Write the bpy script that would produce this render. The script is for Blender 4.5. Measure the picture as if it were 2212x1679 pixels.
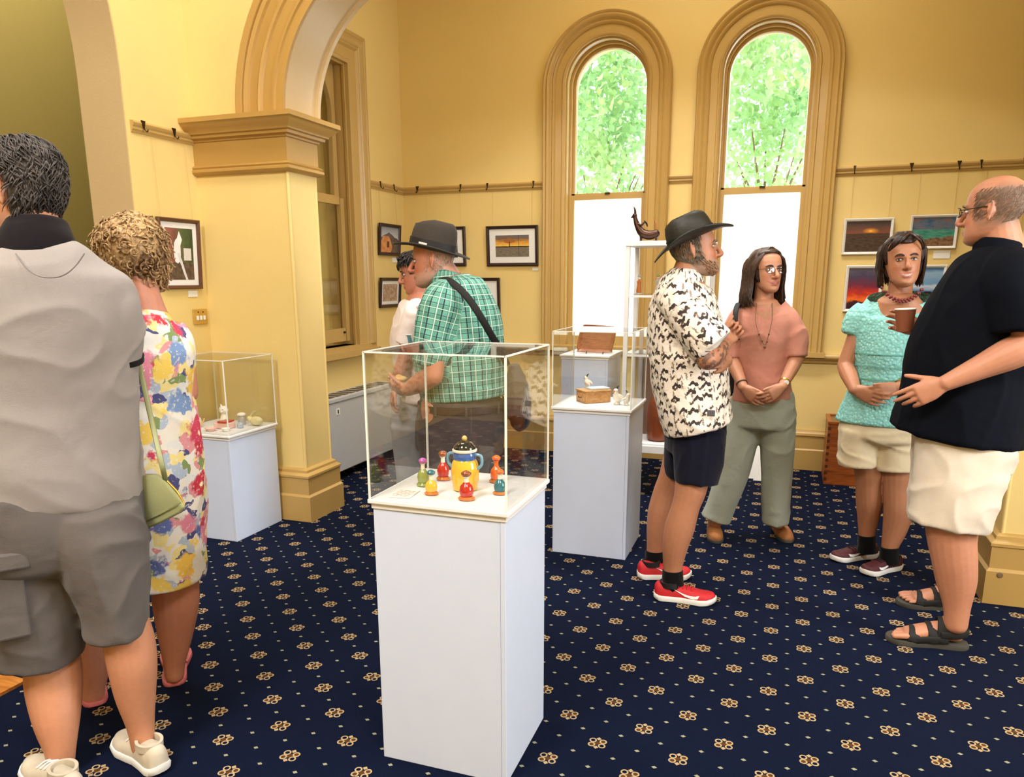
import bpy, bmesh, math, random
import numpy as np
from mathutils import Vector, Matrix, noise as mnoise

sc = bpy.context.scene
for _o in list(bpy.data.objects):
    bpy.data.objects.remove(_o)

# ------------------------------------------------------------------ camera
FW, FH = 2212, 1679
FOC, CXP, CYP = 1635.85, 1106.0, 960.97          # focal length and principal point in pixels
YAW, PIT, ROL = -0.340925, 0.215470, -0.002796
CAMZ = 1.45


def cam_axes():
    cy, sy, cp, sp, cr, sr = math.cos(YAW), math.sin(YAW), math.cos(PIT), math.sin(PIT), math.cos(ROL), math.sin(ROL)
    f = np.array([sy * cp, cy * cp, -sp])
    r = np.array([cy, -sy, 0.0])
    u = np.cross(r, f)
    return r * cr + u * sr, -r * sr + u * cr, f


CR, CU, CF = cam_axes()
cam = bpy.data.cameras.new('camera')
cam_o = bpy.data.objects.new('camera', cam)
sc.collection.objects.link(cam_o)
cam.sensor_fit = 'HORIZONTAL'
cam.sensor_width = 36.0
cam.lens = FOC / FW * 36.0
cam.shift_y = (CYP - FH / 2) / FW
cam.clip_start = 0.05
cam.clip_end = 200
m = Matrix(((CR[0], CU[0], -CF[0], 0), (CR[1], CU[1], -CF[1], 0), (CR[2], CU[2], -CF[2], CAMZ), (0, 0, 0, 1)))
cam_o.matrix_world = m
sc.camera = cam_o

# ------------------------------------------------------------------ view, world, lights
sc.view_settings.view_transform = 'Standard'
sc.view_settings.look = 'None'
sc.view_settings.gamma = 1
sc.view_settings.use_curve_mapping = False
sc.view_settings.exposure = -0.12
sc.cycles.max_bounces = 10
sc.cycles.transparent_max_bounces = 24
sc.cycles.caustics_reflective = False
sc.cycles.caustics_refractive = False
sc.cycles.sample_clamp_indirect = 6.0
try:
    sc.cycles.use_denoising = True
except Exception:
    pass

world = bpy.data.worlds.new('daylight')
sc.world = world
world.use_nodes = True
wn = world.node_tree
wn.nodes.clear()
wo = wn.nodes.new('ShaderNodeOutputWorld')
wb = wn.nodes.new('ShaderNodeBackground')
wb.inputs['Color'].default_value = (0.86, 0.94, 1.0, 1)
wb.inputs['Strength'].default_value = 8.0
wn.links.new(wb.outputs[0], wo.inputs[0])


def area(name, loc, size, power, col, rot=(0, 0, 0), spread=math.pi):
    l = bpy.data.lights.new(name, 'AREA')
    l.shape = 'RECTANGLE'
    l.size, l.size_y = size
    l.energy = power
    l.color = col
    l.spread = spread
    o = bpy.data.objects.new(name, l)
    sc.collection.objects.link(o)
    o.location = loc
    o.rotation_euler = rot
    return o


WARM = (1.0, 0.965, 0.925)
area('ceiling_lamp_near', (-1.75, -0.9, 4.35), (1.0, 2.0), 285, WARM)
area('ceiling_lamp_right', (1.2, -0.2, 4.35), (1.4, 1.2), 150, WARM)
area('ceiling_lamp_arch', (-2.0, 2.6, 4.35), (1.2, 0.8), 60, WARM)
area('lower_wall_fill', (-0.6, 4.45, 4.35), (2.4, 0.5), 66, WARM, spread=1.75)  # added light, its narrow spread shaped to brighten only the lower window wall
area('ceiling_lamp_window_room_centre', (-0.6, 5.0, 4.35), (1.8, 0.9), 22, WARM)
area('added_right_light', (3.16, 2.1, 2.1), (2.2, 1.4), 110, (0.93, 0.97, 1.0), (0, math.pi / 2, 0))  # unseen area light added to brighten the pier's inner side
area('green_room_fill', (-4.1, 3.4, 4.30), (0.6, 1.6), 84, WARM)  # unseen light added to brighten the olive wall

COL = sc.collection


# ------------------------------------------------------------------ pixel ray helper (real distance always given)
def W(x, y, Y):
    d = CF + CR * (x - CXP) / FOC - CU * (y - CYP) / FOC
    return np.array([0, 0, CAMZ]) + d * (Y / d[1])


def V3(*a):
    return np.array(a, float)


def unit(v):
    v = np.asarray(v, float)
    return v / (np.linalg.norm(v) + 1e-12)


# ------------------------------------------------------------------ node helper: tiny expression language
class NT:
    def __init__(s, mat):
        s.nt = mat.node_tree

    def new(s, t):
        return s.nt.nodes.new(t)

    def link(s, a, b):
        s.nt.links.new(a, b)


class E:
    """a scalar socket with arithmetic"""

    def __init__(s, t, sock):
        s.t, s.s = t, sock

    def op(s, o, b=None, c=None):
        n = s.t.new('ShaderNodeMath')
        n.operation = o
        for i, x in enumerate((s, b, c)):
            if x is None:
                continue
            if isinstance(x, E):
                s.t.link(x.s, n.inputs[i])
            else:
                n.inputs[i].default_value = x
        return E(s.t, n.outputs[0])

    def __add__(s, o): return s.op('ADD', o)
    def __sub__(s, o): return s.op('SUBTRACT', o)
    def __mul__(s, o): return s.op('MULTIPLY', o)
    def __truediv__(s, o): return s.op('DIVIDE', o)
    def __neg__(s): return s.op('MULTIPLY', -1.0)
    def abs(s): return s.op('ABSOLUTE')
    def sqrt(s): return s.op('SQRT')
    def sin(s): return s.op('SINE')
    def fract(s): return s.op('FRACT')
    def floor(s): return s.op('FLOOR')
    def lt(s, o): return s.op('LESS_THAN', o)
    def gt(s, o): return s.op('GREATER_THAN', o)
    def max(s, o): return s.op('MAXIMUM', o)
    def min(s, o): return s.op('MINIMUM', o)
    def mod(s, o): return s.op('FLOORED_MODULO', o)
    def band(s, a, b):
        return s.gt(a) * s.lt(b)

    def ramp(s, a, b):
        n = s.t.new('ShaderNodeMapRange')
        n.inputs[1].default_value = a
        n.inputs[2].default_value = b
        s.t.link(s.s, n.inputs[0])
        return E(s.t, n.outputs[0])


class C:
    """a colour socket"""

    def __init__(s, t, sock):
        s.t, s.s = t, sock


def srgb(r, g, b):
    def f(c):
        c /= 255.0
        return c / 12.92 if c <= 0.04045 else ((c + 0.055) / 1.055) ** 2.4
    return (f(r), f(g), f(b), 1.0)


def mat_new(name):
    ma = bpy.data.materials.new(name)
    ma.use_nodes = True
    return ma, NT(ma), ma.node_tree.nodes['Principled BSDF']


def mix(t, fac, a, b):
    n = t.new('ShaderNodeMix')
    n.data_type = 'RGBA'
    for v, i in ((fac, 0), (a, 6), (b, 7)):
        if isinstance(v, (E, C)):
            t.link(v.s, n.inputs[i])
        elif i == 0:
            n.inputs[0].default_value = v
        else:
            n.inputs[i].default_value = v
    return C(t, n.outputs[2])


def coords(t, kind='Object'):
    n = t.new('ShaderNodeTexCoord')
    s = t.new('ShaderNodeSeparateXYZ')
    t.link(n.outputs[kind], s.inputs[0])
    return E(t, s.outputs[0]), E(t, s.outputs[1]), E(t, s.outputs[2])


def attr_xy(t, name):
    n = t.new('ShaderNodeAttribute')
    n.attribute_name = name
    s = t.new('ShaderNodeSeparateXYZ')
    t.link(n.outputs['Vector'], s.inputs[0])
    return E(t, s.outputs[0]), E(t, s.outputs[1]), E(t, s.outputs[2])


def vec(t, x, y, z=0.0):
    n = t.new('ShaderNodeCombineXYZ')
    for i, v in enumerate((x, y, z)):
        if isinstance(v, E):
            t.link(v.s, n.inputs[i])
        else:
            n.inputs[i].default_value = v
    return n.outputs[0]


def noise(t, scale, detail=2.0, rough=0.5, vector=None, out='Fac', dist=0.0):
    n = t.new('ShaderNodeTexNoise')
    n.inputs['Scale'].default_value = scale
    n.inputs['Detail'].default_value = detail
    n.inputs['Roughness'].default_value = rough
    n.inputs['Distortion'].default_value = dist
    if vector is None:
        c = t.new('ShaderNodeTexCoord')
        vector = c.outputs['Object']
    t.link(vector, n.inputs['Vector'])
    return E(t, n.outputs[0]) if out == 'Fac' else C(t, n.outputs[1])


def voronoi(t, scale, vector=None, feature='F1', rnd=1.0):
    n = t.new('ShaderNodeTexVoronoi')
    n.feature = feature
    n.inputs['Scale'].default_value = scale
    n.inputs['Randomness'].default_value = rnd
    if vector is None:
        c = t.new('ShaderNodeTexCoord')
        vector = c.outputs['Object']
    t.link(vector, n.inputs['Vector'])
    return n


def ramp(t, fac, stops, interp='LINEAR'):
    n = t.new('ShaderNodeValToRGB')
    n.color_ramp.interpolation = interp
    el = n.color_ramp.elements
    while len(el) < len(stops):
        el.new(0.5)
    for e, (p, c) in zip(el, stops):
        e.position = p
        e.color = c
    t.link(fac.s, n.inputs[0])
    return C(t, n.outputs[0])


def bump(t, bsdf, height, strength=0.3, dist=0.01):
    n = t.new('ShaderNodeBump')
    n.inputs['Strength'].default_value = strength
    n.inputs['Distance'].default_value = dist
    t.link(height.s, n.inputs['Height'])
    t.link(n.outputs[0], bsdf.inputs['Normal'])


def setc(t, bsdf, c):
    if isinstance(c, C):
        t.link(c.s, bsdf.inputs['Base Color'])
    else:
        bsdf.inputs['Base Color'].default_value = c


def plain(name, col, rough=0.6, metal=0.0, var=0.08, scale=14.0, bmp=0.0, bscale=200.0, spec=0.5, coat=0.0):
    """one-colour paint / plastic / cloth with slight procedural variation and relief"""
    ma, t, b = mat_new(name)
    f = noise(t, scale, 4)
    dark = tuple(c * (1 - var * 1.6) for c in col[:3]) + (1,)
    lite = tuple(min(1, c * (1 + var)) for c in col[:3]) + (1,)
    setc(t, b, mix(t, f, dark, lite))
    b.inputs['Roughness'].default_value = rough
    b.inputs['Metallic'].default_value = metal
    b.inputs['Specular IOR Level'].default_value = spec
    b.inputs['Coat Weight'].default_value = coat
    if bmp:
        bump(t, b, noise(t, bscale, 2), bmp, 0.004)
    return ma


M = {}
# ------------------------------------------------------------------ mesh builder


class MB:
    def __init__(s):
        s.v, s.f, s.n = [], [], 0

    def add(s, v, f):
        v = np.asarray(v, float).reshape(-1, 3)
        n = s.n
        s.v.append(v)
        s.f.extend([tuple(i + n for i in q) for q in f])
        s.n += len(v)
        return s

    def box(s, x0, x1, y0, y1, z0, z1):
        v = [(x, y, z) for z in (z0, z1) for y in (y0, y1) for x in (x0, x1)]
        return s.add(v, [(0, 2, 3, 1), (4, 5, 7, 6), (0, 1, 5, 4), (2, 6, 7, 3), (0, 4, 6, 2), (1, 3, 7, 5)])

    def obox(s, c, ax, ay, az):
        """box from centre and three half-axis vectors"""
        c, ax, ay, az = map(np.asarray, (c, ax, ay, az))
        v = [c + sx * ax + sy * ay + sz * az for sz in (-1, 1) for sy in (-1, 1) for sx in (-1, 1)]
        return s.add(v, [(0, 2, 3, 1), (4, 5, 7, 6), (0, 1, 5, 4), (2, 6, 7, 3), (0, 4, 6, 2), (1, 3, 7, 5)])

    def prism(s, poly, a, b, axis=1):
        """extrude a 2-D polygon between a and b on an axis (0 x, 1 y, 2 z)"""
        n = len(poly)
        vs = []
        for h in (a, b):
            for p in poly:
                q = list(p)
                q.insert(axis, h)
                vs.append(q)
        fs = [tuple(range(n)), tuple(range(2 * n - 1, n - 1, -1))]
        fs += [(i, i + n, (i + 1) % n + n, (i + 1) % n) for i in range(n)]
        return s.add(vs, fs)

    def rings(s, R, close=True, cap0=True, cap1=True):
        """R: list of rings, each the same number of points"""
        R = [np.asarray(r, float) for r in R]
        n = len(R[0])
        base = s.n
        s.v.append(np.concatenate(R))
        s.n += n * len(R)
        for i in range(len(R) - 1):
            a, b = base + i * n, base + (i + 1) * n
            for j in range(n if close else n - 1):
                k = (j + 1) % n
                s.f.append((a + j, a + k, b + k, b + j))
        if cap0:
            s.f.append(tuple(base + j for j in range(n - 1, -1, -1)))
        if cap1:
            a = base + (len(R) - 1) * n
            s.f.append(tuple(a + j for j in range(n)))
        return s

    def lathe(s, c, prof, n=24, sx=1.0, sy=1.0, axis=None):
        """prof: (radius, height) list about a vertical axis at c (or along axis vector)"""
        c = np.asarray(c, float)
        th = np.linspace(0, 2 * np.pi, n, endpoint=False)
        if axis is None:
            A, B, Z = V3(1, 0, 0), V3(0, 1, 0), V3(0, 0, 1)
        else:
            Z = unit(axis)
            A = unit(np.cross(Z, V3(0.3, 0.9, 0.2)))
            B = np.cross(Z, A)
        R = [c + np.outer(np.cos(th) * r * sx, A) + np.outer(np.sin(th) * r * sy, B) + Z * h for r, h in prof]
        return s.rings(R)

    def ell(s, c, rx, ry, rz, n=14, m=9, frame=None):
        """ellipsoid; frame = 3 axis vectors"""
        c = np.asarray(c, float)
        A, B, Z = frame if frame is not None else (V3(1, 0, 0), V3(0, 1, 0), V3(0, 0, 1))
        th = np.linspace(0, 2 * np.pi, n, endpoint=False)
        R = []
        for k in range(m + 1):
            ph = -np.pi / 2 + np.pi * (k + 0.02) / (m + 0.04)
            R.append(c + np.outer(np.cos(th) * math.cos(ph) * rx, A) + np.outer(np.sin(th) * math.cos(ph) * ry, B) + np.asarray(Z) * (math.sin(ph) * rz))
        return s.rings(R)

    def tube(s, pts, rad, side=None, n=14, sub=4, cap=0.9, pw=1.0):
        P, R = spline(pts, rad, sub)
        T = np.gradient(P, axis=0)
        T /= np.linalg.norm(T, axis=1)[:, None] + 1e-12
        th = np.linspace(0, 2 * np.pi, n, endpoint=False)
        ct, st = np.cos(th), np.sin(th)
        if pw != 1.0:
            ct, st = np.sign(ct) * np.abs(ct) ** pw, np.sign(st) * np.abs(st) ** pw
        rings = []
        sv = np.asarray(side, float) if side is not None else np.cross(T[0], V3(0.13, 0.27, 0.95) if abs(T[0][2]) < 0.9 else V3(1, 0.1, 0))
        fr = []
        for i in range(len(P)):
            if side is None and i > 0:
                sv = fr[-1][0]
            a = unit(sv - T[i] * (sv @ T[i]))
            fr.append((a, np.cross(T[i], a)))
        K = 4
        if cap:
            for k in range(K):
                q = (k + 0.15) / K
                sc_ = math.sin(q * math.pi / 2)
                off = -T[0] * R[0].min() * cap * math.cos(q * math.pi / 2)
                rings.append(P[0] + off + np.outer(ct * R[0][0] * sc_, fr[0][0]) + np.outer(st * R[0][1] * sc_, fr[0][1]))
        for i in range(len(P)):
            rings.append(P[i] + np.outer(ct * R[i][0], fr[i][0]) + np.outer(st * R[i][1], fr[i][1]))
        if cap:
            for k in range(K - 1, -1, -1):
                q = (k + 0.15) / K
                sc_ = math.sin(q * math.pi / 2)
                off = T[-1] * R[-1].min() * cap * math.cos(q * math.pi / 2)
                rings.append(P[-1] + off + np.outer(ct * R[-1][0] * sc_, fr[-1][0]) + np.outer(st * R[-1][1] * sc_, fr[-1][1]))
        return s.rings(rings)

    def arrays(s):
        return np.concatenate(s.v), s.f

    def build(s, name, mat, parent=None, smooth=False, **kw):
        v, f = s.arrays()
        return mesh_obj(name, v, f, mat, parent, smooth, **kw)


def spline(pts, rad, sub):
    P = np.asarray(pts, float)
    R = np.asarray([(r, r) if np.isscalar(r) else r for r in rad], float)
    if sub <= 1 or len(P) < 3:
        if len(P) == 2 and sub > 1:
            q = np.linspace(0, 1, sub + 1)[:, None]
            return P[0] * (1 - q) + P[1] * q, R[0] * (1 - q) + R[1] * q
        return P, R
    D = np.concatenate([P, R], 1)
    D = np.concatenate([[2 * D[0] - D[1]], D, [2 * D[-1] - D[-2]]])
    out = []
    for i in range(1, len(D) - 2):
        for k in range(sub):
            q = k / sub
            a, b, c, d = D[i - 1], D[i], D[i + 1], D[i + 2]
            out.append(0.5 * (2 * b + (c - a) * q + (2 * a - 5 * b + 4 * c - d) * q * q + (3 * b - a - 3 * c + d) * q ** 3))
    out.append(D[-2])
    out = np.array(out)
    return out[:, :3], np.maximum(out[:, 3:], 1e-4)


def root_loc(o):
    p = Vector((0, 0, 0))
    while o is not None:
        p += o.location
        o = o.parent
    return p


def mesh_obj(name, v, f, mat, parent=None, smooth=False, attrs=None, loc=None):
    v = np.asarray(v, float)
    me = bpy.data.meshes.new(name)
    if parent is not None:
        off = np.array(root_loc(parent))
    elif loc is not None:
        off = np.asarray(loc, float)
    else:
        off = np.zeros(3)
    v = v - off
    if isinstance(f, np.ndarray):
        f = f.tolist()
    me.from_pydata(v.tolist(), [], f)
    if not (attrs and '_nofix' in attrs):
        bm = bmesh.new()
        bm.from_mesh(me)
        bmesh.ops.recalc_face_normals(bm, faces=bm.faces)
        bm.to_mesh(me)
        bm.free()
    if attrs:
        for k, a in attrs.items():
            if k.startswith('_'):
                continue
            if a.shape[1] == 4:
                at = me.attributes.new(k, 'FLOAT_COLOR', 'POINT')
                at.data.foreach_set('color', a.astype(np.float32).ravel())
            else:
                at = me.attributes.new(k, 'FLOAT_VECTOR', 'POINT')
                at.data.foreach_set('vector', a.astype(np.float32).ravel())
    if smooth:
        me.polygons.foreach_set('use_smooth', [True] * len(me.polygons))
        if smooth != 'all':
            try:
                me.set_sharp_from_angle(angle=math.radians(42))
            except Exception:
                pass
    me.materials.append(M[mat] if isinstance(mat, str) else mat)
    o = bpy.data.objects.new(name, me)
    COL.objects.link(o)
    if parent is not None:
        o.parent = parent
    elif loc is not None:
        o.location = loc
    return o


def thing(name, label, cat, loc, group=None):
    o = bpy.data.objects.new(name, None)
    COL.objects.link(o)
    o.location = loc
    o.empty_display_size = 0.1
    o['label'] = label
    o['category'] = cat
    if group:
        o['group'] = group
    return o


def tag(o, label, cat, group=None):
    o['label'] = label
    o['category'] = cat
    if group:
        o['group'] = group
    return o


def struct(o, label=None):
    o['kind'] = 'structure'
    if label:
        o['label'] = label
    return o


def bevel(o, w=0.004, seg=2):
    b = o.modifiers.new('bevel', 'BEVEL')
    b.width = w
    b.segments = seg
    b.limit_method = 'ANGLE'
    b.angle_limit = math.radians(40)
    return o


def sweep(path, outs, projs, prof):
    """sweep a profile of (outward, projection) pairs along a path with given per-point axes"""
    mb = MB()
    R = []
    for p, o, q in zip(path, outs, projs):
        p, o, q = np.asarray(p, float), np.asarray(o, float), np.asarray(q, float)
        R.append([p + o * a + q * b for a, b in prof])
    mb.rings(R)
    return mb

# ------------------------------------------------------------------ materials of the room
def wall_mat(name, col, rough=0.55, bs=0.12):
    ma, t, b = mat_new(name)
    f = noise(t, 3.0, 5, 0.6)
    g = noise(t, 60.0, 3)
    d = tuple(c * 0.93 for c in col[:3]) + (1,)
    l = tuple(c * 1.04 for c in col[:3]) + (1,)
    setc(t, b, mix(t, f * 0.7 + g * 0.3, d, l))
    b.inputs['Roughness'].default_value = rough
    bump(t, b, noise(t, 120.0, 3), bs, 0.003)
    return ma


M['wall'] = wall_mat('wall_paint_cream_yellow', (0.80, 0.605, 0.235, 1), 0.5)
M['trim'] = wall_mat('gloss_trim_paint_tan', (0.53, 0.345, 0.115, 1), 0.30, 0.08)
M['archtrim'] = wall_mat('gloss_trim_paint_ochre', (0.47, 0.275, 0.072, 1), 0.32, 0.08)
M['skirt'] = wall_mat('skirting_paint_tan', (0.51, 0.325, 0.10, 1), 0.38, 0.08)
M['soffit'] = wall_mat('arch_soffit_gloss_paint', (0.58, 0.42, 0.22, 1), 0.22, 0.15)
M['green'] = wall_mat('wall_paint_olive_green', (0.235, 0.19, 0.058, 1), 0.5)
M['ceiling'] = wall_mat('ceiling_paint', (0.78, 0.70, 0.52, 1), 0.7)
M['hook'] = plain('dark_brass_hook', srgb(60, 45, 25), 0.4, 0.7)
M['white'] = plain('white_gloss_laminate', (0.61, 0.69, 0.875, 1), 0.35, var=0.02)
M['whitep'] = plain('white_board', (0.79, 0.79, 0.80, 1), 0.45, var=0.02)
M['card'] = plain('white_card', (0.86, 0.85, 0.82, 1), 0.7, var=0.02)
M['timber'] = None


def wood(name, c1, c2, scale=6.0, rough=0.4, axis=2, stretch=12.0):
    ma, t, b = mat_new(name)
    x, y, z = coords(t)
    v = [x, y, z]
    v = [q * (1.0 if i == axis else stretch) for i, q in enumerate(v)]
    f = noise(t, scale, 6, 0.6, vector=vec(t, *v), dist=1.2)
    setc(t, b, ramp(t, f, [(0.3, c1), (0.7, c2)]))
    b.inputs['Roughness'].default_value = rough
    bump(t, b, f, 0.1, 0.003)
    return ma


M['timber'] = wood('polished_orange_timber', srgb(150, 85, 30), srgb(205, 135, 60), 4, 0.3, 0, 10)


def carpet():
    ma, t, b = mat_new('navy_patterned_carpet')
    x, y, z = coords(t)
    s = 0.179654
    q = 1 / (math.sqrt(2) * s) * 2
    X, Y = x + 0.4677, y - 2.6350
    A = (X + Y) * q
    B = (Y - X) * q
    rA, rB = (A + 0.5).floor(), (B + 0.5).floor()
    dA, dB = (A - rA) * (s / 2), (B - rB) * (s / 2)
    i2 = math.sqrt(0.5)
    lx, ly = (dA - dB) * i2, (dA + dB) * i2
    motif = rA.mod(2.0).abs().lt(0.5) * rB.mod(2.0).abs().lt(0.5)
    ax, ay = lx.abs(), ly.abs()
    # four curled loops
    cx, cy = ax - 0.0165, ay - 0.0115
    rad = (cx * cx + cy * cy).sqrt()
    ring = (rad - 0.0095).abs().lt(0.0024) * (ax - 0.0255 + ay * 0.1).lt(0.006)
    dia = ((ax * 1.0) + (ay - 0.0235).abs()).lt(0.0085)
    core = (ax * 0.7 + ay * 1.0).lt(0.011)
    fill = rad.lt(0.011) * (lx * ly).gt(0.0)
    gold = ring.max(dia)
    brown = core.max(fill)
    wob = noise(t, 900.0, 1)
    dot = (ax * 0.75 + ay).lt(0.0068) * (motif * -1.0 + 1.0)
    pile = noise(t, 420.0, 3, 0.7)
    big = noise(t, 2.2, 3)
    base = mix(t, pile * 0.75 + big * 0.25, (0.0010, 0.0026, 0.0105, 1), (0.0034, 0.0078, 0.0290, 1))
    c = mix(t, brown * motif, base, srgb(84, 54, 26))
    c = mix(t, gold * motif, c, mix(t, wob, srgb(140, 116, 80), srgb(198, 176, 138)))
    c = mix(t, dot, c, srgb(146, 146, 122))
    setc(t, b, c)
    b.inputs['Roughness'].default_value = 0.9
    b.inputs['Specular IOR Level'].default_value = 0.05
    b.inputs['Sheen Weight'].default_value = 0.03
    b.inputs['Sheen Roughness'].default_value = 0.4
    b.inputs['Sheen Tint'].default_value = (0.55, 0.65, 1, 1)
    bump(t, b, pile, 0.5, 0.004)
    return ma


M['carpet'] = carpet()


def clear_pane(name, tint=(1, 1, 1, 1), ior=1.45, rough=0.0):
    ma = bpy.data.materials.new(name)
    ma.use_nodes = True
    t = NT(ma)
    t.nt.nodes.clear()
    o = t.new('ShaderNodeOutputMaterial')
    tr = t.new('ShaderNodeBsdfTransparent')
    tr.inputs[0].default_value = tint
    gl = t.new('ShaderNodeBsdfGlossy')
    gl.inputs['Roughness'].default_value = rough
    fr = t.new('ShaderNodeFresnel')
    ge = t.new('ShaderNodeNewGeometry')
    bf = E(t, ge.outputs['Backfacing'])
    i = bf * (1 / ior - ior) + ior
    t.link(i.s, fr.inputs['IOR'])
    mx = t.new('ShaderNodeMixShader')
    t.link(fr.outputs[0], mx.inputs[0])
    t.link(tr.outputs[0], mx.inputs[1])
    t.link(gl.outputs[0], mx.inputs[2])
    t.link(mx.outputs[0], o.inputs[0])
    return ma


M['glass'] = clear_pane('clear_window_glass')
M['acrylic'] = clear_pane('clear_acrylic_pane', (0.975, 0.98, 0.975, 1), 1.49)


def frosted():
    ma = bpy.data.materials.new('frosted_white_window_film')
    ma.use_nodes = True
    t = NT(ma)
    t.nt.nodes.clear()
    o = t.new('ShaderNodeOutputMaterial')
    tr = t.new('ShaderNodeBsdfTranslucent')
    tr.inputs[0].default_value = (0.97, 0.98, 0.98, 1)
    di = t.new('ShaderNodeBsdfDiffuse')
    di.inputs[0].default_value = (0.9, 0.9, 0.9, 1)
    mx = t.new('ShaderNodeMixShader')
    mx.inputs[0].default_value = 0.12
    t.link(tr.outputs[0], mx.inputs[1])
    t.link(di.outputs[0], mx.inputs[2])
    t.link(mx.outputs[0], o.inputs[0])
    return ma


M['frost'] = frosted()

# ------------------------------------------------------------------ room shell
XN, XL, XR = -3.31, -3.17, 3.2        # near-room left wall, window-room left wall, right walls
YW, YA0, YA1 = 6.143, 3.80, 4.08      # window wall, arch wall front / back
YB, ZC = -3.6, 4.5
WT = 0.36
mb = MB().box(-6.0, XR, YB - 0.2, YW + 0.05, -0.1, 0.0)
struct(mb.build('floor', 'carpet'), 'navy blue carpet with gold floral motifs and small dots')
struct(MB().box(-6.0, XR, YB - 0.2, YW + WT, ZC, ZC + 0.2).build('ceiling', 'ceiling'))
struct(MB().box(-3.1, -2.54, 0.6, 1.80, 0.0, 0.012).build('floor_timber', 'timber'), 'orange polished timber boards at the carpet edge')

WINS = [(-1.397, 0.498, 0.325), (-0.2185, 0.498, 0.325)]
SPR, SILL = 2.915, 0.89


def arc(cx, cz, r, a0, a1, n):
    return [(cx + r * math.cos(math.radians(a0 + (a1 - a0) * i / n)), cz + r * math.sin(math.radians(a0 + (a1 - a0) * i / n))) for i in range(n + 1)]


mb = MB()
edges = [XL - 0.5] + sum([[c - ri, c + ri] for c, ro, ri in WINS], []) + [XR]
for i in range(0, len(edges), 2):
    mb.box(edges[i], edges[i + 1], YW, YW + WT, 0, ZC)
for c, ro, ri in WINS:
    mb.box(c - ri, c + ri, YW, YW + WT, 0, SILL)
    mb.prism(arc(c, SPR, ri, 180, 0, 24) + [(c + ri, ZC), (c - ri, ZC)], YW, YW + WT)
struct(mb.build('wall_window', 'wall'))

# left wall of the window room, with its sash window opening
LW0, LW1, LZ0, LZ1 = 4.50, 5.27, 0.95, 3.00
mb = MB()
mb.box(XL - 0.34, XL, YA1, LW0, 0, ZC).box(XL - 0.34, XL, LW1, YW, 0, ZC)
mb.box(XL - 0.34, XL, LW0, LW1, 0, LZ0).box(XL - 0.34, XL, LW0, LW1, LZ1, ZC)
struct(mb.build('wall_left', 'wall'))

# near room: left wall with the wide arch into a green room
JY, JZ, JR = 3.31, 2.50, 1.9
mb = MB()
poly = [(JY, 0), (YA0 + 0.02, 0), (YA0 + 0.02, ZC), (YB, ZC), (YB, 0), (JY - 2 * JR, 0), (JY - 2 * JR, JZ)]
poly += arc(JY - JR, JZ, JR, 180, 0, 40)[1:]
mb.prism(poly, XN - 0.29, XN, axis=0)
struct(mb.build('wall_near_left', 'wall'))
jp = [(JY, 0.0), (JY, 1.2), (JY, JZ)] + arc(JY - JR, JZ, JR, 0, 180, 40)[1:] + [(JY - 2 * JR, 0.0)]
jo = [(0, 1, 0)] * 2 + [(0, math.cos(math.radians(180 * i / 40)), math.sin(math.radians(180 * i / 40))) for i in range(41)] + [(0, -1, 0)]
struct(sweep([(XN, y, z) for y, z in jp], jo, [(-1, 0, 0)] * len(jp), [(-.008, .002), (-.008, .288), (.004, .288), (.004, .002)]).build('trim_12', 'soffit', smooth=True), 'tan reveal of the wide arch on the left')
struct(MB().box(-4.95, -4.75, YB, 4.35, 0, ZC).build('wall_green', 'green'))
struct(MB().box(-4.95, XL - 0.34, 4.35, 4.45, 0, ZC).build('wall_green_end', 'green'))
mb = MB().box(-6.0, XR, YB - 0.2, YB, 0, ZC)
struct(mb.build('wall_back', 'wall'))
struct(MB().box(XR, XR + 0.2, YB - 0.2, 1.4, 0, ZC).box(XR, XR + 0.2, 2.8, YW + WT, 0, ZC).box(XR, XR + 0.2, 1.4, 2.8, 0, 1.0).box(XR, XR + 0.2, 1.4, 2.8, 3.2, ZC).build('wall_right', 'wall'))  # opening cut to hold the added right-hand light
w4 = MB()
for a_, b_, c_, d_ in ((1.4, 1.46, 1.0, 3.2), (2.74, 2.8, 1.0, 3.2), (1.46, 2.74, 1.0, 1.08), (1.46, 2.74, 3.12, 3.2), (1.46, 2.74, 2.08, 2.13)):
    w4.box(XR + 0.04, XR + 0.09, a_, b_, c_, d_)
struct(w4.build('window_4', 'trim'), 'unseen tall sash window added on the right wall of the near room')  # unseen window, added as a surround for the right-hand light

# arch wall
AX0, AX1, ASP = -2.68, 0.99, 2.345
CXA = (AX0 + AX1) / 2
R1 = 0.76
c1x = AX0 + R1
ap = arc(c1x, ASP, R1, 180, 115, 16)
e = ap[-1]
ca, sa = math.cos(math.radians(115)), math.sin(math.radians(115))
R2 = (CXA - e[0]) / (-ca)
c2z = e[1] - R2 * sa
ap += arc(CXA, c2z, R2, 115, 65, 26)[1:]
left = arc(c1x, ASP, R1, 180, 115, 16)
ap += [(2 * CXA - x, z) for x, z in reversed(left)][1:]
poly = [(XN - 0.3, 0), (AX0, 0)] + ap + [(AX1, 0), (XR, 0), (XR, ZC), (XN - 0.3, ZC)]
struct(MB().prism(poly, YA0, YA1).build('wall_arch', 'wall'))

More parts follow.
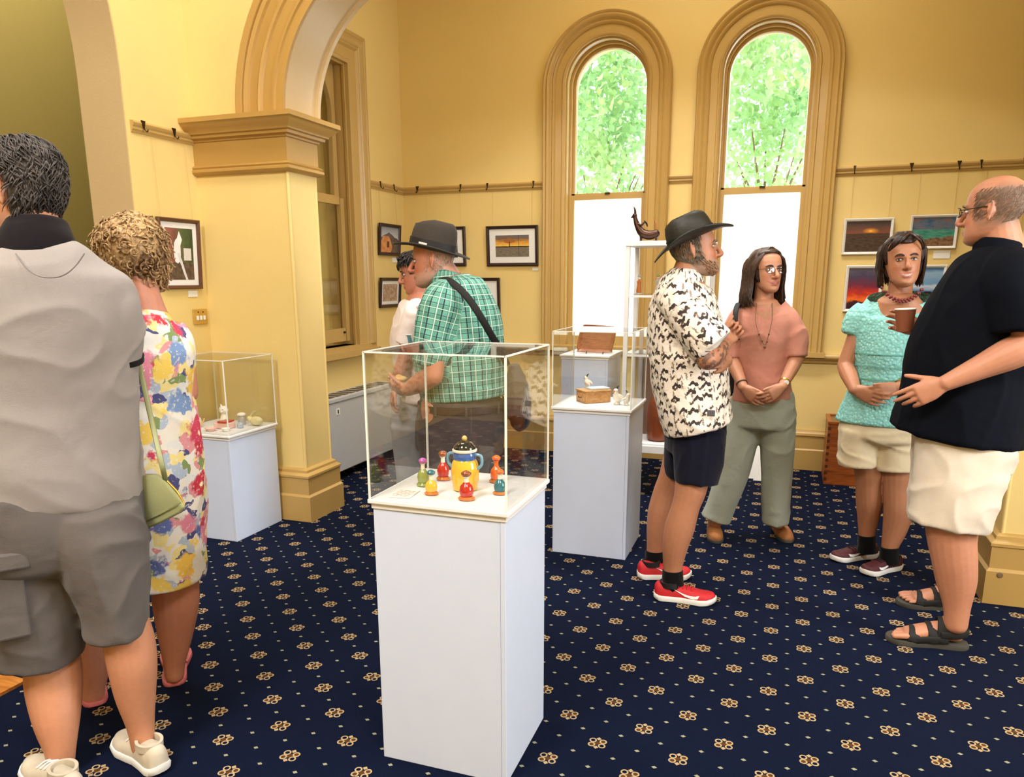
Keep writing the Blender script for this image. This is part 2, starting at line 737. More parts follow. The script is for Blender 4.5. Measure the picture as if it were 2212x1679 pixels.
# moulded archivolt and soffit of the arch
N = len(ap)
outs, projs, path = [], [], []
for i, (x, z) in enumerate(ap):
    a, b_ = ap[max(0, i - 1)], ap[min(N - 1, i + 1)]
    tx, tz = b_[0] - a[0], b_[1] - a[1]
    l = math.hypot(tx, tz)
    outs.append((-tz / l, 0, tx / l))
    projs.append((0, -1, 0))
    path.append((x, YA0, z))
prof = [(-0.012, 0.0), (-0.012, 0.022), (0.035, 0.022), (0.04, 0.034), (0.05, 0.034), (0.056, 0.026), (0.115, 0.026), (0.122, 0.040), (0.135, 0.045),
        (0.147, 0.036), (0.152, 0.030), (0.195, 0.034), (0.202, 0.050), (0.222, 0.056), (0.232, 0.044), (0.238, 0.056), (0.268, 0.062), (0.282, 0.05), (0.286, 0.0)]
struct(sweep(path, outs, projs, prof).build('trim_1', 'archtrim', smooth=True), 'tan moulded archivolt around the big arch')
prof = [(-0.012, 0.0), (-0.012, -0.28), (-0.03, -0.285), (-0.03, -0.315), (0.02, -0.315), (0.02, 0.0)]
struct(sweep(path, outs, projs, prof).build('trim_2', 'soffit', smooth=True), 'glossy soffit of the big arch')


def mitre(corners, outs2, prof, name, mat, label=None):
    """horizontal moulding: corners (x, y), 2-D out vectors, profile (out, z)"""
    mb = MB()
    R = []
    for (x, y), (ox, oy) in zip(corners, outs2):
        R.append([(x + ox * a, y + oy * a, z) for a, z in prof])
    mb.rings(R)
    return struct(mb.build(name, mat, smooth=True), label)


CAP = [(-0.02, 2.04), (0.022, 2.045), (0.036, 2.06), (0.036, 2.072), (0.028, 2.078), (0.034, 2.086), (0.022, 2.096), (0.012, 2.10), (0.012, 2.225), (0.022, 2.228), (0.024, 2.238),
       (0.046, 2.243), (0.048, 2.258), (0.062, 2.262), (0.066, 2.275), (0.082, 2.285), (0.10, 2.305), (0.108, 2.315), (0.114, 2.318), (0.114, 2.343), (-0.02, 2.347)]
BASE = [(-0.02, 0.0), (0.048, 0.0), (0.048, 0.155), (0.036, 0.168), (0.036, 0.268), (0.042, 0.272), (0.042, 0.285), (0.030, 0.296), (0.022, 0.30), (0.020, 0.315), (0.006, 0.325), (-0.02, 0.328)]
pl = [(XN, YA0), (AX0, YA0), (AX0, YA1), (AX0 - 0.5, YA1)]
po = [(0, -1), (1, -1), (1, 1), (0, 1)]
mitre(pl, po, CAP, 'trim_3', 'archtrim', 'moulded capital of the left arch pier')
mitre(pl, po, BASE, 'baseboard_pier_left', 'skirt', 'stepped base of the left arch pier')
pr = [(XR, YA0), (AX1, YA0), (AX1, YA1), (XR, YA1)]
po = [(0, -1), (-1, -1), (-1, 1), (0, 1)]
mitre(pr, po, [(a * .25, z) for a, z in CAP], 'trim_4', 'archtrim', 'moulded capital of the right arch pier')
bpr = mitre(pr, po, BASE, 'baseboard_pier_right', 'skirt', 'stepped base of the right arch pier')
MB().lathe(W(2160, 1243, 3.7522), [(.013, 0), (.013, .002), (.010, .003)], 18, axis=(0, -1, 0)).build('smudge_disc', plain('smudge_grey', srgb(120, 100, 70), .6), bpr)  # thin raised disc standing in for a grey smudge on the base
# corner beads of the piers
for i, x in enumerate((AX0, AX1)):
    s_ = -1 if i == 0 else 1
    mb = MB()
    mb.lathe((x + s_ * 0.006, YA0 + 0.006, 0.3), [(0.011, 0), (0.011, 1.75)], 12)
    mb.lathe((x + s_ * 0.006, YA1 - 0.006, 0.3), [(0.011, 0), (0.011, 1.75)], 12)
    struct(mb.build('trim_%d' % (5 + i), 'wall', smooth=True))
# skirting of window room and near room
SK = [(-0.02, 0.0), (0.032, 0.0), (0.032, 0.155), (0.022, 0.165), (0.022, 0.262), (0.030, 0.268), (0.028, 0.285), (0.016, 0.295), (0.012, 0.312), (-0.02, 0.318)]
mitre([(XL, YA1), (XL, YW), (XR, YW)], [(1, 0), (1, -1), (0, -1)], SK, 'baseboard_window_room', 'skirt')
mitre([(XN, JY), (XN, YA0)], [(1, 0), (1, 0)], SK, 'baseboard_near_left', 'skirt')
# dado / sill rail on window wall
DADO = [(-0.02, 0.822), (0.018, 0.826), (0.022, 0.842), (0.034, 0.850), (0.048, 0.858), (0.055, 0.866), (0.055, 0.884), (0.048, 0.892), (-0.02, 0.894)]
mitre([(XL + 0.0, YW), (XR, YW)], [(0, -1), (0, -1)], DADO, 'trim_7', 'trim', 'sill-height dado rail under the arched windows')
# picture rails with hooks
RAIL = [(-0.02, 0.0), (0.008, 0.002), (0.012, 0.014), (0.018, 0.018), (0.018, 0.030), (0.024, 0.036), (0.028, 0.05), (0.022, 0.060), (-0.02, 0.064)]


def rail(name, corners, outs2, z0, hooks):
    o = mitre(corners, outs2, [(a, z0 + b) for a, b in RAIL], name, 'trim', 'wooden picture rail')
    for (hx, hy), (ox, oy), big in hooks:
        mb = MB()
        s_ = V3(-oy, ox, 0)
        p = V3(hx, hy, z0)
        out = V3(ox, oy, 0)
        w = 0.014 if big else 0.009
        tri = [p + out * 0.03 + s_ * w + V3(0, 0, 0.066), p + out * 0.03 - s_ * w + V3(0, 0, 0.066), p + out * 0.034 + V3(0, 0, 0.018)]
        tri2 = [q - out * 0.006 for q in tri]
        mb.add(tri + tri2, [(0, 1, 2), (5, 4, 3), (0, 3, 4, 1), (1, 4, 5, 2), (2, 5, 3, 0)])
        mb.tube([p + out * 0.034 + V3(0, 0, 0.024), p + out * 0.048 + V3(0, 0, 0.008), p + out * 0.056 + V3(0, 0, 0.018)], [0.003] * 3, n=6, sub=2)
        mb.build('picture_hook', 'hook', o)
    return o


ww = lambda x, big=False: ((x, YW), (0, -1), big)
rail('trim_8', [(XL, 5.50), (XL, YW), (-1.893, YW)], [(1, 0), (1, -1), (0, -1)], 2.158,
     [((XL, 5.70), (1, 0), 0), ((XL, 5.93), (1, 0), 0), ww(-3.02, 1), ww(-2.62), ww(-2.38), ww(-1.98)])
rail('trim_9', [(-0.90, YW), (-0.716, YW)], [(0, -1)] * 2, 2.158, [])
rail('trim_10', [(0.279, YW), (XR, YW)], [(0, -1)] * 2, 2.158, [ww(0.40), ww(0.76, 1), ww(1.05, 1), ww(1.18), ww(1.43)])
rail('trim_11', [(XN, 3.335), (XN, YA0)], [(1, 0)] * 2, 2.212, [((XN, 3.40), (1, 0), 1), ((XN, 3.62), (1, 0), 1)])

# ------------------------------------------------------------------ the two arched sash windows
CAS = [(0.0, -0.02), (0.0, 0.030), (0.012, 0.040), (0.020, 0.040), (0.026, 0.030), (0.075, 0.034), (0.082, 0.048), (0.095, 0.054), (0.104, 0.046), (0.112, 0.050),
       (0.120, 0.064), (0.138, 0.070), (0.150, 0.060), (0.156, 0.066), (0.166, 0.070), (0.173, 0.060), (0.173, -0.02)]
MEET = 2.105
for wi, (c, ro, ri) in enumerate(WINS):
    wroot = bpy.data.objects.new('window_%d' % (wi + 1), None)
    COL.objects.link(wroot)
    wroot.location = (c, YW, SILL)
    wroot['kind'] = 'structure'
    wroot['label'] = ['arched sash window nearer the corner', 'arched sash window beside the landscape paintings'][wi]
    inner = [(c - ri, SILL)] + [(c - ri, SILL + (SPR - SILL) * k / 4) for k in range(1, 4)] + arc(c, SPR, ri, 180, 0, 32) + [(c + ri, SILL + (SPR - SILL) * k / 4) for k in range(3, 0, -1)] + [(c + ri, SILL)]

    def pathof(pts, yy):
        P, O = [], []
        for (x, z) in pts:
            P.append((x, yy, z))
            if z <= SPR:
                O.append((-1 if x < c else 1, 0, 0))
            else:
                l = math.hypot(x - c, z - SPR)
                O.append(((x - c) / l, 0, (z - SPR) / l))
        return P, O
    P, O = pathof(inner, YW)
    sweep(P, O, [(0, -1, 0)] * len(P), CAS).build('casing', 'trim', wroot, smooth=True)
    # inner lining and sash box
    P, O = pathof(inner, YW)
    sweep(P, O, [(0, 1, 0)] * len(P), [(0.012, 0.0), (-0.012, 0.0), (-0.012, 0.05), (-0.004, 0.052), (-0.004, 0.09), (-0.022, 0.092), (-0.022, 0.13), (-0.006, 0.134), (-0.006, 0.2), (0.012, 0.2)]).build('lining', 'trim', wroot, smooth=True)
    # upper sash: arched frame; lower sash: rectangular
    rs = ri - 0.008
    us = [(c - rs, MEET), (c - rs, (MEET + SPR) / 2)] + arc(c, SPR, rs, 180, 0, 32) + [(c + rs, (MEET + SPR) / 2), (c + rs, MEET)]
    P, O = pathof(us, YW + 0.135)
    sweep(P, O, [(0, 1, 0)] * len(P), [(0, 0), (-0.036, 0), (-0.042, 0.02), (-0.036, 0.038), (0, 0.038)]).build('sash_frame', 'trim', wroot, smooth=True)
    MB().box(c - rs, c + rs, YW + 0.135, YW + 0.17, MEET - 0.02, MEET + 0.022).build('meeting_rail', 'trim', wroot)
    gp = arc(c, SPR, rs - 0.03, 180, 0, 32) + [(c + rs - 0.03, MEET), (c - rs + 0.03, MEET)]
    MB().prism(gp, YW + 0.150, YW + 0.156).build('pane', 'glass', wroot)
    lb = MB()
    z0, z1 = SILL + 0.02, MEET + 0.005
    lb.box(c - rs, c - rs + 0.042, YW + 0.093, YW + 0.13, z0, z1).box(c + rs - 0.042, c + rs, YW + 0.093, YW + 0.13, z0, z1)
    lb.box(c - rs + 0.04, c + rs - 0.04, YW + 0.094, YW + 0.13, z0, z0 + 0.075).box(c - rs + 0.04, c + rs - 0.04, YW + 0.094, YW + 0.13, z1 - 0.036, z1)
    lb.build('sash_frame', 'trim', wroot)
    MB().box(c - rs + 0.04, c + rs - 0.04, YW + 0.108, YW + 0.113, z0 + 0.07, z1 - 0.03).build('pane', 'frost', wroot)
    MB().box(c - ri - 0.2, c + ri + 0.2, YW - 0.075, YW + 0.1, SILL - 0.018, SILL + 0.02).build('window_sill', 'trim', wroot)
    MB().box(c - 0.02, c + 0.02, YW + 0.085, YW + 0.1, MEET + 0.005, MEET + 0.02).build('sash_lock', 'hook', wroot)

# sash window in left wall
w3 = bpy.data.objects.new('window_3', None)
COL.objects.link(w3)
w3.location = (XL, (LW0 + LW1) / 2, LZ0)
w3['kind'] = 'structure'
w3['label'] = 'rectangular cased sash window on the side wall behind the pier'
cpath = [(XL, LW0, LZ0), (XL, LW0, LZ1), (XL, LW1, LZ1), (XL, LW1, LZ0)]
cout = [(0, -1, 0), (0, -1, 1), (0, 1, 1), (0, 1, 0)]
sweep(cpath, cout, [(1, 0, 0)] * 4, [(0.0, -0.02), (0.0, 0.03), (0.02, 0.04), (0.03, 0.03), (0.10, 0.034), (0.115, 0.05), (0.13, 0.044), (0.145, 0.062), (0.165, 0.068), (0.185, 0.06), (0.19, 0.066), (0.215, 0.06), (0.22, -0.02)]).build('casing', 'trim', w3, smooth=True)
sweep(cpath, cout, [(-1, 0, 0)] * 4, [(0.01, 0), (-0.015, 0), (-0.012, 0.02), (-0.004, 0.022), (-0.004, 0.12), (-0.02, 0.125), (-0.02, 0.2), (0.01, 0.2)]).build('lining', 'trim', w3)
yc, hw = (LW0 + LW1) / 2, (LW1 - LW0) / 2 - 0.02
xs = XL - 0.085
# upper sash with arched head board
hb = arc(yc, 2.66, hw - 0.045, 180, 0, 24) + [(yc + hw - 0.06, 2.05), (yc + hw, 2.05), (yc + hw, LZ1), (yc - hw, LZ1), (yc - hw, 2.05), (yc - hw + 0.06, 2.05)]
MB().prism(hb, xs - 0.035, xs, axis=0).build('sash_frame', 'trim', w3)
MB().prism(arc(yc, 2.66, hw - 0.042, 180, 0, 24) + [(yc + hw - 0.055, 2.04), (yc - hw + 0.055, 2.04)], xs - 0.02, xs - 0.015, axis=0).build('pane', 'glass', w3)
MB().box(xs - 0.035, xs + 0.002, yc - hw, yc + hw, 2.02, 2.07).build('meeting_rail', 'trim', w3)
xs2 = XL - 0.045
lb = MB().box(xs2 - 0.035, xs2, yc - hw, yc - hw + 0.048, LZ0 + 0.03, 2.05).box(xs2 - 0.035, xs2, yc + hw - 0.048, yc + hw, LZ0 + 0.03, 2.05)
lb.box(xs2 - 0.035, xs2, yc - hw + 0.06, yc + hw - 0.06, LZ0 + 0.03, LZ0 + 0.13).box(xs2 - 0.035, xs2, yc - hw + 0.06, yc + hw - 0.06, 2.0, 2.05)
lb.build('sash_frame', 'trim', w3)
MB().box(xs2 - 0.02, xs2 - 0.015, yc - hw + 0.055, yc + hw - 0.055, LZ0 + 0.12, 2.01).build('pane', 'glass', w3)
MB().lathe((xs2 + 0.002, yc + hw - 0.09, LZ0 + 0.10), [(0.008, 0), (0.009, 0.012), (0.004, 0.016)], 10, axis=(1, 0, 0)).build('sash_lift', 'hook', w3)
MB().box(XL - 0.1, XL + 0.075, LW0 - 0.25, LW1 + 0.25, LZ0 - 0.08, LZ0 - 0.035).box(XL - 0.1, XL + 0.05, LW0 - 0.23, LW1 + 0.23, LZ0 - 0.035, LZ0 + 0.0).build('window_sill', 'trim', w3)

# ------------------------------------------------------------------ outside
M['yard'] = plain('pale_paving', (0.55, 0.53, 0.48, 1), 0.8)
M['darkwall'] = plain('dark_verandah_wall', srgb(34, 30, 34), 0.7)
M['bark'] = plain('grey_bark', srgb(110, 95, 80), 0.9)
ma, t, b = mat_new('green_leaf')
f = noise(t, 2.0, 3)
setc(t, b, ramp(t, f, [(0.3, (0.10, 0.30, 0.17, 1)), (0.6, (0.24, 0.44, 0.16, 1)), (0.8, (0.48, 0.54, 0.18, 1))]))
b.inputs['Roughness'].default_value = 0.5
t2 = t.new('ShaderNodeBsdfTranslucent')
t2.inputs[0].default_value = (0.42, 0.62, 0.30, 1)
mx = t.new('ShaderNodeMixShader')
mx.inputs[0].default_value = 0.5
t.link(b.outputs[0], mx.inputs[1])
t.link(t2.outputs[0], mx.inputs[2])
t.link(mx.outputs[0], t.nt.nodes['Material Output'].inputs[0])
M['leaf'] = ma
struct(MB().box(-14, 12, YW + WT, 22, -0.2, -0.1).build('ground', 'yard'), 'paved yard outside')
tag(MB().box(-5.1, -4.95, 4.46, 7.0, -0.1, 3.9).build('verandah_wall', 'darkwall'), 'dark wall outside the side sash window', 'wall')


tag(MB().box(-5.1, XL - 0.36, 4.46, 7.0, 3.9, 4.0).build('shade_slab', 'darkwall'), 'unseen dark slab added to shade the side sash window', 'roof')  # overhead slab out of view, added to keep sky light off the side window


def tree(cx, cy, n, label, seed, zc, rx, rz):
    rng = np.random.default_rng(seed)
    root = thing('leafy_tree', label, 'tree', (cx, cy, -0.1), 'trees outside the arched windows')
    mb = MB()
    mb.tube([(cx, cy, -0.1), (cx + 0.1, cy, 1.2), (cx - 0.05, cy + 0.1, 1.8), (cx + 0.05, cy, 2.2)], [0.12, 0.10, 0.07, 0.03], n=10)
    for k in range(9):
        a = rng.uniform(0, 6.28)
        z0 = rng.uniform(1.4, 2.1)
        L = rng.uniform(0.35, 0.6)
        mb.tube([(cx, cy, z0), (cx + math.cos(a) * L * .6, cy + math.sin(a) * L * .5, z0 + 0.6), (cx + math.cos(a) * L, cy + math.sin(a) * L, z0 + 1.0)], [0.03, 0.014, 0.006], n=6, sub=2)
    mb.build('trunk', 'bark', root, smooth=True)
    # clustered leaves, each a folded blade
    nc = n // 12
    cen = rng.normal(size=(nc, 3))
    cen /= np.linalg.norm(cen, axis=1)[:, None]
    cen *= rng.uniform(0.1, 1.0, (nc, 1)) ** 0.5 * V3(rx, 1.1, rz)
    cen += V3(cx, cy, zc)
    P = np.repeat(cen, 12, 0) + rng.normal(scale=0.11, size=(nc * 12, 3))
    k = len(P)
    d = rng.normal(size=(k, 3)); d[:, 2] -= 0.5
    d /= np.linalg.norm(d, axis=1)[:, None]
    s = np.cross(d, rng.normal(size=(k, 3)))
    s /= np.linalg.norm(s, axis=1)[:, None]
    nn = np.cross(d, s)
    Lf = rng.uniform(0.06, 0.12, (k, 1))
    w = Lf * 0.36
    v = np.stack([P, P + d * Lf * .45 + s * w + nn * w * .35, P + d * Lf, P + d * Lf * .45 - s * w + nn * w * .35], 1).reshape(-1, 3)
    i = np.arange(k)[:, None] * 4
    f = np.concatenate([i + [0, 1, 2], i + [0, 2, 3]])
    o = mesh_obj('foliage', v, f, 'leaf', root, attrs={'_nofix': np.zeros((1, 3))})
    o['kind'] = 'stuff'


tree(-2.15, 9.2, 6000, 'leafy green tree outside the arched window nearer the corner', 3, 3.5, .66, 1.7)
tree(-0.28, 9.2, 5200, 'leafy green tree outside the arched window beside the paintings', 5, 3.7, .66, 1.7)

# ------------------------------------------------------------------ plinths and clear display covers
M['edge'] = plain('polished_acrylic_edge', (0.86, 0.86, 0.80, 1), 0.25, var=0.01)


def plinth(label, x0, x1, y0, y1, h, lip=0.012, seam=True):
    r = thing('display_plinth', label, 'plinth', ((x0 + x1) / 2, (y0 + y1) / 2, 0), 'white display plinths')
    t_ = 0.016
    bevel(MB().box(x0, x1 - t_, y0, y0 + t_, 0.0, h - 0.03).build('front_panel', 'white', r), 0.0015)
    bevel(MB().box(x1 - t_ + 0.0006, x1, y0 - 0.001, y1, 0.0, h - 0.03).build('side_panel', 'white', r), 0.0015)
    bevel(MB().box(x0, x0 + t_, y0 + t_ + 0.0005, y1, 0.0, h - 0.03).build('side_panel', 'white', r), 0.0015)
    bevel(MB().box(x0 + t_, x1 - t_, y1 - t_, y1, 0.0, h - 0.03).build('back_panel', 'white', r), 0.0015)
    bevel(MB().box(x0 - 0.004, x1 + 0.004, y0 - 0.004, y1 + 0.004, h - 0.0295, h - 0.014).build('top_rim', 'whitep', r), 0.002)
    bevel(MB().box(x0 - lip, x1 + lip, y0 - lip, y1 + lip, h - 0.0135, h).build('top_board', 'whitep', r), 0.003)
    return r


def cover(label, x0, x1, y0, y1, z0, z1):
    r = thing('display_cover', label, 'display case', ((x0 + x1) / 2, (y0 + y1) / 2, z0), 'clear acrylic covers on the plinths')
    a = 0.004
    z0 += 0.0005
    MB().box(x0, x1, y0, y0 + a, z0, z1).build('pane', 'acrylic', r)
    MB().box(x0, x1, y1 - a, y1, z0, z1).build('pane', 'acrylic', r)
    MB().box(x0, x0 + a, y0 + a, y1 - a, z0, z1).build('pane', 'acrylic', r)
    MB().box(x1 - a, x1, y0 + a, y1 - a, z0, z1).build('pane', 'acrylic', r)
    MB().box(x0, x1, y0, y1, z1 + 0.0003, z1 + a).build('pane', 'acrylic', r)
    e = 0.0026
    for x in (x0, x1):
        for y in (y0, y1):
            MB().box(x - e, x + e, y - e, y + e, z0, z1 + a).build('edge', 'edge', r)
    for y in (y0, y1):
        MB().box(x0, x1, y - e, y + e, z1 + 0.001, z1 + a + 0.001).build('edge', 'edge', r)
    for x in (x0, x1):
        MB().box(x - e, x + e, y0, y1, z1 + 0.001, z1 + a + 0.001).build('edge', 'edge', r)
    return r


plinth('tall white plinth in the foreground carrying the colourful glazed bottles', -1.078, -0.672, 1.84, 2.205, 0.835)
cover('clear acrylic cover in the foreground over the colourful glazed bottles', -1.083, -0.667, 1.832, 2.215, 0.835, 1.252)
plinth('white plinth carrying the little drawer box beside the man in the leaf-print shirt', -1.100, -0.700, 3.752, 4.16, 0.80)
cover('clear acrylic cover over the drawer box and white birds', -1.105, -0.695, 3.747, 4.166, 0.80, 1.186)
plinth('low white plinth in the corner beside the left arch pier', -3.245, -2.828, 3.318, 3.728, 0.612)
cover('clear acrylic cover over the white cat and pink dishes', -3.25, -2.823, 3.313, 3.733, 0.612, 1.02)
plinth('white plinth under the wooden platter in front of the window', -1.395, -1.075, 4.935, 5.36, 0.952)

# ------------------------------------------------------------------ glazed bottles under the foreground cover (plain generic forms)
GL = {}


def glaze(name, c):
    if name not in GL:
        GL[name] = plain('glaze_' + name, c, 0.12, var=0.10, scale=40, spec=0.6, coat=0.4)
    return GL[name]


G_ = dict(purple=srgb(190, 95, 180), green=srgb(150, 160, 80), brown=srgb(150, 75, 30), red=srgb(190, 45, 25), yellow=srgb(240, 190, 60), orange=srgb(235, 105, 35), white=srgb(240, 232, 215),
          teal=srgb(40, 110, 120), blue=srgb(70, 105, 175), black=srgb(40, 35, 25), tan=srgb(205, 120, 55), pink=srgb(235, 190, 175), gold=srgb(225, 190, 110), grey=srgb(180, 175, 165), skyblue=srgb(120, 170, 200))


def bottle(label, x, y, h, w, foot, body, collar, stop, lean=0.0, z=0.8355):
    r = thing('glazed_bottle', label, 'bottle', (x, y, z), 'small glazed bottles in the foreground case')
    p = V3(x, y, z)
    MB().lathe(p, [(w * .30, 0), (w * .50, .002), (w * .52, h * .06), (w * .40, h * .12)], 18, 1.15, 1).build('foot', glaze(foot, G_[foot]), r, smooth=True)
    MB().lathe(p + V3(0, 0, h * .11), [(w * .36, 0), (w * .47, h * .08), (w * .5, h * .22), (w * .42, h * .36), (w * .22, h * .47), (w * .17, h * .50)], 20).build('belly', glaze(body, G_[body]), r, smooth=True)
    MB().lathe(p + V3(0, 0, h * .60), [(w * .18, 0), (w * .17, h * .16), (w * .25, h * .19), (w * .26, h * .21), (w * .16, h * .22)], 18).build('neck', glaze(collar, G_[collar]), r, smooth=True)
    q = p + V3(0, 0, h * .82)
    MB().lathe(q, [(w * .18, 0), (w * .34, h * .02), (w * .36, h * .10), (w * .22, h * .15), (w * .06, h * .18)], 18).build('stopper', glaze(stop, G_[stop]), r, smooth='all')
    return r


bottle('small glazed bottle with purple stopper and green belly, leftmost in the foreground case', -0.999, 2.008, 0.088, 0.036, 'green', 'green', 'white', 'purple', 0.6)
bottle('small glazed bottle with brown stopper and red belly at the back of the foreground case', -0.971, 2.092, 0.094, 0.038, 'tan', 'red', 'white', 'brown', 0.8)
bottle('short glazed bottle with yellow belly, teal stopper and orange foot in the foreground case', -0.935, 1.930, 0.074, 0.036, 'tan', 'yellow', 'white', 'teal', 0.9)
bottle('small glazed bottle with red belly and white neck at the front of the foreground case', -0.817, 1.914, 0.086, 0.042, 'tan', 'red', 'white', 'brown', 0.1)
bottle('all-orange small glazed bottle at the back right of the foreground case', -0.804, 2.120, 0.086, 0.038, 'tan', 'orange', 'orange', 'orange', -0.6)
bottle('small glazed bottle with teal belly and orange stopper in the foreground case', -0.747, 1.998, 0.076, 0.036, 'tan', 'teal', 'white', 'orange', 0.2)
r = thing('glazed_jar', 'tall yellow glazed jar with blue band, two handles and dark lid in the foreground case', 'jar', (-0.862, 2.011, 0.8355))
p = V3(-0.862, 2.011, 0.8355)
MB().lathe(p, [(.030, 0), (.036, .003), (.041, .03), (.042, .06), (.038, .084), (.032, .094)], 28).build('body', glaze('yellow', G_['yellow']), r, smooth=True)
MB().lathe(p + V3(0, 0, .0935), [(.0325, 0), (.0335, .002), (.0335, .020), (.0320, .022)], 28).build('band', glaze('blue', G_['blue']), r, smooth=True)
for s_ in (-1, 1):
    MB().tube([p + V3(s_ * .033, 0, .110), p + V3(s_ * .052, 0, .106), p + V3(s_ * .054, 0, .082), p + V3(s_ * .040, 0, .066)], [.0045] * 4, n=10, sub=4).build('handle', glaze('skyblue', G_['skyblue']), r, smooth='all')
MB().lathe(p + V3(0, 0, .1157), [(.033, 0), (.037, .003), (.037, .008), (.033, .010)], 28).build('rim', glaze('white', G_['white']), r, smooth=True)
MB().lathe(p + V3(0, 0, .126), [(.033, 0), (.032, .006), (.022, .018), (.008, .023)], 24).build('lid', glaze('black', G_['black']), r, smooth=True)
MB().ell(p + V3(0, 0, .156), .008, .008, .009).build('knob', glaze('gold', G_['gold']), r, smooth='all')
ma, t, b = mat_new('printed_card_lines')
u_, v_, w_ = coords(t)
ln = (v_ * 90.0).fract().lt(0.45) * (u_ * 40.0 + (v_ * 90.0).floor() * 1.7).fract().lt(0.8)
edge_ = u_.abs().lt(0.026) * v_.abs().lt(0.032)
setc(t, b, mix(t, ln * edge_, (0.85, 0.82, 0.76, 1), srgb(205, 140, 125)))
M['printcard'] = ma
o = MB().obox((-1.012, 1.906, 0.8375), (0.033, 0.004, 0), (-0.003, 0.042, 0), (0, 0, 0.0015)).build('caption_card', 'printcard', None, loc=(-1.012, 1.906, 0.8362))
tag(o, 'printed caption card lying beside the purple-stoppered bottle', 'card')

# ------------------------------------------------------------------ drawer box, book and birds under second cover
M['oak'] = wood('pale_oak', srgb(170, 115, 62), srgb(214, 165, 105), 5, 0.4, 0, 9)
M['oakd'] = wood('pale_oak_drawer', srgb(178, 122, 68), srgb(222, 172, 112), 5, 0.4, 0, 9)
ang = math.radians(-38)
ux, uy = V3(math.cos(ang), math.sin(ang), 0), V3(-math.sin(ang), math.cos(ang), 0)
bc = V3(-0.905, 3.985, 0.8008)
r = thing('drawer_box', 'small oak box with a drawer and dark metal handle', 'box', bc)
# plan: drawer front faces lower left, long side faces the camera
A = V3(-1.035, 3.965, 0); Bc = V3(-0.960, 3.880, 0); Dv = unit(Bc - A); Nv = V3(-Dv[1], Dv[0], 0)
if Nv[0] < 0:
    Nv = -Nv
Lx = 0.15
c0 = (A + Bc) / 2 + Nv * Lx / 2
hw_ = np.linalg.norm(Bc - A) / 2
bevel(MB().obox(c0 + V3(0, 0, .8008 + .030), Nv * Lx / 2, Dv * hw_, V3(0, 0, .030)).build('body', 'oak', r), 0.002)
bevel(MB().obox(c0 + V3(0, 0, .8008 + .0635), Nv * (Lx / 2 + .004), Dv * (hw_ + .004), V3(0, 0, .0035)).build('lid', 'oakd', r), 0.002)
dr = bevel(MB().obox(c0 - Nv * (Lx / 2 + .002) + V3(0, 0, .8008 + .031), Nv * .002, Dv * (hw_ - .008), V3(0, 0, .022)).build('drawer', 'oakd', r), 0.001)
hc = c0 - Nv * (Lx / 2 + .006) + V3(0, 0, .8008 + .031)
MB().tube([hc - Dv * .016 + Nv * .003, hc - Dv * .013 - Nv * .004 - V3(0, 0, .003), hc + Dv * .013 - Nv * .004 - V3(0, 0, .003), hc + Dv * .016 + Nv * .003], [.0018] * 4, n=8, sub=3).build('handle', 'hook', dr, smooth=True)
M['bookc'] = plain('pale_blue_cover', srgb(190, 220, 232), 0.4)
r = thing('booklet', 'pale blue booklet lying on the oak drawer box', 'book', c0 + V3(0.02, 0, 0.868))
cb = c0 + Nv * 0.012 + V3(0.008, 0.01, 0.8685)
MB().obox(cb + V3(0, 0, .0012), Nv * .055, Dv * .040, V3(0, 0, .0008)).build('cover', 'bookc', r)
MB().obox(cb + V3(0, 0, .0042), Nv * .054, Dv * .039, V3(0, 0, .0020)).build('page_block', 'card', r)
MB().obox(cb + V3(0, 0, .0072), Nv * .055, Dv * .040, V3(0, 0, .0008)).build('cover', 'bookc', r)


def bird(label, x, y, z, s, face, crest, wing):
    r = thing('bird_figurine', label, 'figurine', (x, y, z), 'white ceramic birds')
    p, f = V3(x, y, z), unit(V3(*face))
    sd = V3(-f[1], f[0], 0)
    mb = MB()
    mb.lathe(p, [(.016 * s, 0), (.017 * s, .004 * s), (.010 * s, .010 * s), (.008 * s, .02 * s)], 14)
    mb.tube([p + V3(0, 0, .016 * s) - f * .012 * s, p + V3(0, 0, .036 * s), p + f * .006 * s + V3(0, 0, .058 * s), p + f * .010 * s + V3(0, 0, .070 * s)], [.013 * s, .021 * s, .013 * s, .013 * s], n=14)
    mb.build('body', glaze('white', G_['white']), r, smooth='all')
    MB().tube([p + f * .018 * s + V3(0, 0, .070 * s), p + f * .032 * s + V3(0, 0, .064 * s)], [.006 * s, .0015 * s], n=8).build('beak', glaze('tan', G_['tan']), r, smooth='all')
    MB().tube([p + f * .004 * s + V3(0, 0, .080 * s), p - f * .004 * s + V3(0, 0, .092 * s), p - f * .014 * s + V3(0, 0, .098 * s)], [.006 * s, .005 * s, .0015 * s], n=8).build('crest', glaze(crest, G_[crest]), r, smooth='all')
    for q in (-1, 1):
        MB().tube([p + sd * q * .017 * s + V3(0, 0, .046 * s), p + sd * q * .022 * s - f * .014 * s + V3(0, 0, .036 * s), p + sd * q * .018 * s - f * .034 * s + V3(0, 0, .026 * s)], [.009 * s, .010 * s, .002 * s], n=8).build('wing', glaze(wing, G_[wing]), r, smooth='all')
    return r


bird('white ceramic bird with dark crest and pink wings on the oak drawer box', -0.985, 4.005, 0.8690, 0.78, (-.8, .4, 0), 'black', 'pink')
bird('taller white ceramic bird with dark crest in front of the oak drawer box', -0.800, 3.915, 0.8006, 1.05, (-.5, -.8, 0), 'black', 'white')
bird('shorter white ceramic bird with dark crest at the cover edge', -0.745, 3.905, 0.8006, 0.80, (.8, -.5, 0), 'black', 'white')

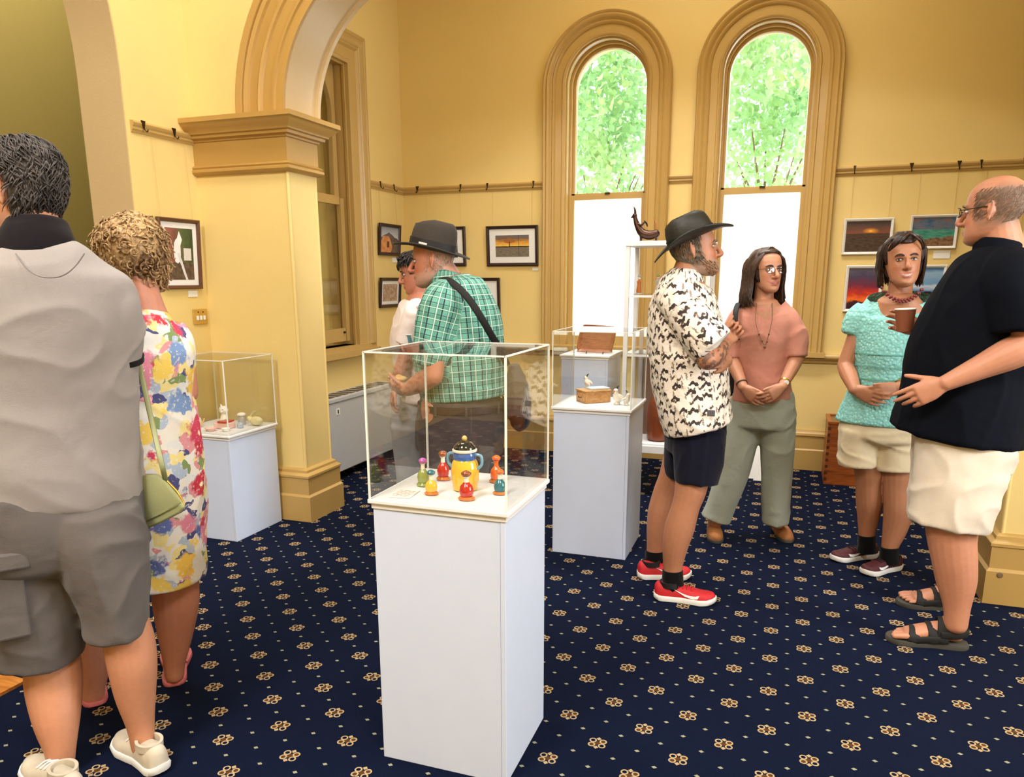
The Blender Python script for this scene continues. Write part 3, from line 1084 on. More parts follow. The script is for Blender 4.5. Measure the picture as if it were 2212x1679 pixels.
# wooden platter standing on the back plinth, small dish
M['platter'] = wood('red_brown_turned_wood', srgb(110, 55, 30), srgb(165, 95, 60), 9, 0.35, 0, 6)
r = thing('wooden_platter', 'red-brown wooden platter standing on edge on the back plinth', 'platter', (-1.19, 5.06, 0.952))
pts = []
outl = [(-.125, .012), (-.112, .0), (.098, .0), (.115, .018), (.135, .135), (.128, .165), (.10, .178), (-.07, .185), (-.095, .175), (-.112, .150), (-.130, .05)]
ol = []
for i in range(len(outl)):
    a_, b_, c_, d_ = [np.array(outl[(i + k) % len(outl)]) for k in (-1, 0, 1, 2)]
    for k in range(4):
        q = k / 4
        ol.append(0.5 * (2 * b_ + (c_ - a_) * q + (2 * a_ - 5 * b_ + 4 * c_ - d_) * q * q + (3 * b_ - a_ - 3 * c_ + d_) * q ** 3))
ol = np.array(ol)
cen = ol.mean(0)
R = []
for sc_, dy in ((0.80, .012), (0.86, .004), (0.95, -.004), (1.0, .002), (1.0, .010), (0.93, .022), (0.6, .028)):
    q = cen + (ol - cen) * sc_
    R.append([(-1.19 + a, 5.05 + dy + (b_ * 0.12), 0.962 + b_) for a, b_ in q])
MB().rings(R).build('dish', 'platter', r, smooth=True)
for dx in (-.06, .055):
    MB().tube([(-1.19 + dx, 5.035, 0.953), (-1.19 + dx, 5.05, .966), (-1.19 + dx, 5.075, .970)], [.004] * 3, n=8).build('stand_peg', 'hook', r, smooth=True)
tag(MB().lathe((-1.335, 5.16, 0.9525), [(.018, 0), (.021, .002), (.032, .045), (.030, .045), (.019, .004)], 20).build('small_bowl', 'acrylic', None, smooth=True, loc=(-1.335, 5.16, .9525)), 'small clear bowl beside the wooden platter', 'bowl')

# ------------------------------------------------------------------ things under the corner cover
Z3 = 0.6126
r = thing('cat_figurine', 'white ceramic cat bust with pointed ears in the corner case', 'figurine', (-3.09, 3.60, Z3))
p = V3(-3.09, 3.60, Z3)
mb = MB()
mb.lathe(p, [(.020, 0), (.026, .004), (.028, .02), (.020, .045), (.014, .06), (.012, .07)], 18)
mb.ell(p + V3(0, 0, .085), .030, .026, .024)
for s_ in (-1, 1):
    mb.tube([p + V3(s_ * .014, .004, .098), p + V3(s_ * .021, .006, .118)], [.010, .0015], n=8)
mb.ell(p + V3(.006, -.022, .078), .010, .008, .007)
mb.build('body', glaze('white', G_['white']), r, smooth='all')
for s_ in (-1, 1):
    MB().ell(p + V3(.004 + s_ * .010, -.023, .090), .004, .003, .0015).build('eye', glaze('black', G_['black']), r, smooth='all')
r = thing('pink_box', 'pink and white ceramic trinket box with red lid band in the corner case', 'box', (-3.0, 3.50, Z3))
bevel(MB().box(-3.05, -2.95, 3.46, 3.53, Z3, Z3 + .036).build('body', glaze('pink', G_['pink']), r), .006)
bevel(MB().box(-3.02, -2.96, 3.455, 3.535, Z3 + .0365, Z3 + .046).build('lid', glaze('red', srgb(150, 60, 55)), r), .004)
r = thing('oval_dish', 'shallow pink oval dish at the front of the corner case', 'dish', (-3.02, 3.40, Z3))
MB().lathe((-3.02, 3.40, Z3), [(.016, 0), (.019, .003), (.030, .016), (.028, .016), (.017, .005)], 22, 1.3, .9).build('bowl', glaze('pink', G_['pink']), r, smooth=True)
r = thing('round_dish', 'small white dish with brown inside in the corner case', 'dish', (-2.93, 3.42, Z3))
MB().lathe((-2.93, 3.42, Z3), [(.014, 0), (.018, .003), (.027, .018), (.025, .018), (.015, .006)], 22).build('bowl', glaze('white', G_['white']), r, smooth=True)
MB().lathe((-2.93, 3.42, Z3 + .0062), [(.015, 0), (.019, .004), (.002, .006)], 18).build('glaze_inside', glaze('brown', G_['brown']), r, smooth=True)
r = thing('lidded_jar', 'white lidded jar behind the pink box in the corner case', 'jar', (-2.98, 3.62, Z3))
MB().lathe((-2.98, 3.62, Z3), [(.018, 0), (.022, .004), (.024, .04), (.019, .055)], 20).build('body', glaze('grey', G_['grey']), r, smooth=True)
MB().lathe((-2.98, 3.62, Z3 + .0552), [(.025, 0), (.026, .008), (.018, .015), (.004, .018)], 20).build('lid', glaze('white', G_['white']), r, smooth=True)
r = thing('rabbit_dish', 'pale yellow ceramic rabbit dish with raised ears in the corner case', 'figurine', (-2.88, 3.62, Z3))
p = V3(-2.88, 3.62, Z3)
mb = MB().ell(p + V3(.004, 0, .028), .044, .028, .0275)
mb.ell(p + V3(-.036, -.004, .040), .020, .017, .017)
for s_ in (-1, 1):
    mb.tube([p + V3(-.030, s_ * .007, .052), p + V3(-.012, s_ * .010, .074), p + V3(.002, s_ * .012, .088)], [(.006, .003), (.008, .003), (.002, .002)], n=8)
mb.build('body', glaze('cream', srgb(240, 226, 170)), r, smooth='all')
r = thing('small_pot', 'small blue and white pot beside the rabbit dish in the corner case', 'pot', (-2.92, 3.53, Z3))
MB().lathe((-2.92, 3.53, Z3), [(.014, 0), (.018, .003), (.019, .022), (.012, .030), (.004, .034)], 18).build('body', glaze('greyblue', srgb(170, 180, 190)), r, smooth=True)
r = thing('teapot', 'white and gold teapot partly behind the woman in the corner case', 'teapot', (-3.17, 3.46, Z3))
p = V3(-3.17, 3.46, Z3)
MB().lathe(p, [(.018, 0), (.024, .004), (.034, .03), (.026, .055), (.012, .062)], 20).build('body', glaze('white', G_['white']), r, smooth=True)
MB().lathe(p + V3(0, 0, .0622), [(.014, 0), (.012, .008), (.004, .012), (.005, .018)], 14).build('lid', glaze('gold', G_['gold']), r, smooth=True)
MB().tube([p + V3(.030, 0, .02), p + V3(.048, 0, .034), p + V3(.058, 0, .055)], [.007, .005, .004], n=8).build('spout', glaze('gold', G_['gold']), r, smooth='all')
MB().tube([p + V3(-.026, 0, .05), p + V3(-.048, 0, .045), p + V3(-.045, 0, .022), p + V3(-.028, 0, .014)], [.004] * 4, n=8).build('handle', glaze('gold', G_['gold']), r, smooth='all')

# ------------------------------------------------------------------ white display cabinet with glass shelves
M['bronze'] = plain('dark_bronze', srgb(70, 48, 38), 0.35, 0.8, 0.25, 60)
CX0, CX1, CY0, CY1, CB, CT = -0.990, -0.450, 4.99, 5.345, 0.30, 1.685
r = thing('display_cabinet', 'tall white framed display cabinet with glass shelves behind the man in the leaf-print shirt', 'cabinet', ((CX0 + CX1) / 2, (CY0 + CY1) / 2, 0))
pw_ = 0.028
for x in (CX0, CX1 - pw_):
    for y in (CY0, CY1 - pw_):
        bevel(MB().box(x, x + pw_, y, y + pw_, 0.0, CT - 0.032).build('post', 'whitep', r), .002)
bevel(MB().box(CX0 - .004, CX1 + .004, CY0 - .004, CY1 + .004, CT - 0.0315, CT).build('top', 'whitep', r), .003)
bevel(MB().box(CX0 + pw_, CX1 - pw_, CY0 + .002, CY1 - .002, CB, CB + .05).build('bottom_rail', 'whitep', r), .002)
MB().box(CX0 + pw_, CX1 - pw_, CY0 + .012, CY1 - .012, CB + .0505, CB + .062).build('floor_board', 'whitep', r)
for z in (0.96, 1.345):
    MB().box(CX0 + .006, CX1 - .006, CY0 + .03, CY1 - .03, z, z + .006).build('shelf', 'acrylic', r)
    for y in (CY0 + .005, CY1 - .02):
        MB().box(CX0 + pw_, CX1 - pw_, y, y + .015, z - .014, z - .001).build('shelf_rail', 'whitep', r)
MB().box(CX0 + pw_, CX1 - pw_, CY1 - .012, CY1 - .006, CB + .05, .90).build('back_panel', plain('brown_backing', srgb(120, 90, 70), .7), r)


def little_figure(label, x, y, z, h, c1, c2, c3):
    q = thing('standing_figurine', label, 'figurine', (x, y, z), 'small figurines in the display cabinet')
    p = V3(x, y, z)
    MB().lathe(p, [(h * .16, 0), (h * .17, h * .04), (h * .05, h * .06)], 14).build('base', glaze('white', G_['white']), q, smooth=True)
    MB().lathe(p + V3(0, 0, h * .06), [(h * .14, 0), (h * .15, h * .1), (h * .10, h * .4), (h * .13, h * .55), (h * .05, h * .66)], 14).build('robe', glaze(c1, G_[c1]), q, smooth=True)
    MB().ell(p + V3(0, 0, h * .79), h * .075, h * .075, h * .09).build('head', glaze(c2, G_[c2]), q, smooth='all')
    MB().lathe(p + V3(0, 0, h * .85), [(h * .11, 0), (h * .08, h * .05), (h * .03, h * .12)], 12).build('cap', glaze(c3, G_[c3]), q, smooth=True)


little_figure('little cabinet figurine with an orange robe', -0.925, 5.16, 1.3515, .13, 'tan', 'white', 'grey')
little_figure('little cabinet figurine with a dark blue coat', -0.800, 5.16, 1.3515, .135, 'grey', 'pink', 'green')
r = thing('brown_jug', 'brown glazed jug with pale handle in the bottom of the display cabinet', 'jug', (-0.76, 5.15, CB + .0625))
p = V3(-0.76, 5.15, CB + .0625)
M['jug'] = plain('brown_salt_glaze', srgb(125, 62, 30), 0.25, 0, 0.35, 18)
MB().lathe(p, [(.06, 0), (.075, .01), (.085, .12), (.08, .24), (.05, .31), (.035, .34), (.04, .36)], 24).build('body', 'jug', r, smooth=True)
MB().tube([p + V3(.035, -.02, .345), p + V3(.085, -.03, .36), p + V3(.115, -.03, .30), p + V3(.085, -.02, .20)], [.010] * 4, n=10).build('handle', glaze('white', G_['white']), r, smooth='all')
# bronze on top of the cabinet
r = thing('bronze_sculpture', 'dark bronze long-necked animal sculpture on top of the white cabinet', 'sculpture', (-0.88, 5.17, CT))
q = V3(-0.88, 5.17, CT)
MB().box(q[0] - .085, q[0] + .17, q[1] - .018, q[1] + .018, CT + .0003, CT + .008).build('base_plate', 'bronze', r)
mb = MB()
mb.tube([q + V3(.055, 0, .055), q + V3(.01, 0, .045), q + V3(-.04, 0, .062), q + V3(-.072, 0, .11), q + V3(-.088, 0, .155), q + V3(-.092, 0, .172)], [.026, .030, .028, .020, .014, .016], n=14)
mb.tube([q + V3(-.088, 0, .172), q + V3(-.112, 0, .160)], [.013, .005], n=10)
mb.build('body', 'bronze', r, smooth='all')
for s_ in (-1, 1):
    MB().tube([q + V3(-.088, s_ * .006, .180), q + V3(-.090, s_ * .008, .205), q + V3(-.098, s_ * .010, .226)], [.007, .006, .0015], n=8).build('ear', 'bronze', r, smooth='all')
    MB().tube([q + V3(-.066, s_ * .014, .118), q + V3(-.045, s_ * .016, .110), q + V3(-.030, s_ * .010, .125)], [.007, .005, .004], n=8).build('arm', 'bronze', r, smooth='all')
    MB().tube([q + V3(-.046, s_ * .012, .045), q + V3(-.046, s_ * .014, .010)], [.008, .005], n=8).build('leg', 'bronze', r, smooth='all')
    MB().tube([q + V3(.05, s_ * .014, .045), q + V3(.055, s_ * .014, .012)], [.010, .005], n=8).build('leg', 'bronze', r, smooth='all')
MB().tube([q + V3(-.025, 0, .135), q + V3(-.012, 0, .118), q + V3(-.006, 0, .102)], [(.010, .004), (.014, .006), (.006, .004)], n=10).build('lyre', 'bronze', r, smooth='all')
MB().tube([q + V3(.05, 0, .06), q + V3(.048, 0, .11), q + V3(.036, 0, .155)], [.008, .006, .002], n=8).build('tail', plain('gilt_bronze', srgb(170, 110, 60), .35, .8), r, smooth='all')

# ------------------------------------------------------------------ grey heater cabinet under the side window
M['heater'] = plain('grey_blue_enamel', (0.50, 0.52, 0.54, 1), 0.4, var=0.03)
r = thing('convector_heater', 'long grey convector heater under the side sash window', 'heater', (-3.06, 4.87, 0))
bevel(MB().box(-3.165, -2.975, 4.16, 5.55, 0.075, 0.592).build('body', 'heater', r), .006)
bevel(MB().box(-3.168, -2.965, 4.15, 5.56, 0.5925, 0.622).build('top_cap', 'heater', r), .004)
for y in (4.25, 5.42):
    MB().box(-3.15, -2.99, y, y + .05, 0, .0745).build('foot', 'hook', r)
for k in range(14):
    MB().box(-3.13, -3.0, 4.22 + k * .093, 4.22 + k * .093 + .06, .6222, .6245).build('grille_slot', 'hook', r)
mb = MB().box(-2.9748, -2.972, 4.62, 4.665, 0.50, 0.545)
st = mb.build('sticker', 'card', r)
MB().box(-2.9718, -2.9712, 4.635, 4.65, 0.508, 0.535).build('printed_mark', 'hook', st)

# ------------------------------------------------------------------ wooden chest with glass lid, leaflet stand
M['chest'] = wood('red_orange_cedar', srgb(120, 58, 22), srgb(178, 98, 42), 5, 0.35, 0, 9)
CH = (0.352, 0.98, 5.715, 6.06)
r = thing('wooden_chest', 'red-brown wooden chest with a glass lid by the window wall', 'chest', (0.66, 5.88, 0))
x0, x1, y0, y1 = CH
bevel(MB().box(x0, x1, y0, y0 + .018, 0, .44).build('front_board', 'chest', r), .002)
bevel(MB().box(x0, x1, y1 - .018, y1, 0, .44).build('back_board', 'chest', r), .002)
bevel(MB().box(x0 - .0005, x0 + .018, y0 + .0185, y1 - .0185, 0, .44).build('side_board', 'chest', r), .002)
bevel(MB().box(x1 - .018, x1, y0 + .0185, y1 - .0185, 0, .44).build('side_board', 'chest', r), .002)
MB().box(x0 + .018, x1 - .018, y0 + .018, y1 - .018, 0.01, .36).build('inner_tray', 'chest', r)
M['joint'] = plain('dark_end_grain', srgb(84, 40, 16), .5)
for k in range(9):
    MB().box(x0 - .0012, x0 + .017, y0 - .0012, y0 + .0172, .03 + k * .046, .052 + k * .046).build('finger_joint', 'joint', r)
lid = MB().box(x0 - .004, x1 + .004, y0 - .004, y0 + .022, .4405, .458).box(x0 - .004, x1 + .004, y1 - .022, y1 + .004, .4405, .458).box(x0 - .004, x0 + .022, y0 + .022, y1 - .022, .4405, .458).box(x1 - .022, x1 + .004, y0 + .022, y1 - .022, .4405, .458).build('lid_frame', 'chest', r)
MB().box(x0 + .02, x1 - .02, y0 + .02, y1 - .02, .447, .451).build('lid_pane', 'acrylic', lid)
tag(MB().box(.425, .50, 5.735, 5.775, .4585, .4605).build('caption_card', 'card', None, loc=(.46, 5.755, .4585)), 'white card lying on the glass lid of the wooden chest', 'card')
M['print'] = plain('grey_print', srgb(95, 95, 100), .7)
r = thing('leaflet_stand', 'white leaflet stand on the carpet behind the woman in the coral top', 'stand', (-0.12, 5.72, 0))
for k, (dx, dy, s_, h) in enumerate(((-.055, .05, 1, .235), (.03, 0, 1, .215))):
    pts = [V3(-0.16 + dx, 5.66 + dy, 0), V3(-0.02 + dx, 5.66 + dy, 0)]
    top = V3(0.035, .07, h)
    mb = MB().add([pts[0], pts[1], pts[1] + top, pts[0] + top, pts[0] + V3(0, .01, 0), pts[1] + V3(0, .01, 0), pts[1] + top + V3(0, .01, 0), pts[0] + top + V3(0, .01, 0)],
                  [(0, 1, 2, 3), (7, 6, 5, 4), (0, 4, 5, 1), (1, 5, 6, 2), (2, 6, 7, 3), (3, 7, 4, 0)])
    pg = mb.build('panel', 'card', r)
    if k == 1:
        for q in (.80, .55, .50):
            a = pts[0] + top * q + V3(.045, -.002, 0)
            c_ = V3(.06, 0, 0)
            d_ = top * .028
            MB().add([a, a + c_, a + c_ + d_, a + d_, a + V3(0, .002, 0), a + c_ + V3(0, .002, 0), a + c_ + d_ + V3(0, .002, 0), a + d_ + V3(0, .002, 0)], [(0, 1, 2, 3), (7, 6, 5, 4), (0, 4, 5, 1), (1, 5, 6, 2), (2, 6, 7, 3), (3, 7, 4, 0)]).build('text_line', 'print', pg)

# light switch on near wall
M['brassp'] = plain('brass_switch_plate', srgb(205, 165, 80), .35, .35)
r = thing('light_switch', 'square brass-coloured switch plate with rockers on the left wall', 'switch', (XN + .001, 3.72, 1.234))
bevel(MB().box(XN + .0005, XN + .010, 3.662, 3.778, 1.19, 1.28).build('plate', 'brassp', r), .003)
for k in range(3):
    bevel(MB().box(XN + .0102, XN + .016, 3.682 + k * .028, 3.698 + k * .028, 1.215, 1.240).build('rocker', 'card', r), .001)
for k in range(2):
    MB().lathe((XN + .0101, 3.70 + k * .04, 1.262), [(.004, 0), (.004, .002)], 10, axis=(1, 0, 0)).build('screw', 'hook', r)

# ------------------------------------------------------------------ framed pictures
M['fdark'] = plain('dark_stained_frame', srgb(48, 28, 24), 0.35)
M['fbrown'] = plain('brown_stained_frame', srgb(92, 56, 34), 0.4)
M['fwhite'] = plain('white_painted_frame', (0.84, 0.83, 0.80, 1), 0.4, var=0.02)
M['mount'] = plain('white_mount_board', (0.82, 0.82, 0.83, 1), 0.8, var=0.01)
M['cord'] = plain('thin_hanging_cord', srgb(205, 170, 105), 0.5)


def art(name, fn):
    ma, t, b = mat_new(name)
    u, v, w = attr_xy(t, 'pat')
    setc(t, b, fn(t, u, v))
    b.inputs['Roughness'].default_value = 0.35
    return ma


def uvec(t, u, v, su=1.0, sv=1.0):
    return vec(t, u * su, v * sv, 0.0)


def a_sunset_hills(t, u, v):
    n = noise(t, 3, 5, .6, uvec(t, u, v, 1, .6))
    sky = ramp(t, v + n * .15, [(.5, srgb(170, 80, 30)), (.75, srgb(120, 75, 60)), (1.0, srgb(70, 58, 62))])
    d = ((u - .56) * (u - .56) * 2.0 + (v - .68) * (v - .68) * 7.0).sqrt()
    sky = mix(t, d.ramp(.28, .02), sky, srgb(255, 170, 40))
    sky = mix(t, d.lt(.05), sky, srgb(255, 225, 120))
    land = ramp(t, noise(t, 9, 5, .7, uvec(t, u, v, 1, 2)), [(.3, srgb(34, 24, 20)), (.7, srgb(96, 72, 58))])
    return mix(t, v.lt(.60) + (noise(t, 3, 3, .5, uvec(t, u, v, 1, 0)) * .12 + .54 - v).gt(0.0), sky, land)


def a_coast(t, u, v):
    n = noise(t, 4, 6, .6, uvec(t, u, v, 1, 2.2), dist=.6)
    sky = ramp(t, n, [(.3, srgb(38, 82, 130)), (.5, srgb(92, 110, 130)), (.7, srgb(140, 90, 80))])
    sea = ramp(t, noise(t, 5, 5, .6, uvec(t, u, v, 1, 3)), [(.3, srgb(28, 110, 105)), (.6, srgb(80, 160, 140)), (.75, srgb(130, 90, 70))])
    rock = ramp(t, noise(t, 12, 5, .7, uvec(t, u, v)), [(.3, srgb(60, 45, 34)), (.7, srgb(165, 125, 92))])
    c = mix(t, (v + n * .15).lt(.66), sky, sea)
    return mix(t, (v - u * .10 + n * .25).lt(.36), c, rock)


def a_redsky(t, u, v):
    n = noise(t, 3.5, 6, .62, uvec(t, u, v, 1, 2.4), dist=.5)
    c = ramp(t, v * 1.0 + (n - .5) * .35, [(.0, srgb(40, 16, 30)), (.16, srgb(66, 22, 34)), (.22, srgb(255, 120, 40)), (.38, srgb(205, 52, 32)), (.58, srgb(120, 40, 66)), (.8, srgb(72, 62, 92)), (1, srgb(98, 92, 112))])
    return c


def a_bluesea(t, u, v):
    n = noise(t, 3, 5, .55, uvec(t, u, v, .6, 3))
    c = ramp(t, v + (n - .5) * .25, [(.2, srgb(80, 130, 180)), (.42, srgb(60, 120, 190)), (.55, srgb(210, 225, 235)), (.62, srgb(110, 160, 205)), (.85, srgb(150, 185, 215)), (1, srgb(70, 120, 180))])
    d = ((u - .62) * (u - .62) * 1.4 + (v - .22) * (v - .22) * 3.0).sqrt()
    return mix(t, (d + (n - .5) * .1).lt(.36), c, srgb(34, 30, 26))


def a_tealabs(t, u, v):
    n = noise(t, 4, 5, .6, uvec(t, u, v, 1.5, 1))
    return ramp(t, n, [(.3, srgb(30, 110, 120)), (.5, srgb(120, 190, 190)), (.7, srgb(50, 70, 80))])


def a_tree(t, u, v):
    n = noise(t, 4, 6, .6, uvec(t, u, v, 1, 2.0), dist=.7)
    sky = ramp(t, v + (n - .5) * .35, [(.5, srgb(245, 200, 95)), (.68, srgb(215, 150, 60)), (.85, srgb(120, 95, 80)), (1, srgb(100, 105, 115))])
    d = ((u - .42) * (u - .42) * 2.0 + (v - .72) * (v - .72) * 9.0).sqrt()
    sky = mix(t, (d + (n - .5) * .3).lt(.26) * .8, sky, srgb(160, 90, 50))
    sky = mix(t, (u - .42).abs().lt(.014) * v.lt(.7), sky, srgb(70, 45, 30))
    fld = ramp(t, noise(t, 10, 4, .6, uvec(t, u, v, 1, 3)), [(.3, srgb(92, 82, 72)), (.7, srgb(142, 132, 118))])
    c = mix(t, (v + (n - .5) * .05).lt(.47), sky, fld)
    c = mix(t, (v + (n - .5) * .05).band(.44, .49), c, srgb(60, 50, 36))
    return mix(t, (u - .70).abs().lt(.006), c, srgb(52, 46, 40))


def a_mount(t, u, v):
    n = noise(t, 3, 5, .6, uvec(t, u, v))
    sky = mix(t, v.ramp(.5, 1), srgb(205, 210, 218), srgb(130, 140, 155))
    mt = ramp(t, noise(t, 7, 5, .6, uvec(t, u, v)), [(.3, srgb(70, 58, 58)), (.7, srgb(120, 105, 100))])
    c = mix(t, (v - (u - .45).abs() * -.55 + (n - .5) * .2).lt(.80), sky, mt)
    d = ((u - .3) * (u - .3) + (v - .2) * (v - .2) * .55).sqrt()
    c = mix(t, (d + (n - .5) * .25).lt(.33), c, ramp(t, noise(t, 5, 4, .5, uvec(t, u, v)), [(.3, srgb(230, 165, 105)), (.7, srgb(185, 110, 60))]))
    return mix(t, (u - .42).abs().lt(.05) * (v - .32).abs().lt(.12), c, srgb(90, 42, 24))


def a_bird(t, u, v):
    n = noise(t, 6, 5, .65, uvec(t, u, v, 3, .8), dist=1.0)
    c = ramp(t, n, [(.3, srgb(94, 66, 56)), (.5, srgb(170, 140, 120)), (.7, srgb(222, 205, 188))])
    d = ((u - .45) * (u - .45) * 3.5 + (v - .5) * (v - .5) * .9).sqrt()
    return mix(t, (d + (n - .5) * .12).lt(.22), c, mix(t, n, srgb(105, 62, 38), srgb(215, 190, 160)))


def a_heron(t, u, v):
    n = noise(t, 5, 5, .6, uvec(t, u, v))
    c = ramp(t, u * .7 + n * .5, [(.3, srgb(150, 92, 84)), (.5, srgb(118, 70, 62)), (.7, srgb(78, 96, 58)), (.9, srgb(52, 70, 40))])
    c = mix(t, v.lt(.34), c, ramp(t, noise(t, 9, 4, .6, uvec(t, u, v)), [(.3, srgb(50, 38, 32)), (.7, srgb(112, 92, 78))]))
    d = ((u - .40) * (u - .40) * 4.0 + (v - .55) * (v - .55) * 1.1).sqrt()
    c = mix(t, (d + (n - .5) * .18).lt(.26), c, srgb(232, 232, 236))
    c = mix(t, ((u - .50).abs() + (v - .78).abs() * .6).lt(.10), c, srgb(240, 240, 240))
    c = mix(t, (u + v * .55 - .72 + (n - .5) * .1).abs().lt(.045) * v.lt(.52), c, srgb(215, 215, 222))
    return mix(t, (u - .78).abs().lt(.14) * (v - .5).abs().lt(.12), c, srgb(214, 210, 208))


def a_grey(t, u, v):
    n = noise(t, 4, 5, .6, uvec(t, u, v, 1, 2))
    return ramp(t, v + (n - .5) * .4, [(.2, srgb(60, 62, 60)), (.5, srgb(130, 128, 124)), (.8, srgb(186, 186, 190))])


def framed(name, label, wall, u0, u1, z0, z1, fw_, fmat, mount, fn, cords=True, group=None, tilt=0.018, cat='picture'):
    """wall 'W': on window wall (u = x); 'L': side wall; 'N': near-left wall (u = y)"""
    if wall == 'W':
        o0, U, OUT = V3(0, YW, 0), V3(1, 0, 0), V3(0, -1, 0)
    elif wall == 'L':
        o0, U, OUT = V3(XL, 0, 0), V3(0, 1, 0), V3(1, 0, 0)
    else:
        o0, U, OUT = V3(XN, 0, 0), V3(0, 1, 0), V3(1, 0, 0)
    Z = V3(0, 0, 1)
    c = o0 + U * (u0 + u1) / 2 + Z * z0 + OUT * 0.003
    r = thing(name, label, cat, c, group)
    d = 0.022

    def pt(u, z, h):
        q = (z - z0) / (z1 - z0)
        return o0 + U * u + Z * z + OUT * (0.003 + h + tilt * q)
    mb = MB()
    R = []
    for (u, z, su, sz) in ((u0, z0, 1, 1), (u1, z0, -1, 1), (u1, z1, -1, -1), (u0, z1, 1, -1), (u0, z0, 1, 1)):
        R.append([pt(u, z, 0), pt(u, z, d * .8), pt(u + su * fw_ * .25, z + sz * fw_ * .25, d), pt(u + su * fw_ * .8, z + sz * fw_ * .8, d * .8), pt(u + su * fw_, z + sz * fw_, d * .5), pt(u + su * fw_, z + sz * fw_, 0)])
    mb.rings(R, cap0=False, cap1=False)
    mb.build('frame', fmat, r)
    a, b_, e_, g_ = u0 + fw_ * .95, u1 - fw_ * .95, z0 + fw_ * .95, z1 - fw_ * .95

    def slab(a, b_, e_, g_, h0, h1):
        return [pt(a, e_, h1), pt(b_, e_, h1), pt(b_, g_, h1), pt(a, g_, h1), pt(a, e_, h0), pt(b_, e_, h0), pt(b_, g_, h0), pt(a, g_, h0)], [(0, 1, 2, 3), (7, 6, 5, 4), (0, 4, 5, 1), (1, 5, 6, 2), (2, 6, 7, 3), (3, 7, 4, 0)]
    if mount:
        v, f = slab(a, b_, e_, g_, 0.001, 0.006)
        mesh_obj('mount', v, f, 'mount', r)
        a, b_, e_, g_ = a + mount, b_ - mount, e_ + mount * .92, g_ - mount * .92
    v, f = slab(a, b_, e_, g_, 0.0062, 0.0075)
    uv = np.array([(0, 0, 0), (1, 0, 0), (1, 1, 0), (0, 1, 0)] * 2, float)
    mesh_obj('print', v, f, art('art_' + name + '_' + fn.__name__, fn), r, attrs={'pat': uv})
    if cords:
        zr = 2.16 if wall != 'N' else 2.21
        for u in (u0 + (u1 - u0) * .12, u0 + (u1 - u0) * .88):
            MB().tube([pt(u, z1 - .01, .002), o0 + U * u + Z * zr + OUT * .012], [.0009, .0009], n=6, sub=1, cap=0).build('hanging_cord', 'cord', r)
    return r


framed('framed_photo', 'dark-framed photo of an orange hut under a grey mountain on the side wall', 'L', 5.655, 6.015, 1.645, 1.90, .026, 'fdark', 0, a_mount, group='dark-framed photos')
framed('framed_photo', 'dark-framed photo of pale brown reeds on the side wall, lower one', 'L', 5.635, 5.99, 1.218, 1.464, .026, 'fdark', .03, a_bird, cords=False, group='dark-framed photos')
framed('framed_photo', 'dark-framed photo of a lone tree under a golden sky beside the arched window', 'W', -2.393, -1.940, 1.556, 1.880, .026, 'fdark', .055, a_tree, group='dark-framed photos')
framed('framed_photo', 'dark-framed grey landscape photo partly behind the man in the green checked shirt', 'W', -2.74, -2.276, 1.13, 1.461, .026, 'fdark', .075, a_grey, cords=False, group='dark-framed photos')
framed('framed_photo', 'dark-framed photo hidden behind the grey felt hat', 'W', -2.99, -2.585, 1.56, 1.885, .026, 'fdark', .05, a_grey, group='dark-framed photos')
framed('framed_photo', 'brown-framed photo of a white bird on the wall behind the curly-haired woman', 'N', 3.425, 3.748, 1.398, 1.791, .022, 'fbrown', .035, a_heron)
framed('painting', 'white-framed painting of an orange sun over dark hills', 'W', .362, .687, 1.614, 1.864, .020, 'fwhite', 0, a_sunset_hills, group='white-framed landscape paintings')
framed('painting', 'white-framed painting of a teal rocky coast', 'W', .79, 1.088, 1.648, 1.876, .018, 'fwhite', 0, a_coast, group='white-framed landscape paintings')
framed('painting', 'white-framed painting of a fiery red sunset', 'W', .403, .652, 1.208, 1.539, .022, 'fwhite', 0, a_redsky, cords=False, group='white-framed landscape paintings')
framed('painting', 'white-framed painting of a blue sea with a dark rock', 'W', .80, 1.05, 1.215, 1.539, .020, 'fwhite', 0, a_bluesea, cords=False, group='white-framed landscape paintings')
framed('painting', 'white-framed teal painting mostly behind the man in the navy shirt', 'W', 1.187, 1.50, 1.36, 1.668, .022, 'fwhite', 0, a_tealabs, group='white-framed landscape paintings')


def wcard(label, wall, u0, u1, z0, z1):
    if wall == 'W':
        o = MB().box(u0, u1, YW - .005, YW - .0005, z0, z1).build('caption_card', 'card', None, loc=((u0 + u1) / 2, YW - .001, z0))
    else:
        X = XL if wall == 'L' else XN
        o = MB().box(X + .0005, X + .005, u0, u1, z0, z1).build('caption_card', 'card', None, loc=(X + .001, (u0 + u1) / 2, z0))
    tag(o, label, 'card', 'caption cards under the pictures')


wcard('white caption card under the lone tree photo', 'W', -1.995, -1.945, 1.518, 1.542)
wcard('white caption card under the mountain hut photo', 'L', 5.90, 5.99, 1.592, 1.63)
wcard('white caption card under the white bird photo', 'N', 3.640, 3.715, 1.352, 1.388)
wcard('white caption card under the orange sun painting', 'W', .592, .655, 1.562, 1.608)
wcard('white caption card under the teal coast painting', 'W', .958, 1.062, 1.582, 1.636)

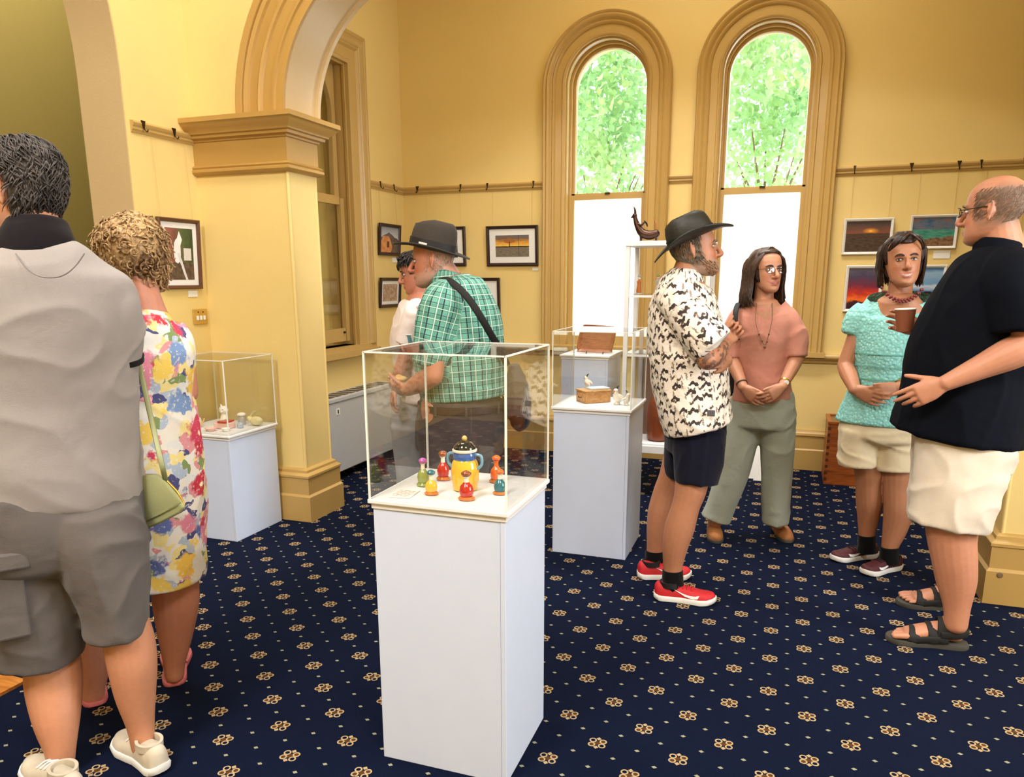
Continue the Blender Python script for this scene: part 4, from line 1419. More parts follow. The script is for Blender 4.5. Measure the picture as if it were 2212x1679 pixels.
# ------------------------------------------------------------------ people: library
def remesh(mb, voxel, smooth=4):
    v, f = mb.arrays()
    me = bpy.data.meshes.new('tmp')
    me.from_pydata(v.tolist(), [], f)
    o = bpy.data.objects.new('tmp', me)
    COL.objects.link(o)
    md = o.modifiers.new('r', 'REMESH')
    md.mode = 'VOXEL'
    md.voxel_size = voxel
    dg = bpy.context.evaluated_depsgraph_get()
    m2 = bpy.data.meshes.new_from_object(o.evaluated_get(dg))
    n = len(m2.vertices)
    V = np.empty(n * 3)
    m2.vertices.foreach_get('co', V)
    V = V.reshape(-1, 3)
    lv = np.empty(len(m2.loops), int)
    m2.loops.foreach_get('vertex_index', lv)
    F = lv.reshape(-1, 4)
    bpy.data.objects.remove(o)
    bpy.data.meshes.remove(me)
    bpy.data.meshes.remove(m2)
    e = np.concatenate([F[:, [0, 1]], F[:, [1, 2]], F[:, [2, 3]], F[:, [3, 0]]])
    cnt = np.bincount(e[:, 0], minlength=n).astype(float)
    for it in range(smooth):
        lam = 0.55 if it % 2 == 0 or it < 3 else -0.35
        S = np.stack([np.bincount(e[:, 0], V[e[:, 1], k], n) for k in range(3)], 1)
        V = V + lam * (S / cnt[:, None] - V)
    return V, F


def vnormals(V, F):
    a, b, c, d = (V[F[:, i]] for i in range(4))
    fn = np.cross(c - a, d - b)
    N = np.zeros_like(V)
    for i in range(4):
        for k in range(3):
            N[:, k] += np.bincount(F[:, i], fn[:, k], len(V))
    return N / (np.linalg.norm(N, axis=1)[:, None] + 1e-12)


def pat_coords(V, bones):
    """pattern coordinates along the nearest bone: (angle * radius, length along, bone id)"""
    best = np.full(len(V), 1e9)
    out = np.zeros((len(V), 3))
    for i, (A, B, ref, r0, wgt) in enumerate(bones):
        A, B = np.asarray(A, float), np.asarray(B, float)
        L = np.linalg.norm(B - A)
        t = (B - A) / L
        q = V - A
        al = q @ t
        cl = np.clip(al, 0, L)
        dv = q - np.outer(cl, t)
        dist = np.linalg.norm(dv, axis=1) / wgt
        a = unit(np.asarray(ref, float) - t * (np.asarray(ref, float) @ t))
        b = np.cross(t, a)
        ang = np.arctan2(q @ b, q @ a)
        mk = dist < best
        best[mk] = dist[mk]
        out[mk] = np.stack([ang * r0, al, np.full(len(V), i * 1.0)], 1)[mk]
    return out


def wrinkle(V, F, amp, scale=9.0, stretch=(1, 1, 1), seed=0.0, mask=None):
    N = vnormals(V, F)
    sx, sy, sz = (scale * s for s in stretch)
    d = np.empty(len(V))
    nz = mnoise.noise
    for i, (x, y, z) in enumerate(V.tolist()):
        wv = nz((x * 2.5, y * 2.5 + seed, z * 2.5)) * 1.2
        a = nz((x * sx + seed + wv, y * sy + wv, z * sz - wv))
        b = nz((x * sx * 2.1 - seed, y * sy * 2.1 + 5, z * sz * 2.1))
        d[i] = max(0.0, 1 - abs(a) * 3.0) ** 1.6 * 0.95 + b * 0.35 - .25
    if mask is not None:
        d *= mask
    return V + N * (amp * d)[:, None]


def garment(name, mb, mat, parent, voxel=0.0075, smooth=5, amp=0.003, scale=9.0, stretch=(1, 1, 1), seed=0.0, bones=None, cut=None):
    V, F = remesh(mb, voxel, smooth)
    if amp:
        V = wrinkle(V, F, amp, scale, stretch, seed)
    if cut is not None:
        # open the neckline along a plane
        n_ = unit(cut[1])
        s_ = (V - np.asarray(cut[0])) @ n_
        keep = (s_[F] <= 0).all(1)
        kv = np.zeros(len(V), bool)
        kv[F[keep].ravel()] = True
        rv = np.zeros(len(V), bool)
        rv[F[~keep].ravel()] = True
        edge = kv & rv
        V = V.copy()
        V[edge] -= np.outer(s_[edge], n_)
        idx = np.cumsum(kv) - 1
        F = idx[F[keep]]
        V = V[kv]
    at = {'_nofix': 1}
    if bones:
        at['pat'] = pat_coords(V, bones)
    return mesh_obj(name, V, F, mat, parent, 'all', attrs=at)


def skin_mat(name, rough=0.5, mottling=0.12):
    ma, t, b = mat_new(name)
    n = t.new('ShaderNodeAttribute')
    n.attribute_name = 'tint'
    f = noise(t, 55.0, 4, .6)
    h = t.new('ShaderNodeHueSaturation')
    t.link(n.outputs['Color'], h.inputs['Color'])
    v = f * (mottling * 2) + (1 - mottling)
    t.link(v.s, h.inputs['Value'])
    t.link(h.outputs[0], b.inputs['Base Color'])
    b.inputs['Roughness'].default_value = rough
    b.inputs['Subsurface Weight'].default_value = 0.08
    b.inputs['Subsurface Radius'].default_value = (0.012, 0.004, 0.002)
    bump(t, b, noise(t, 260.0, 2), 0.12, 0.002)
    return ma


M['skin'] = skin_mat('skin')

ZT = np.array([-.122, -.116, -.105, -.088, -.065, -.04, -.012, .018, .048, .074, .094, .108, .116, .1175])
HW = np.array([.012, .026, .040, .053, .062, .068, .0725, .0755, .0770, .0725, .0605, .0430, .0200, .002])
HFr = np.array([.066, .080, .089, .0905, .0885, .0875, .0865, .0885, .0865, .0770, .0590, .0350, .0080, -.020])
HBk = np.array([.040, .022, .004, -.022, -.050, -.074, -.092, -.1020, -.1050, -.0995, -.0830, -.0620, -.0400, -.024])


class Head:
    def __init__(s, c, f, up=(0, 0, 1), k=1.0, jaw=1.0, nose=1.0, roll=0.0):
        s.c = np.asarray(c, float)
        s.f = unit(f)
        s.s = unit(np.cross(s.f, np.asarray(up, float)))
        s.u = np.cross(s.s, s.f)
        if roll:
            a, b = s.s.copy(), s.u.copy()
            s.s = a * math.cos(roll) + b * math.sin(roll)
            s.u = b * math.cos(roll) - a * math.sin(roll)
        s.k, s.jaw, s.nose = k, jaw, nose

    def P(s, x, y, z):
        return s.c + (s.s * x + s.f * y + s.u * z) * s.k

    def loc(s, V):
        q = (V - s.c) / s.k
        return np.stack([q @ s.s, q @ s.f, q @ s.u], 1)

    def surf(s, th, z, lift=0.0):
        """local surface point: th measured from right ear (0) over the face (90 deg)"""
        w = np.interp(z, ZT, HW)
        fr, bk = np.interp(z, ZT, HFr), np.interp(z, ZT, HBk)
        cc, dd = (fr + bk) / 2, (fr - bk) / 2
        ct, st = math.cos(th), math.sin(th)
        return ((w + lift) * math.copysign(abs(ct) ** .92, ct), cc + (dd + lift) * math.copysign(abs(st) ** .92, st), z + (lift * max(0, (z - .06) / .06)))

    def SP(s, th, z, lift=0.0):
        return s.P(*s.surf(th, z, lift))


def head_parts(mb, H, ears=True, smile=0.0):
    n, m = 44, 46
    R = []
    zz = np.interp(np.linspace(0, 1, m), np.linspace(0, 1, len(ZT)), ZT)
    for z in zz:
        ring = []
        for j in range(n):
            th = 2 * math.pi * j / n
            x, y, w = H.surf(th, z)
            if H.jaw != 1.0 and z < -.02:
                x *= 1 + (H.jaw - 1) * min(1, (-.02 - z) / .06)
            if y > 0:
                g = lambda px, pz, sx, sz: math.exp(-((abs(x) - px) / sx) ** 2 - ((w - pz) / sz) ** 2)
                y += -.0105 * g(.031, .002, .015, .011)            # eye sockets
                y += .0045 * g(.030, .021, .022, .008)             # brow
                y += .004 * g(.043, -.030, .016, .016)             # cheek bone
                y += .006 * g(0, -.103, .020, .014)                # chin
                y += .004 * g(0, -.069, .028, .016)                # mouth mound
                y -= .003 * g(0, -.088, .025, .007)
            ring.append((x, y, w))
        R.append([H.P(*q) for q in ring])
    mb.rings(R)
    k = H.k
    fr = (H.s, H.f, H.u)
    ns = H.nose
    mb.tube([H.P(0, .082, .014), H.P(0, .090 + .006 * ns, -.004), H.P(0, .096 + .012 * ns, -.022), H.P(0, .098 + .017 * ns, -.036), H.P(0, .090, -.046)],
            [(.0075 * k, .008 * k), (.008 * k, .010 * k), (.0105 * k, .011 * k), (.0135 * k, .010 * k), (.008 * k, .006 * k)], side=H.s, n=12, sub=4)
    for q in (-1, 1):
        mb.ell(H.P(q * .0125, .094, -.039), .0075 * k, .011 * k, .0075 * k, frame=fr)
        # lips drawn as two bars, corners lifted for a smile
    for z0, r0, y0 in ((-.0655, .0048, .0935), (-.0755, .0058, .0925)):
        mb.tube([H.P(-.024, .082, z0 + smile * .006 + (-.0705 - z0) * .6), H.P(-.012, y0 - .002, z0), H.P(0, y0, z0), H.P(.012, y0 - .002, z0), H.P(.024, .082, z0 + smile * .006 + (-.0705 - z0) * .6)],
                [.002 * k, r0 * k, r0 * k, r0 * k, .002 * k], n=8, sub=3)
    if ears:
        for q in (-1, 1):
            a = unit(H.s * q + H.f * -.45)
            b = unit(np.cross(H.u, a))
            e0 = H.P(q * .073, -.010, -.006)
            pts = []
            for t_ in np.linspace(-2.2, 2.6, 11):
                rr = .017 if t_ > 0 else .013
                pts.append(e0 + a * .013 * k + H.f * (-math.sin(t_ * .5 + 1.0) * .014 + .006) * k * 1.0 + H.u * (math.sin(t_ * .62) * .029 + .004) * k)
            mb.tube(pts, [.0035 * k] + [.0048 * k] * 9 + [.0035 * k], n=8, sub=2)
            mb.tube([e0 - H.u * .018 * k, e0 + a * .007 * k + H.u * .002 * k - H.f * .004 * k, e0 + H.u * .024 * k - H.f * .005 * k], [(.006 * k, .008 * k), (.006 * k, .014 * k), (.005 * k, .010 * k)], side=a, n=10, sub=3)
            mb.ell(e0 + a * .010 * k - H.u * .026 * k + H.f * .002 * k, .005 * k, .006 * k, .008 * k, frame=fr)


def face_tint(col, H, V, lip=(0.45, 0.13, 0.10), lipw=.8, cheek=.25, stubble=None, teeth=0.0, smile=0.0):
    L = H.loc(V)
    x, y, z = L[:, 0], L[:, 1], L[:, 2]
    front = (y > .055) & (np.abs(x) < .08) & (np.abs(z) < .13)
    lip = np.array(lip)

    def blend(mask, c):
        col[:, :3] = col[:, :3] * (1 - mask[:, None]) + np.array(c)[None, :3] * mask[:, None]
    base = col[:, :3].copy()
    g = np.exp(-((np.abs(x) - .042) / .018) ** 2 - ((z + .035) / .02) ** 2) * front
    g += .8 * np.exp(-(x / .016) ** 2 - ((z + .036) / .014) ** 2) * (y > .085)
    blend(np.clip(g * cheek, 0, 1), base.mean(0) * V3(1.05, .62, .55))
    if stubble is not None:
        sc_, sa_ = stubble
        m_ = ((z < -.045) & (y > -.03) & (z > -.14) & (np.abs(x) < .085)).astype(float)
        m_ *= np.clip((-.045 - z) / .02, 0, 1)
        m_ *= 1 - np.exp(-(x / .05) ** 2 - ((z + .045) / .012) ** 2) * .6
        blend(np.clip(m_ * sa_, 0, 1), sc_)
    zc = -.0705 + smile * .006 * (x / .024) ** 2
    lm = np.clip(1.3 - np.abs(x) / .024 * .55 - np.abs(z - zc) / .0115, 0, 1) * (y > .072) * front
    blend(np.clip(lm * 2.2, 0, 1) * lipw, lip)
    ml = (np.abs(z - zc) < (.0035 * teeth * (1 - (x / .022) ** 2) + .0018)) & (np.abs(x) < .022) & (y > .07)
    blend(ml * 1.0 * (.9 if teeth else .75), (0.52, 0.45, 0.39) if teeth else (.16, .05, .04))
    # hollow around eyes a little redder
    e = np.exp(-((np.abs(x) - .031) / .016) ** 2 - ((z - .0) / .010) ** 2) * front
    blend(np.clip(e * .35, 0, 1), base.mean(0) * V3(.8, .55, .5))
    return col


M['eyew'] = plain('eye_white', (0.72, 0.68, 0.64, 1), 0.2, var=.02)
M['iris'] = plain('brown_iris', srgb(46, 30, 22), 0.15)
M['irisb'] = plain('blue_grey_iris', srgb(84, 100, 112), 0.15)
M['brow'] = plain('dark_brow_hair', srgb(50, 34, 24), 0.7)
M['browg'] = plain('grey_brow_hair', srgb(120, 105, 92), 0.7)


def eyes(H, parent, iris='iris', brow='brow', look=(0, 0), open_=1.0):
    k = H.k
    fr = (H.s, H.f, H.u)
    for q in (-1, 1):
        c = H.P(q * .031, .0768, .0015)
        o = MB().ell(c, .0145 * k, .0085 * k, .0058 * k * open_, 16, 10, fr).build('eye', 'eyew', parent, smooth='all')
        MB().ell(c + (H.f * .0052 + H.s * look[0] * .006 + H.u * look[1] * .002) * k, .0052 * k, .0042 * k, .0054 * k * open_, 12, 8, fr).build('iris', iris, o, smooth='all')
        MB().tube([H.P(q * .015, .084, .003), H.P(q * .024, .0885, .0085 * open_), H.P(q * .036, .0875, .0085 * open_), H.P(q * .047, .079, .002)], [.0012 * k, .0022 * k, .0022 * k, .0012 * k], n=6, sub=3).build('eyelid', brow, o, smooth='all')
        MB().tube([H.P(q * .013, .0905, .0185), H.P(q * .024, .0935, .0235), H.P(q * .038, .0890, .0240), H.P(q * .050, .0760, .0175)], [(.0015 * k, .003 * k), (.003 * k, .0042 * k), (.0028 * k, .0036 * k), (.001 * k, .0015 * k)], n=6, sub=3).build('eyebrow', brow, parent, smooth='all')


def hand(mb, wrist, d, palm, thumb, curl=(.35, .4, .45, .5), size=1.0, spread=.06, thumb_dir=(.62, .72, .15), thin=1.0, thumb_curl=.3):
    d = unit(d)
    palm = unit(np.asarray(palm, float) - d * (np.asarray(palm, float) @ d))
    a = np.cross(d, palm)
    if a @ np.asarray(thumb, float) < 0:
        a = -a
    k = size
    w = np.asarray(wrist, float)
    mb.tube([w - d * .02 * k, w + d * .012 * k, w + d * .045 * k, w + d * .088 * k], [(.026 * k, .019 * k), (.028 * k, .019 * k), (.038 * k, .0165 * k), (.040 * k, .0125 * k)], side=a, n=18, sub=4, cap=.6, pw=.85)
    mb.ell(w + d * .035 * k + a * .020 * k + palm * .008 * k, .018 * k, .030 * k, .014 * k, frame=(a, d, palm))
    Ls = (.073, .081, .075, .058)
    for i in range(4):
        off = .0300 - i * .0202
        b = w + d * (.088 - abs(i - 1.2) * .0035) * k + a * off * k
        fd = unit(d + a * (1.5 - i) * spread)
        ang = 0.0
        pts, rad = [b - fd * .016 * k], [.0090 * k]
        p = b
        pts.append(p)
        rad.append(.0088 * k * thin)
        for fr_, cf, r_ in ((.46, .9, .0080), (.30, 1.05, .0074), (.24, .75, .0060)):
            ang += curl[i] * cf
            dd = fd * math.cos(ang) + palm * math.sin(ang)
            p = p + dd * Ls[i] * fr_ * k
            pts.append(p)
            rad.append(r_ * k * thin)
        mb.tube(pts, rad, n=10, sub=3, cap=1.0)
    x_, y_, z_ = thumb_dir
    td = unit(d * x_ + a * y_ + palm * z_)
    b = w + d * .022 * k + a * .022 * k + palm * .006 * k
    p1 = b + td * .036 * k
    td2 = unit(td + d * thumb_curl + palm * thumb_curl * .6)
    p2 = p1 + td2 * .032 * k
    td3 = unit(td2 + d * thumb_curl * .8 + palm * thumb_curl * .5)
    mb.tube([b - td * .008 * k, b + td * .012 * k, p1, p2, p2 + td3 * .024 * k], [.013 * k, .0125 * k, .0100 * k, .0092 * k, .0068 * k], n=12, sub=3, cap=1.0)


def foot(mb, ankle, heel, toe, toes=False, w=1.0):
    """heel and toe are floor points of the sole"""
    heel, toe, ankle = (np.asarray(q, float) for q in (heel, toe, ankle))
    d = toe - heel
    L = np.linalg.norm(d)
    d = d / L
    s = np.cross(d, V3(0, 0, 1))
    z = V3(0, 0, 1)
    P = [heel + d * .03 * L / .25 + z * .032, heel + d * .09 + z * .042, heel + d * .62 * L + z * .030, heel + d * .80 * L + z * .019]
    mb.tube(P, [(.029 * w, .030), (.031 * w, .040), (.040 * w, .027), (.043 * w, .0155)], side=s, n=16, sub=5, cap=.8)
    mb.tube([ankle, heel + d * .062 + z * .075, heel + d * .072 + z * .045], [(.035, .037), (.034, .040), (.032, .045)], side=s, n=14, sub=4, cap=.5)
    if toes:
        for i in range(5):
            o = (.034 - i * .0175) * w
            r_ = (.0125, .0092, .0088, .0084, .0080)[i]
            e = (.99, 1.0, .975, .94, .90)[i] * L
            mb.tube([heel + d * .78 * L + s * toes * o + z * .018, heel + d * (e - .02) + s * toes * o * 1.05 + z * (r_ + .004), heel + d * e + s * toes * o * 1.05 + z * r_], [r_, r_, r_ * .85], n=10, sub=3, cap=1.0)


def ring_px(xl, xr, y, Y, dep):
    """garment / limb ring from its left and right outline, its distance and its half depth"""
    c = W((xl + xr) / 2, y, Y)
    ppm = FOC / ((c - V3(0, 0, CAMZ)) @ CF)
    return c, (abs(xr - xl) / 2 / ppm, dep)


def side_at(x, Y):
    v = W(x, 700, Y) - V3(0, 0, CAMZ)
    v[2] = 0
    return unit(np.cross(v, V3(0, 0, 1)))


def rtube(mb, rows, side, **kw):
    P, R = zip(*[ring_px(*q) for q in rows])
    mb.tube(P, R, side=side, **kw)
    return mb


def limb(mb, pts, rad, **kw):
    mb.tube([W(*p) if isinstance(p, tuple) else p for p in pts], rad, **kw)
    return mb


def band(mb, c, s, f, up, rx, ry, h, t_, n=40, open_=0.0):
    """a band (collar, belt, hat ribbon) as a closed ring"""
    th = np.linspace(0, 2 * np.pi, n, endpoint=False)
    c, s, f, up = (np.asarray(q, float) for q in (c, s, f, up))
    R = []
    for a in th:
        o = s * math.cos(a) * rx + f * math.sin(a) * ry
        oo = unit(o)
        R.append([c + o - up * h, c + o + oo * t_ - up * h, c + o + oo * t_ + up * h, c + o + up * h])
    R.append(R[0])
    mb.rings(R, cap0=False, cap1=False)
    return mb


def hair_cap(mb, H, zlow, lift=.010, zfun=None, n=56, m=16, jit=.0, seed=1):
    """closed cap over the skull down to zlow(th)"""
    rng = np.random.default_rng(seed)
    R = []
    ths = [2 * math.pi * j / n for j in range(n)]
    lo = [zlow(t_) for t_ in ths]
    R.append([H.SP(t_, z, -.012) for t_, z in zip(ths, lo)])
    for i in range(m):
        q = (i / (m - 1)) ** .8
        R.append([H.SP(t_, z + (.1172 - z) * q, lift * min(1, .35 + q * 3) + jit * rng.uniform(-1, 1)) for t_, z in zip(ths, lo)])
    mb.rings(R)
    return mb


def hair_mat(name, c1, c2, rough=.45):
    ma, t, b = mat_new(name)
    x, y, z = coords(t)
    f = noise(t, 90.0, 3, .6)
    g = noise(t, 9.0, 2)
    setc(t, b, ramp(t, f * .6 + g * .4, [(.35, c1), (.68, c2)]))
    b.inputs['Roughness'].default_value = rough
    b.inputs['Specular IOR Level'].default_value = .35
    bump(t, b, f, .35, .003)
    return ma


def strands(mb, H, n, region, step, lift=(.008, .012), r=.0032, seed=0, nseg=5):
    """short locks lying on the skull: region(rng) -> (th, z); step(th, z, rng) -> (dth, dz)"""
    rng = np.random.default_rng(seed)
    for _ in range(n):
        th, z = region(rng)
        pts, rad = [], []
        dth, dz = step(th, z, rng)
        l0 = rng.uniform(*lift)
        for i in range(nseg):
            q = i / (nseg - 1)
            pts.append(H.SP(th + dth * q, float(np.clip(z + dz * q, -.20, .1172)), l0 * (0.6 + .8 * math.sin(q * 2.6))))
            rad.append(r * (1.05 - .8 * q ** 2))
        mb.tube(pts, rad, n=6, sub=1, cap=.8)
    return mb


# ------------------------------------------------------------------ footwear
def sneaker(parent, heel, toe, mats, width=1.0, swoosh=1, hgt=.085):
    heel, toe = np.asarray(heel, float), np.asarray(toe, float)
    d = toe - heel
    L = np.linalg.norm(d)
    d /= L
    s = np.cross(d, V3(0, 0, 1))
    z = V3(0, 0, 1)
    Q = np.array([0, .04, .15, .3, .45, .6, .75, .88, .96, 1.0])
    Wd = np.array([.016, .029, .034, .032, .032, .039, .045, .041, .026, .008]) * width
    ql = np.linspace(0, 1, 34)
    wl = np.interp(ql, Q, Wd)
    out = [(heel + d * L * q + s * w) for q, w in zip(ql, wl)] + [(heel + d * L * q - s * w) for q, w in zip(ql[::-1], wl[::-1])]
    sp = lambda p, zz, g: p + z * zz + unit(p - heel - d * ((p - heel) @ d)) * g
    spring = lambda p: max(0, ((p - heel) @ d / L - .72)) ** 2 * .22 + max(0, .10 - (p - heel) @ d / L) * .12
    R = []
    for zz, g in ((0, -.006), (.004, .0), (.022, .003), (.028, .0), (.030, -.006)):
        R.append([sp(p, zz + spring(p) * (1 if zz < .01 else .6), g) for p in out])
    root = thing_part('shoe', parent, heel)
    MB().rings(R).build('sole', mats['sole'], root, smooth=True)
    Hh = np.array([.060, hgt, hgt * 1.0, hgt * .90, hgt * .80, .060, .047, .040, .032, .012])

    def up_pt(q, th, g=0.0):
        w = np.interp(q, Q, Wd) * .94 + g
        h = np.interp(q, Q, Hh) + g
        ct, st = math.cos(th), math.sin(th)
        return heel + d * (L * (q * .97 + .01)) + s * w * math.copysign(abs(ct) ** .75, ct) + z * (.022 + max(0, q - .72) ** 2 * .15 + h * abs(st) ** .8 * .78)
    R = []
    for q in np.linspace(0, 1, 30):
        ths = np.linspace(0, math.pi, 15)
        ring = [up_pt(q, t_) for t_ in ths]
        R.append(ring + [up_pt(q, math.pi) - z * .010, up_pt(q, 0) - z * .010])
    upper = MB().rings(R).build('upper', mats['upper'], root, smooth='all')
    # dark collar and laces
    mb = MB()
    c = heel + d * L * .25 + z * (hgt * .66 + .022)
    band(mb, c, d, s, unit(z + d * -.15), .036, .026 * width, .012, .009)
    mb.build('collar', mats['collar'], root, smooth=True)
    for i in range(4):
        q = .40 + i * .07
        mb = MB().tube([up_pt(q, 1.05, .003), up_pt(q + .015, math.pi / 2, .005), up_pt(q, math.pi - 1.05, .003)], [.0028] * 3, n=6, sub=3)
        mb.build('lace', mats['lace'], root, smooth='all')
    if swoosh:
        for sgn in ((1, -1) if swoosh == 2 else (swoosh,)):
            top = [(.26, .70), (.42, .44), (.54, .38), (.62, .46), (.68, .66)]
            bot = [(.26, .70), (.44, .24), (.58, .12), (.66, .24), (.68, .66)]
            tp, bt = np.array(top), np.array(bot)
            N_ = 16
            qq = np.linspace(0, 1, N_)
            ip = lambda A, q: np.array([np.interp(q, np.linspace(0, 1, len(A)), A[:, k]) for k in (0, 1)])
            vs, fs = [], []
            for q in qq:
                for A in (tp, bt):
                    fx, fz = ip(A, q)
                    th = fz * 1.0
                    for g in (.0008, .0030):
                        vs.append(up_pt(fx + .06, th if sgn > 0 else math.pi - th, g))
            for i in range(N_ - 1):
                a, b = i * 4, (i + 1) * 4
                fs += [(a + 1, a + 3, b + 3, b + 1), (a, b, b + 2, a + 2), (a, a + 1, b + 1, b), (a + 2, b + 2, b + 3, a + 3)]
            fs += [(0, 2, 3, 1), ((N_ - 1) * 4, (N_ - 1) * 4 + 1, (N_ - 1) * 4 + 3, (N_ - 1) * 4 + 2)]
            MB().add(vs, fs).build('side_logo', mats['logo'], root)
    return root


def thing_part(name, parent, loc):
    """an Empty part (level two) holding sub-parts"""
    o = bpy.data.objects.new(name, None)
    COL.objects.link(o)
    o.parent = parent
    o.location = Vector(loc) - root_loc(parent)
    o.empty_display_size = .05
    return o


def sole_slab(parent, heel, toe, mat, h=.022, width=1.0, name='sole', z0=0.0, grow=.0):
    heel, toe = np.asarray(heel, float), np.asarray(toe, float)
    d = toe - heel
    L = np.linalg.norm(d)
    d /= L
    s = np.cross(d, V3(0, 0, 1))
    z = V3(0, 0, 1)
    Q = np.array([0, .04, .15, .3, .45, .6, .75, .88, .96, 1.0])
    Wd = np.array([.014, .028, .034, .033, .033, .040, .047, .043, .030, .010]) * width + grow
    ql = np.linspace(0, 1, 30)
    wl = np.interp(ql, Q, Wd)
    out = [(heel + d * L * q + s * w) for q, w in zip(ql, wl)] + [(heel + d * L * q - s * w) for q, w in zip(ql[::-1], wl[::-1])]
    R = [[p + z * zz + (heel + d * L * .5 - p) * g for p in out] for zz, g in ((z0, .02), (z0 + .003, 0), (z0 + h - .003, 0), (z0 + h, .015))]
    return MB().rings(R).build(name, mat, parent, smooth=True)


def person(label, base):
    return thing('person', label, 'person', base)


def make_body(parent, mb, skin, H=None, voxel=.0034, smooth=4, paint=None, **ft):
    V, F = remesh(mb, voxel, smooth)
    col = np.ones((len(V), 4))
    col[:, :3] = np.array(skin)[:3] * V3(.86, .755, .64)
    if H is not None:
        face_tint(col, H, V, **ft)
    if paint:
        paint(V, col)
    return mesh_obj('body', V, F, 'skin', parent, 'all', attrs={'_nofix': 1, 'tint': col})


# fabrics
def fabric(name, c, var=.10, rough=.85, weave=420.0, wr=6.0, bs=.5, sheen=.1):
    ma, t, b = mat_new(name)
    f = noise(t, weave, 2)
    g = noise(t, wr, 4, .6)
    d = tuple(q * (1 - var * 1.5) for q in c[:3]) + (1,)
    l = tuple(min(1, q * (1 + var)) for q in c[:3]) + (1,)
    setc(t, b, mix(t, f * .65 + g * .35, d, l))
    b.inputs['Roughness'].default_value = rough
    b.inputs['Specular IOR Level'].default_value = .2 if max(c[:3]) > .03 else .08
    b.inputs['Sheen Weight'].default_value = sheen
    h = noise(t, wr * 1.6, 2, .5, dist=.25)
    bump(t, b, h * .92 + f * .08, bs, .02)
    return ma

# ------------------------------------------------------------------ cloth materials
M['navy_shorts'] = fabric('navy_cotton', (.0055, .0055, .015, 1), .18)
M['sage'] = fabric('sage_linen', srgb(166, 172, 158), .10, wr=7)
M['coral'] = fabric('coral_linen', srgb(204, 140, 122), .07, wr=7, bs=.6)
M['stone'] = fabric('stone_cotton', srgb(206, 190, 158), .06, wr=6, bs=.4)
M['offwhite'] = fabric('offwhite_cotton', srgb(212, 200, 184), .06, wr=4.5, bs=.4)
M['navy_shirt'] = fabric('navy_linen_shirt', (.0036, .0050, .0095, 1), .16, weave=500, wr=5, bs=.5, sheen=0.0)
M['sock'] = fabric('black_sock', srgb(12, 12, 14), .1, weave=300)
M['shoe_red'] = plain('red_mesh_knit', srgb(196, 26, 36), .6, var=.2, scale=240, bmp=.4, bscale=500)
M['shoe_burg'] = plain('burgundy_mesh_knit', srgb(78, 20, 30), .6, var=.25, scale=240, bmp=.4, bscale=500)
M['sole_white'] = plain('white_foam_sole', (0.78, 0.77, 0.74, 1), .5, var=.04)
M['black_pad'] = plain('black_padding', (.005, .0045, .006, 1), .7)
M['logo'] = plain('white_logo_film', (0.85, 0.85, 0.85, 1), .4, var=.01)
M['redlace'] = plain('red_lace', srgb(205, 30, 40), .7)
M['darklace'] = plain('dark_lace', srgb(30, 14, 18), .7)
M['tanleather'] = plain('tan_suede', srgb(168, 108, 58), .75, var=.15, bmp=.2)
M['blackstrap'] = plain('black_webbing', (.0035, .0035, .0035, 1), .7, bmp=.3, bscale=600)
M['sandalsole'] = plain('grey_rubber_sole', srgb(66, 64, 58), .8)
M['hatleather'] = plain('dark_waxed_leather', srgb(34, 32, 26), .5, var=.25, scale=20, bmp=.25, bscale=90)
M['specs'] = plain('dark_metal_spectacle_frame', srgb(50, 40, 36), .3, .6)
M['lens'] = clear_pane('spectacle_lens', (.97, .97, .97, 1))
M['gold'] = plain('gold_metal', srgb(214, 172, 84), .25, .9)
M['paperwhite'] = plain('white_paper_cup_lining', (0.85, .84, .80, 1), .5, var=.01)
M['kraft'] = plain('brown_card_sleeve', srgb(134, 74, 44), .65, var=.08, scale=60)


def leaf_shirt():
    ma, t, b = mat_new('cream_shirt_with_dark_leaf_print')
    u, v, w = attr_xy(t, 'pat')
    pv = vec(t, u, v, w * .7)

    def chev(scale, seedoff, wid, thick, dn):
        n = voronoi(t, scale, vec(t, u + seedoff, v, w * .7), rnd=.8)
        s = t.new('ShaderNodeSeparateXYZ')
        t.link(n.outputs['Position'], s.inputs[0])
        # position output is in texture space of the input vector
        lx = (u + seedoff) - E(t, s.outputs[0])
        ly = v - E(t, s.outputs[1])
        wob = (noise(t, 160.0, 2, .5, pv) - .5) * .012
        ax = lx.abs()
        lobes = (lx * 300.0).sin() * .003
        shape = (ly * dn + ax * .75 + wob + lobes).abs().lt(thick) * (ax + wob).lt(wid)
        return shape, n
    c1, n1 = chev(17, 0.0, .0185, .0075, 1.0)
    c2, n2 = chev(20, .37, .0080, .0055, -1.0)
    c3, n3 = chev(19, .71, .0035, .0085, .6)
    f = noise(t, 420, 2)
    base = mix(t, f, srgb(228, 216, 204), srgb(246, 238, 228))
    pale = noise(t, 30.0, 3, .6, pv).gt(.60)
    c = mix(t, pale * .5, base, srgb(206, 188, 170))
    c = mix(t, c3 * .8, c, srgb(112, 92, 74))
    c = mix(t, c2, c, srgb(92, 72, 58))
    c = mix(t, c1, c, srgb(54, 44, 42))
    setc(t, b, c)
    b.inputs['Roughness'].default_value = .8
    bump(t, b, noise(t, 9.0, 3, .5, dist=.8), .5, .02)
    return ma


M['leafshirt'] = leaf_shirt()


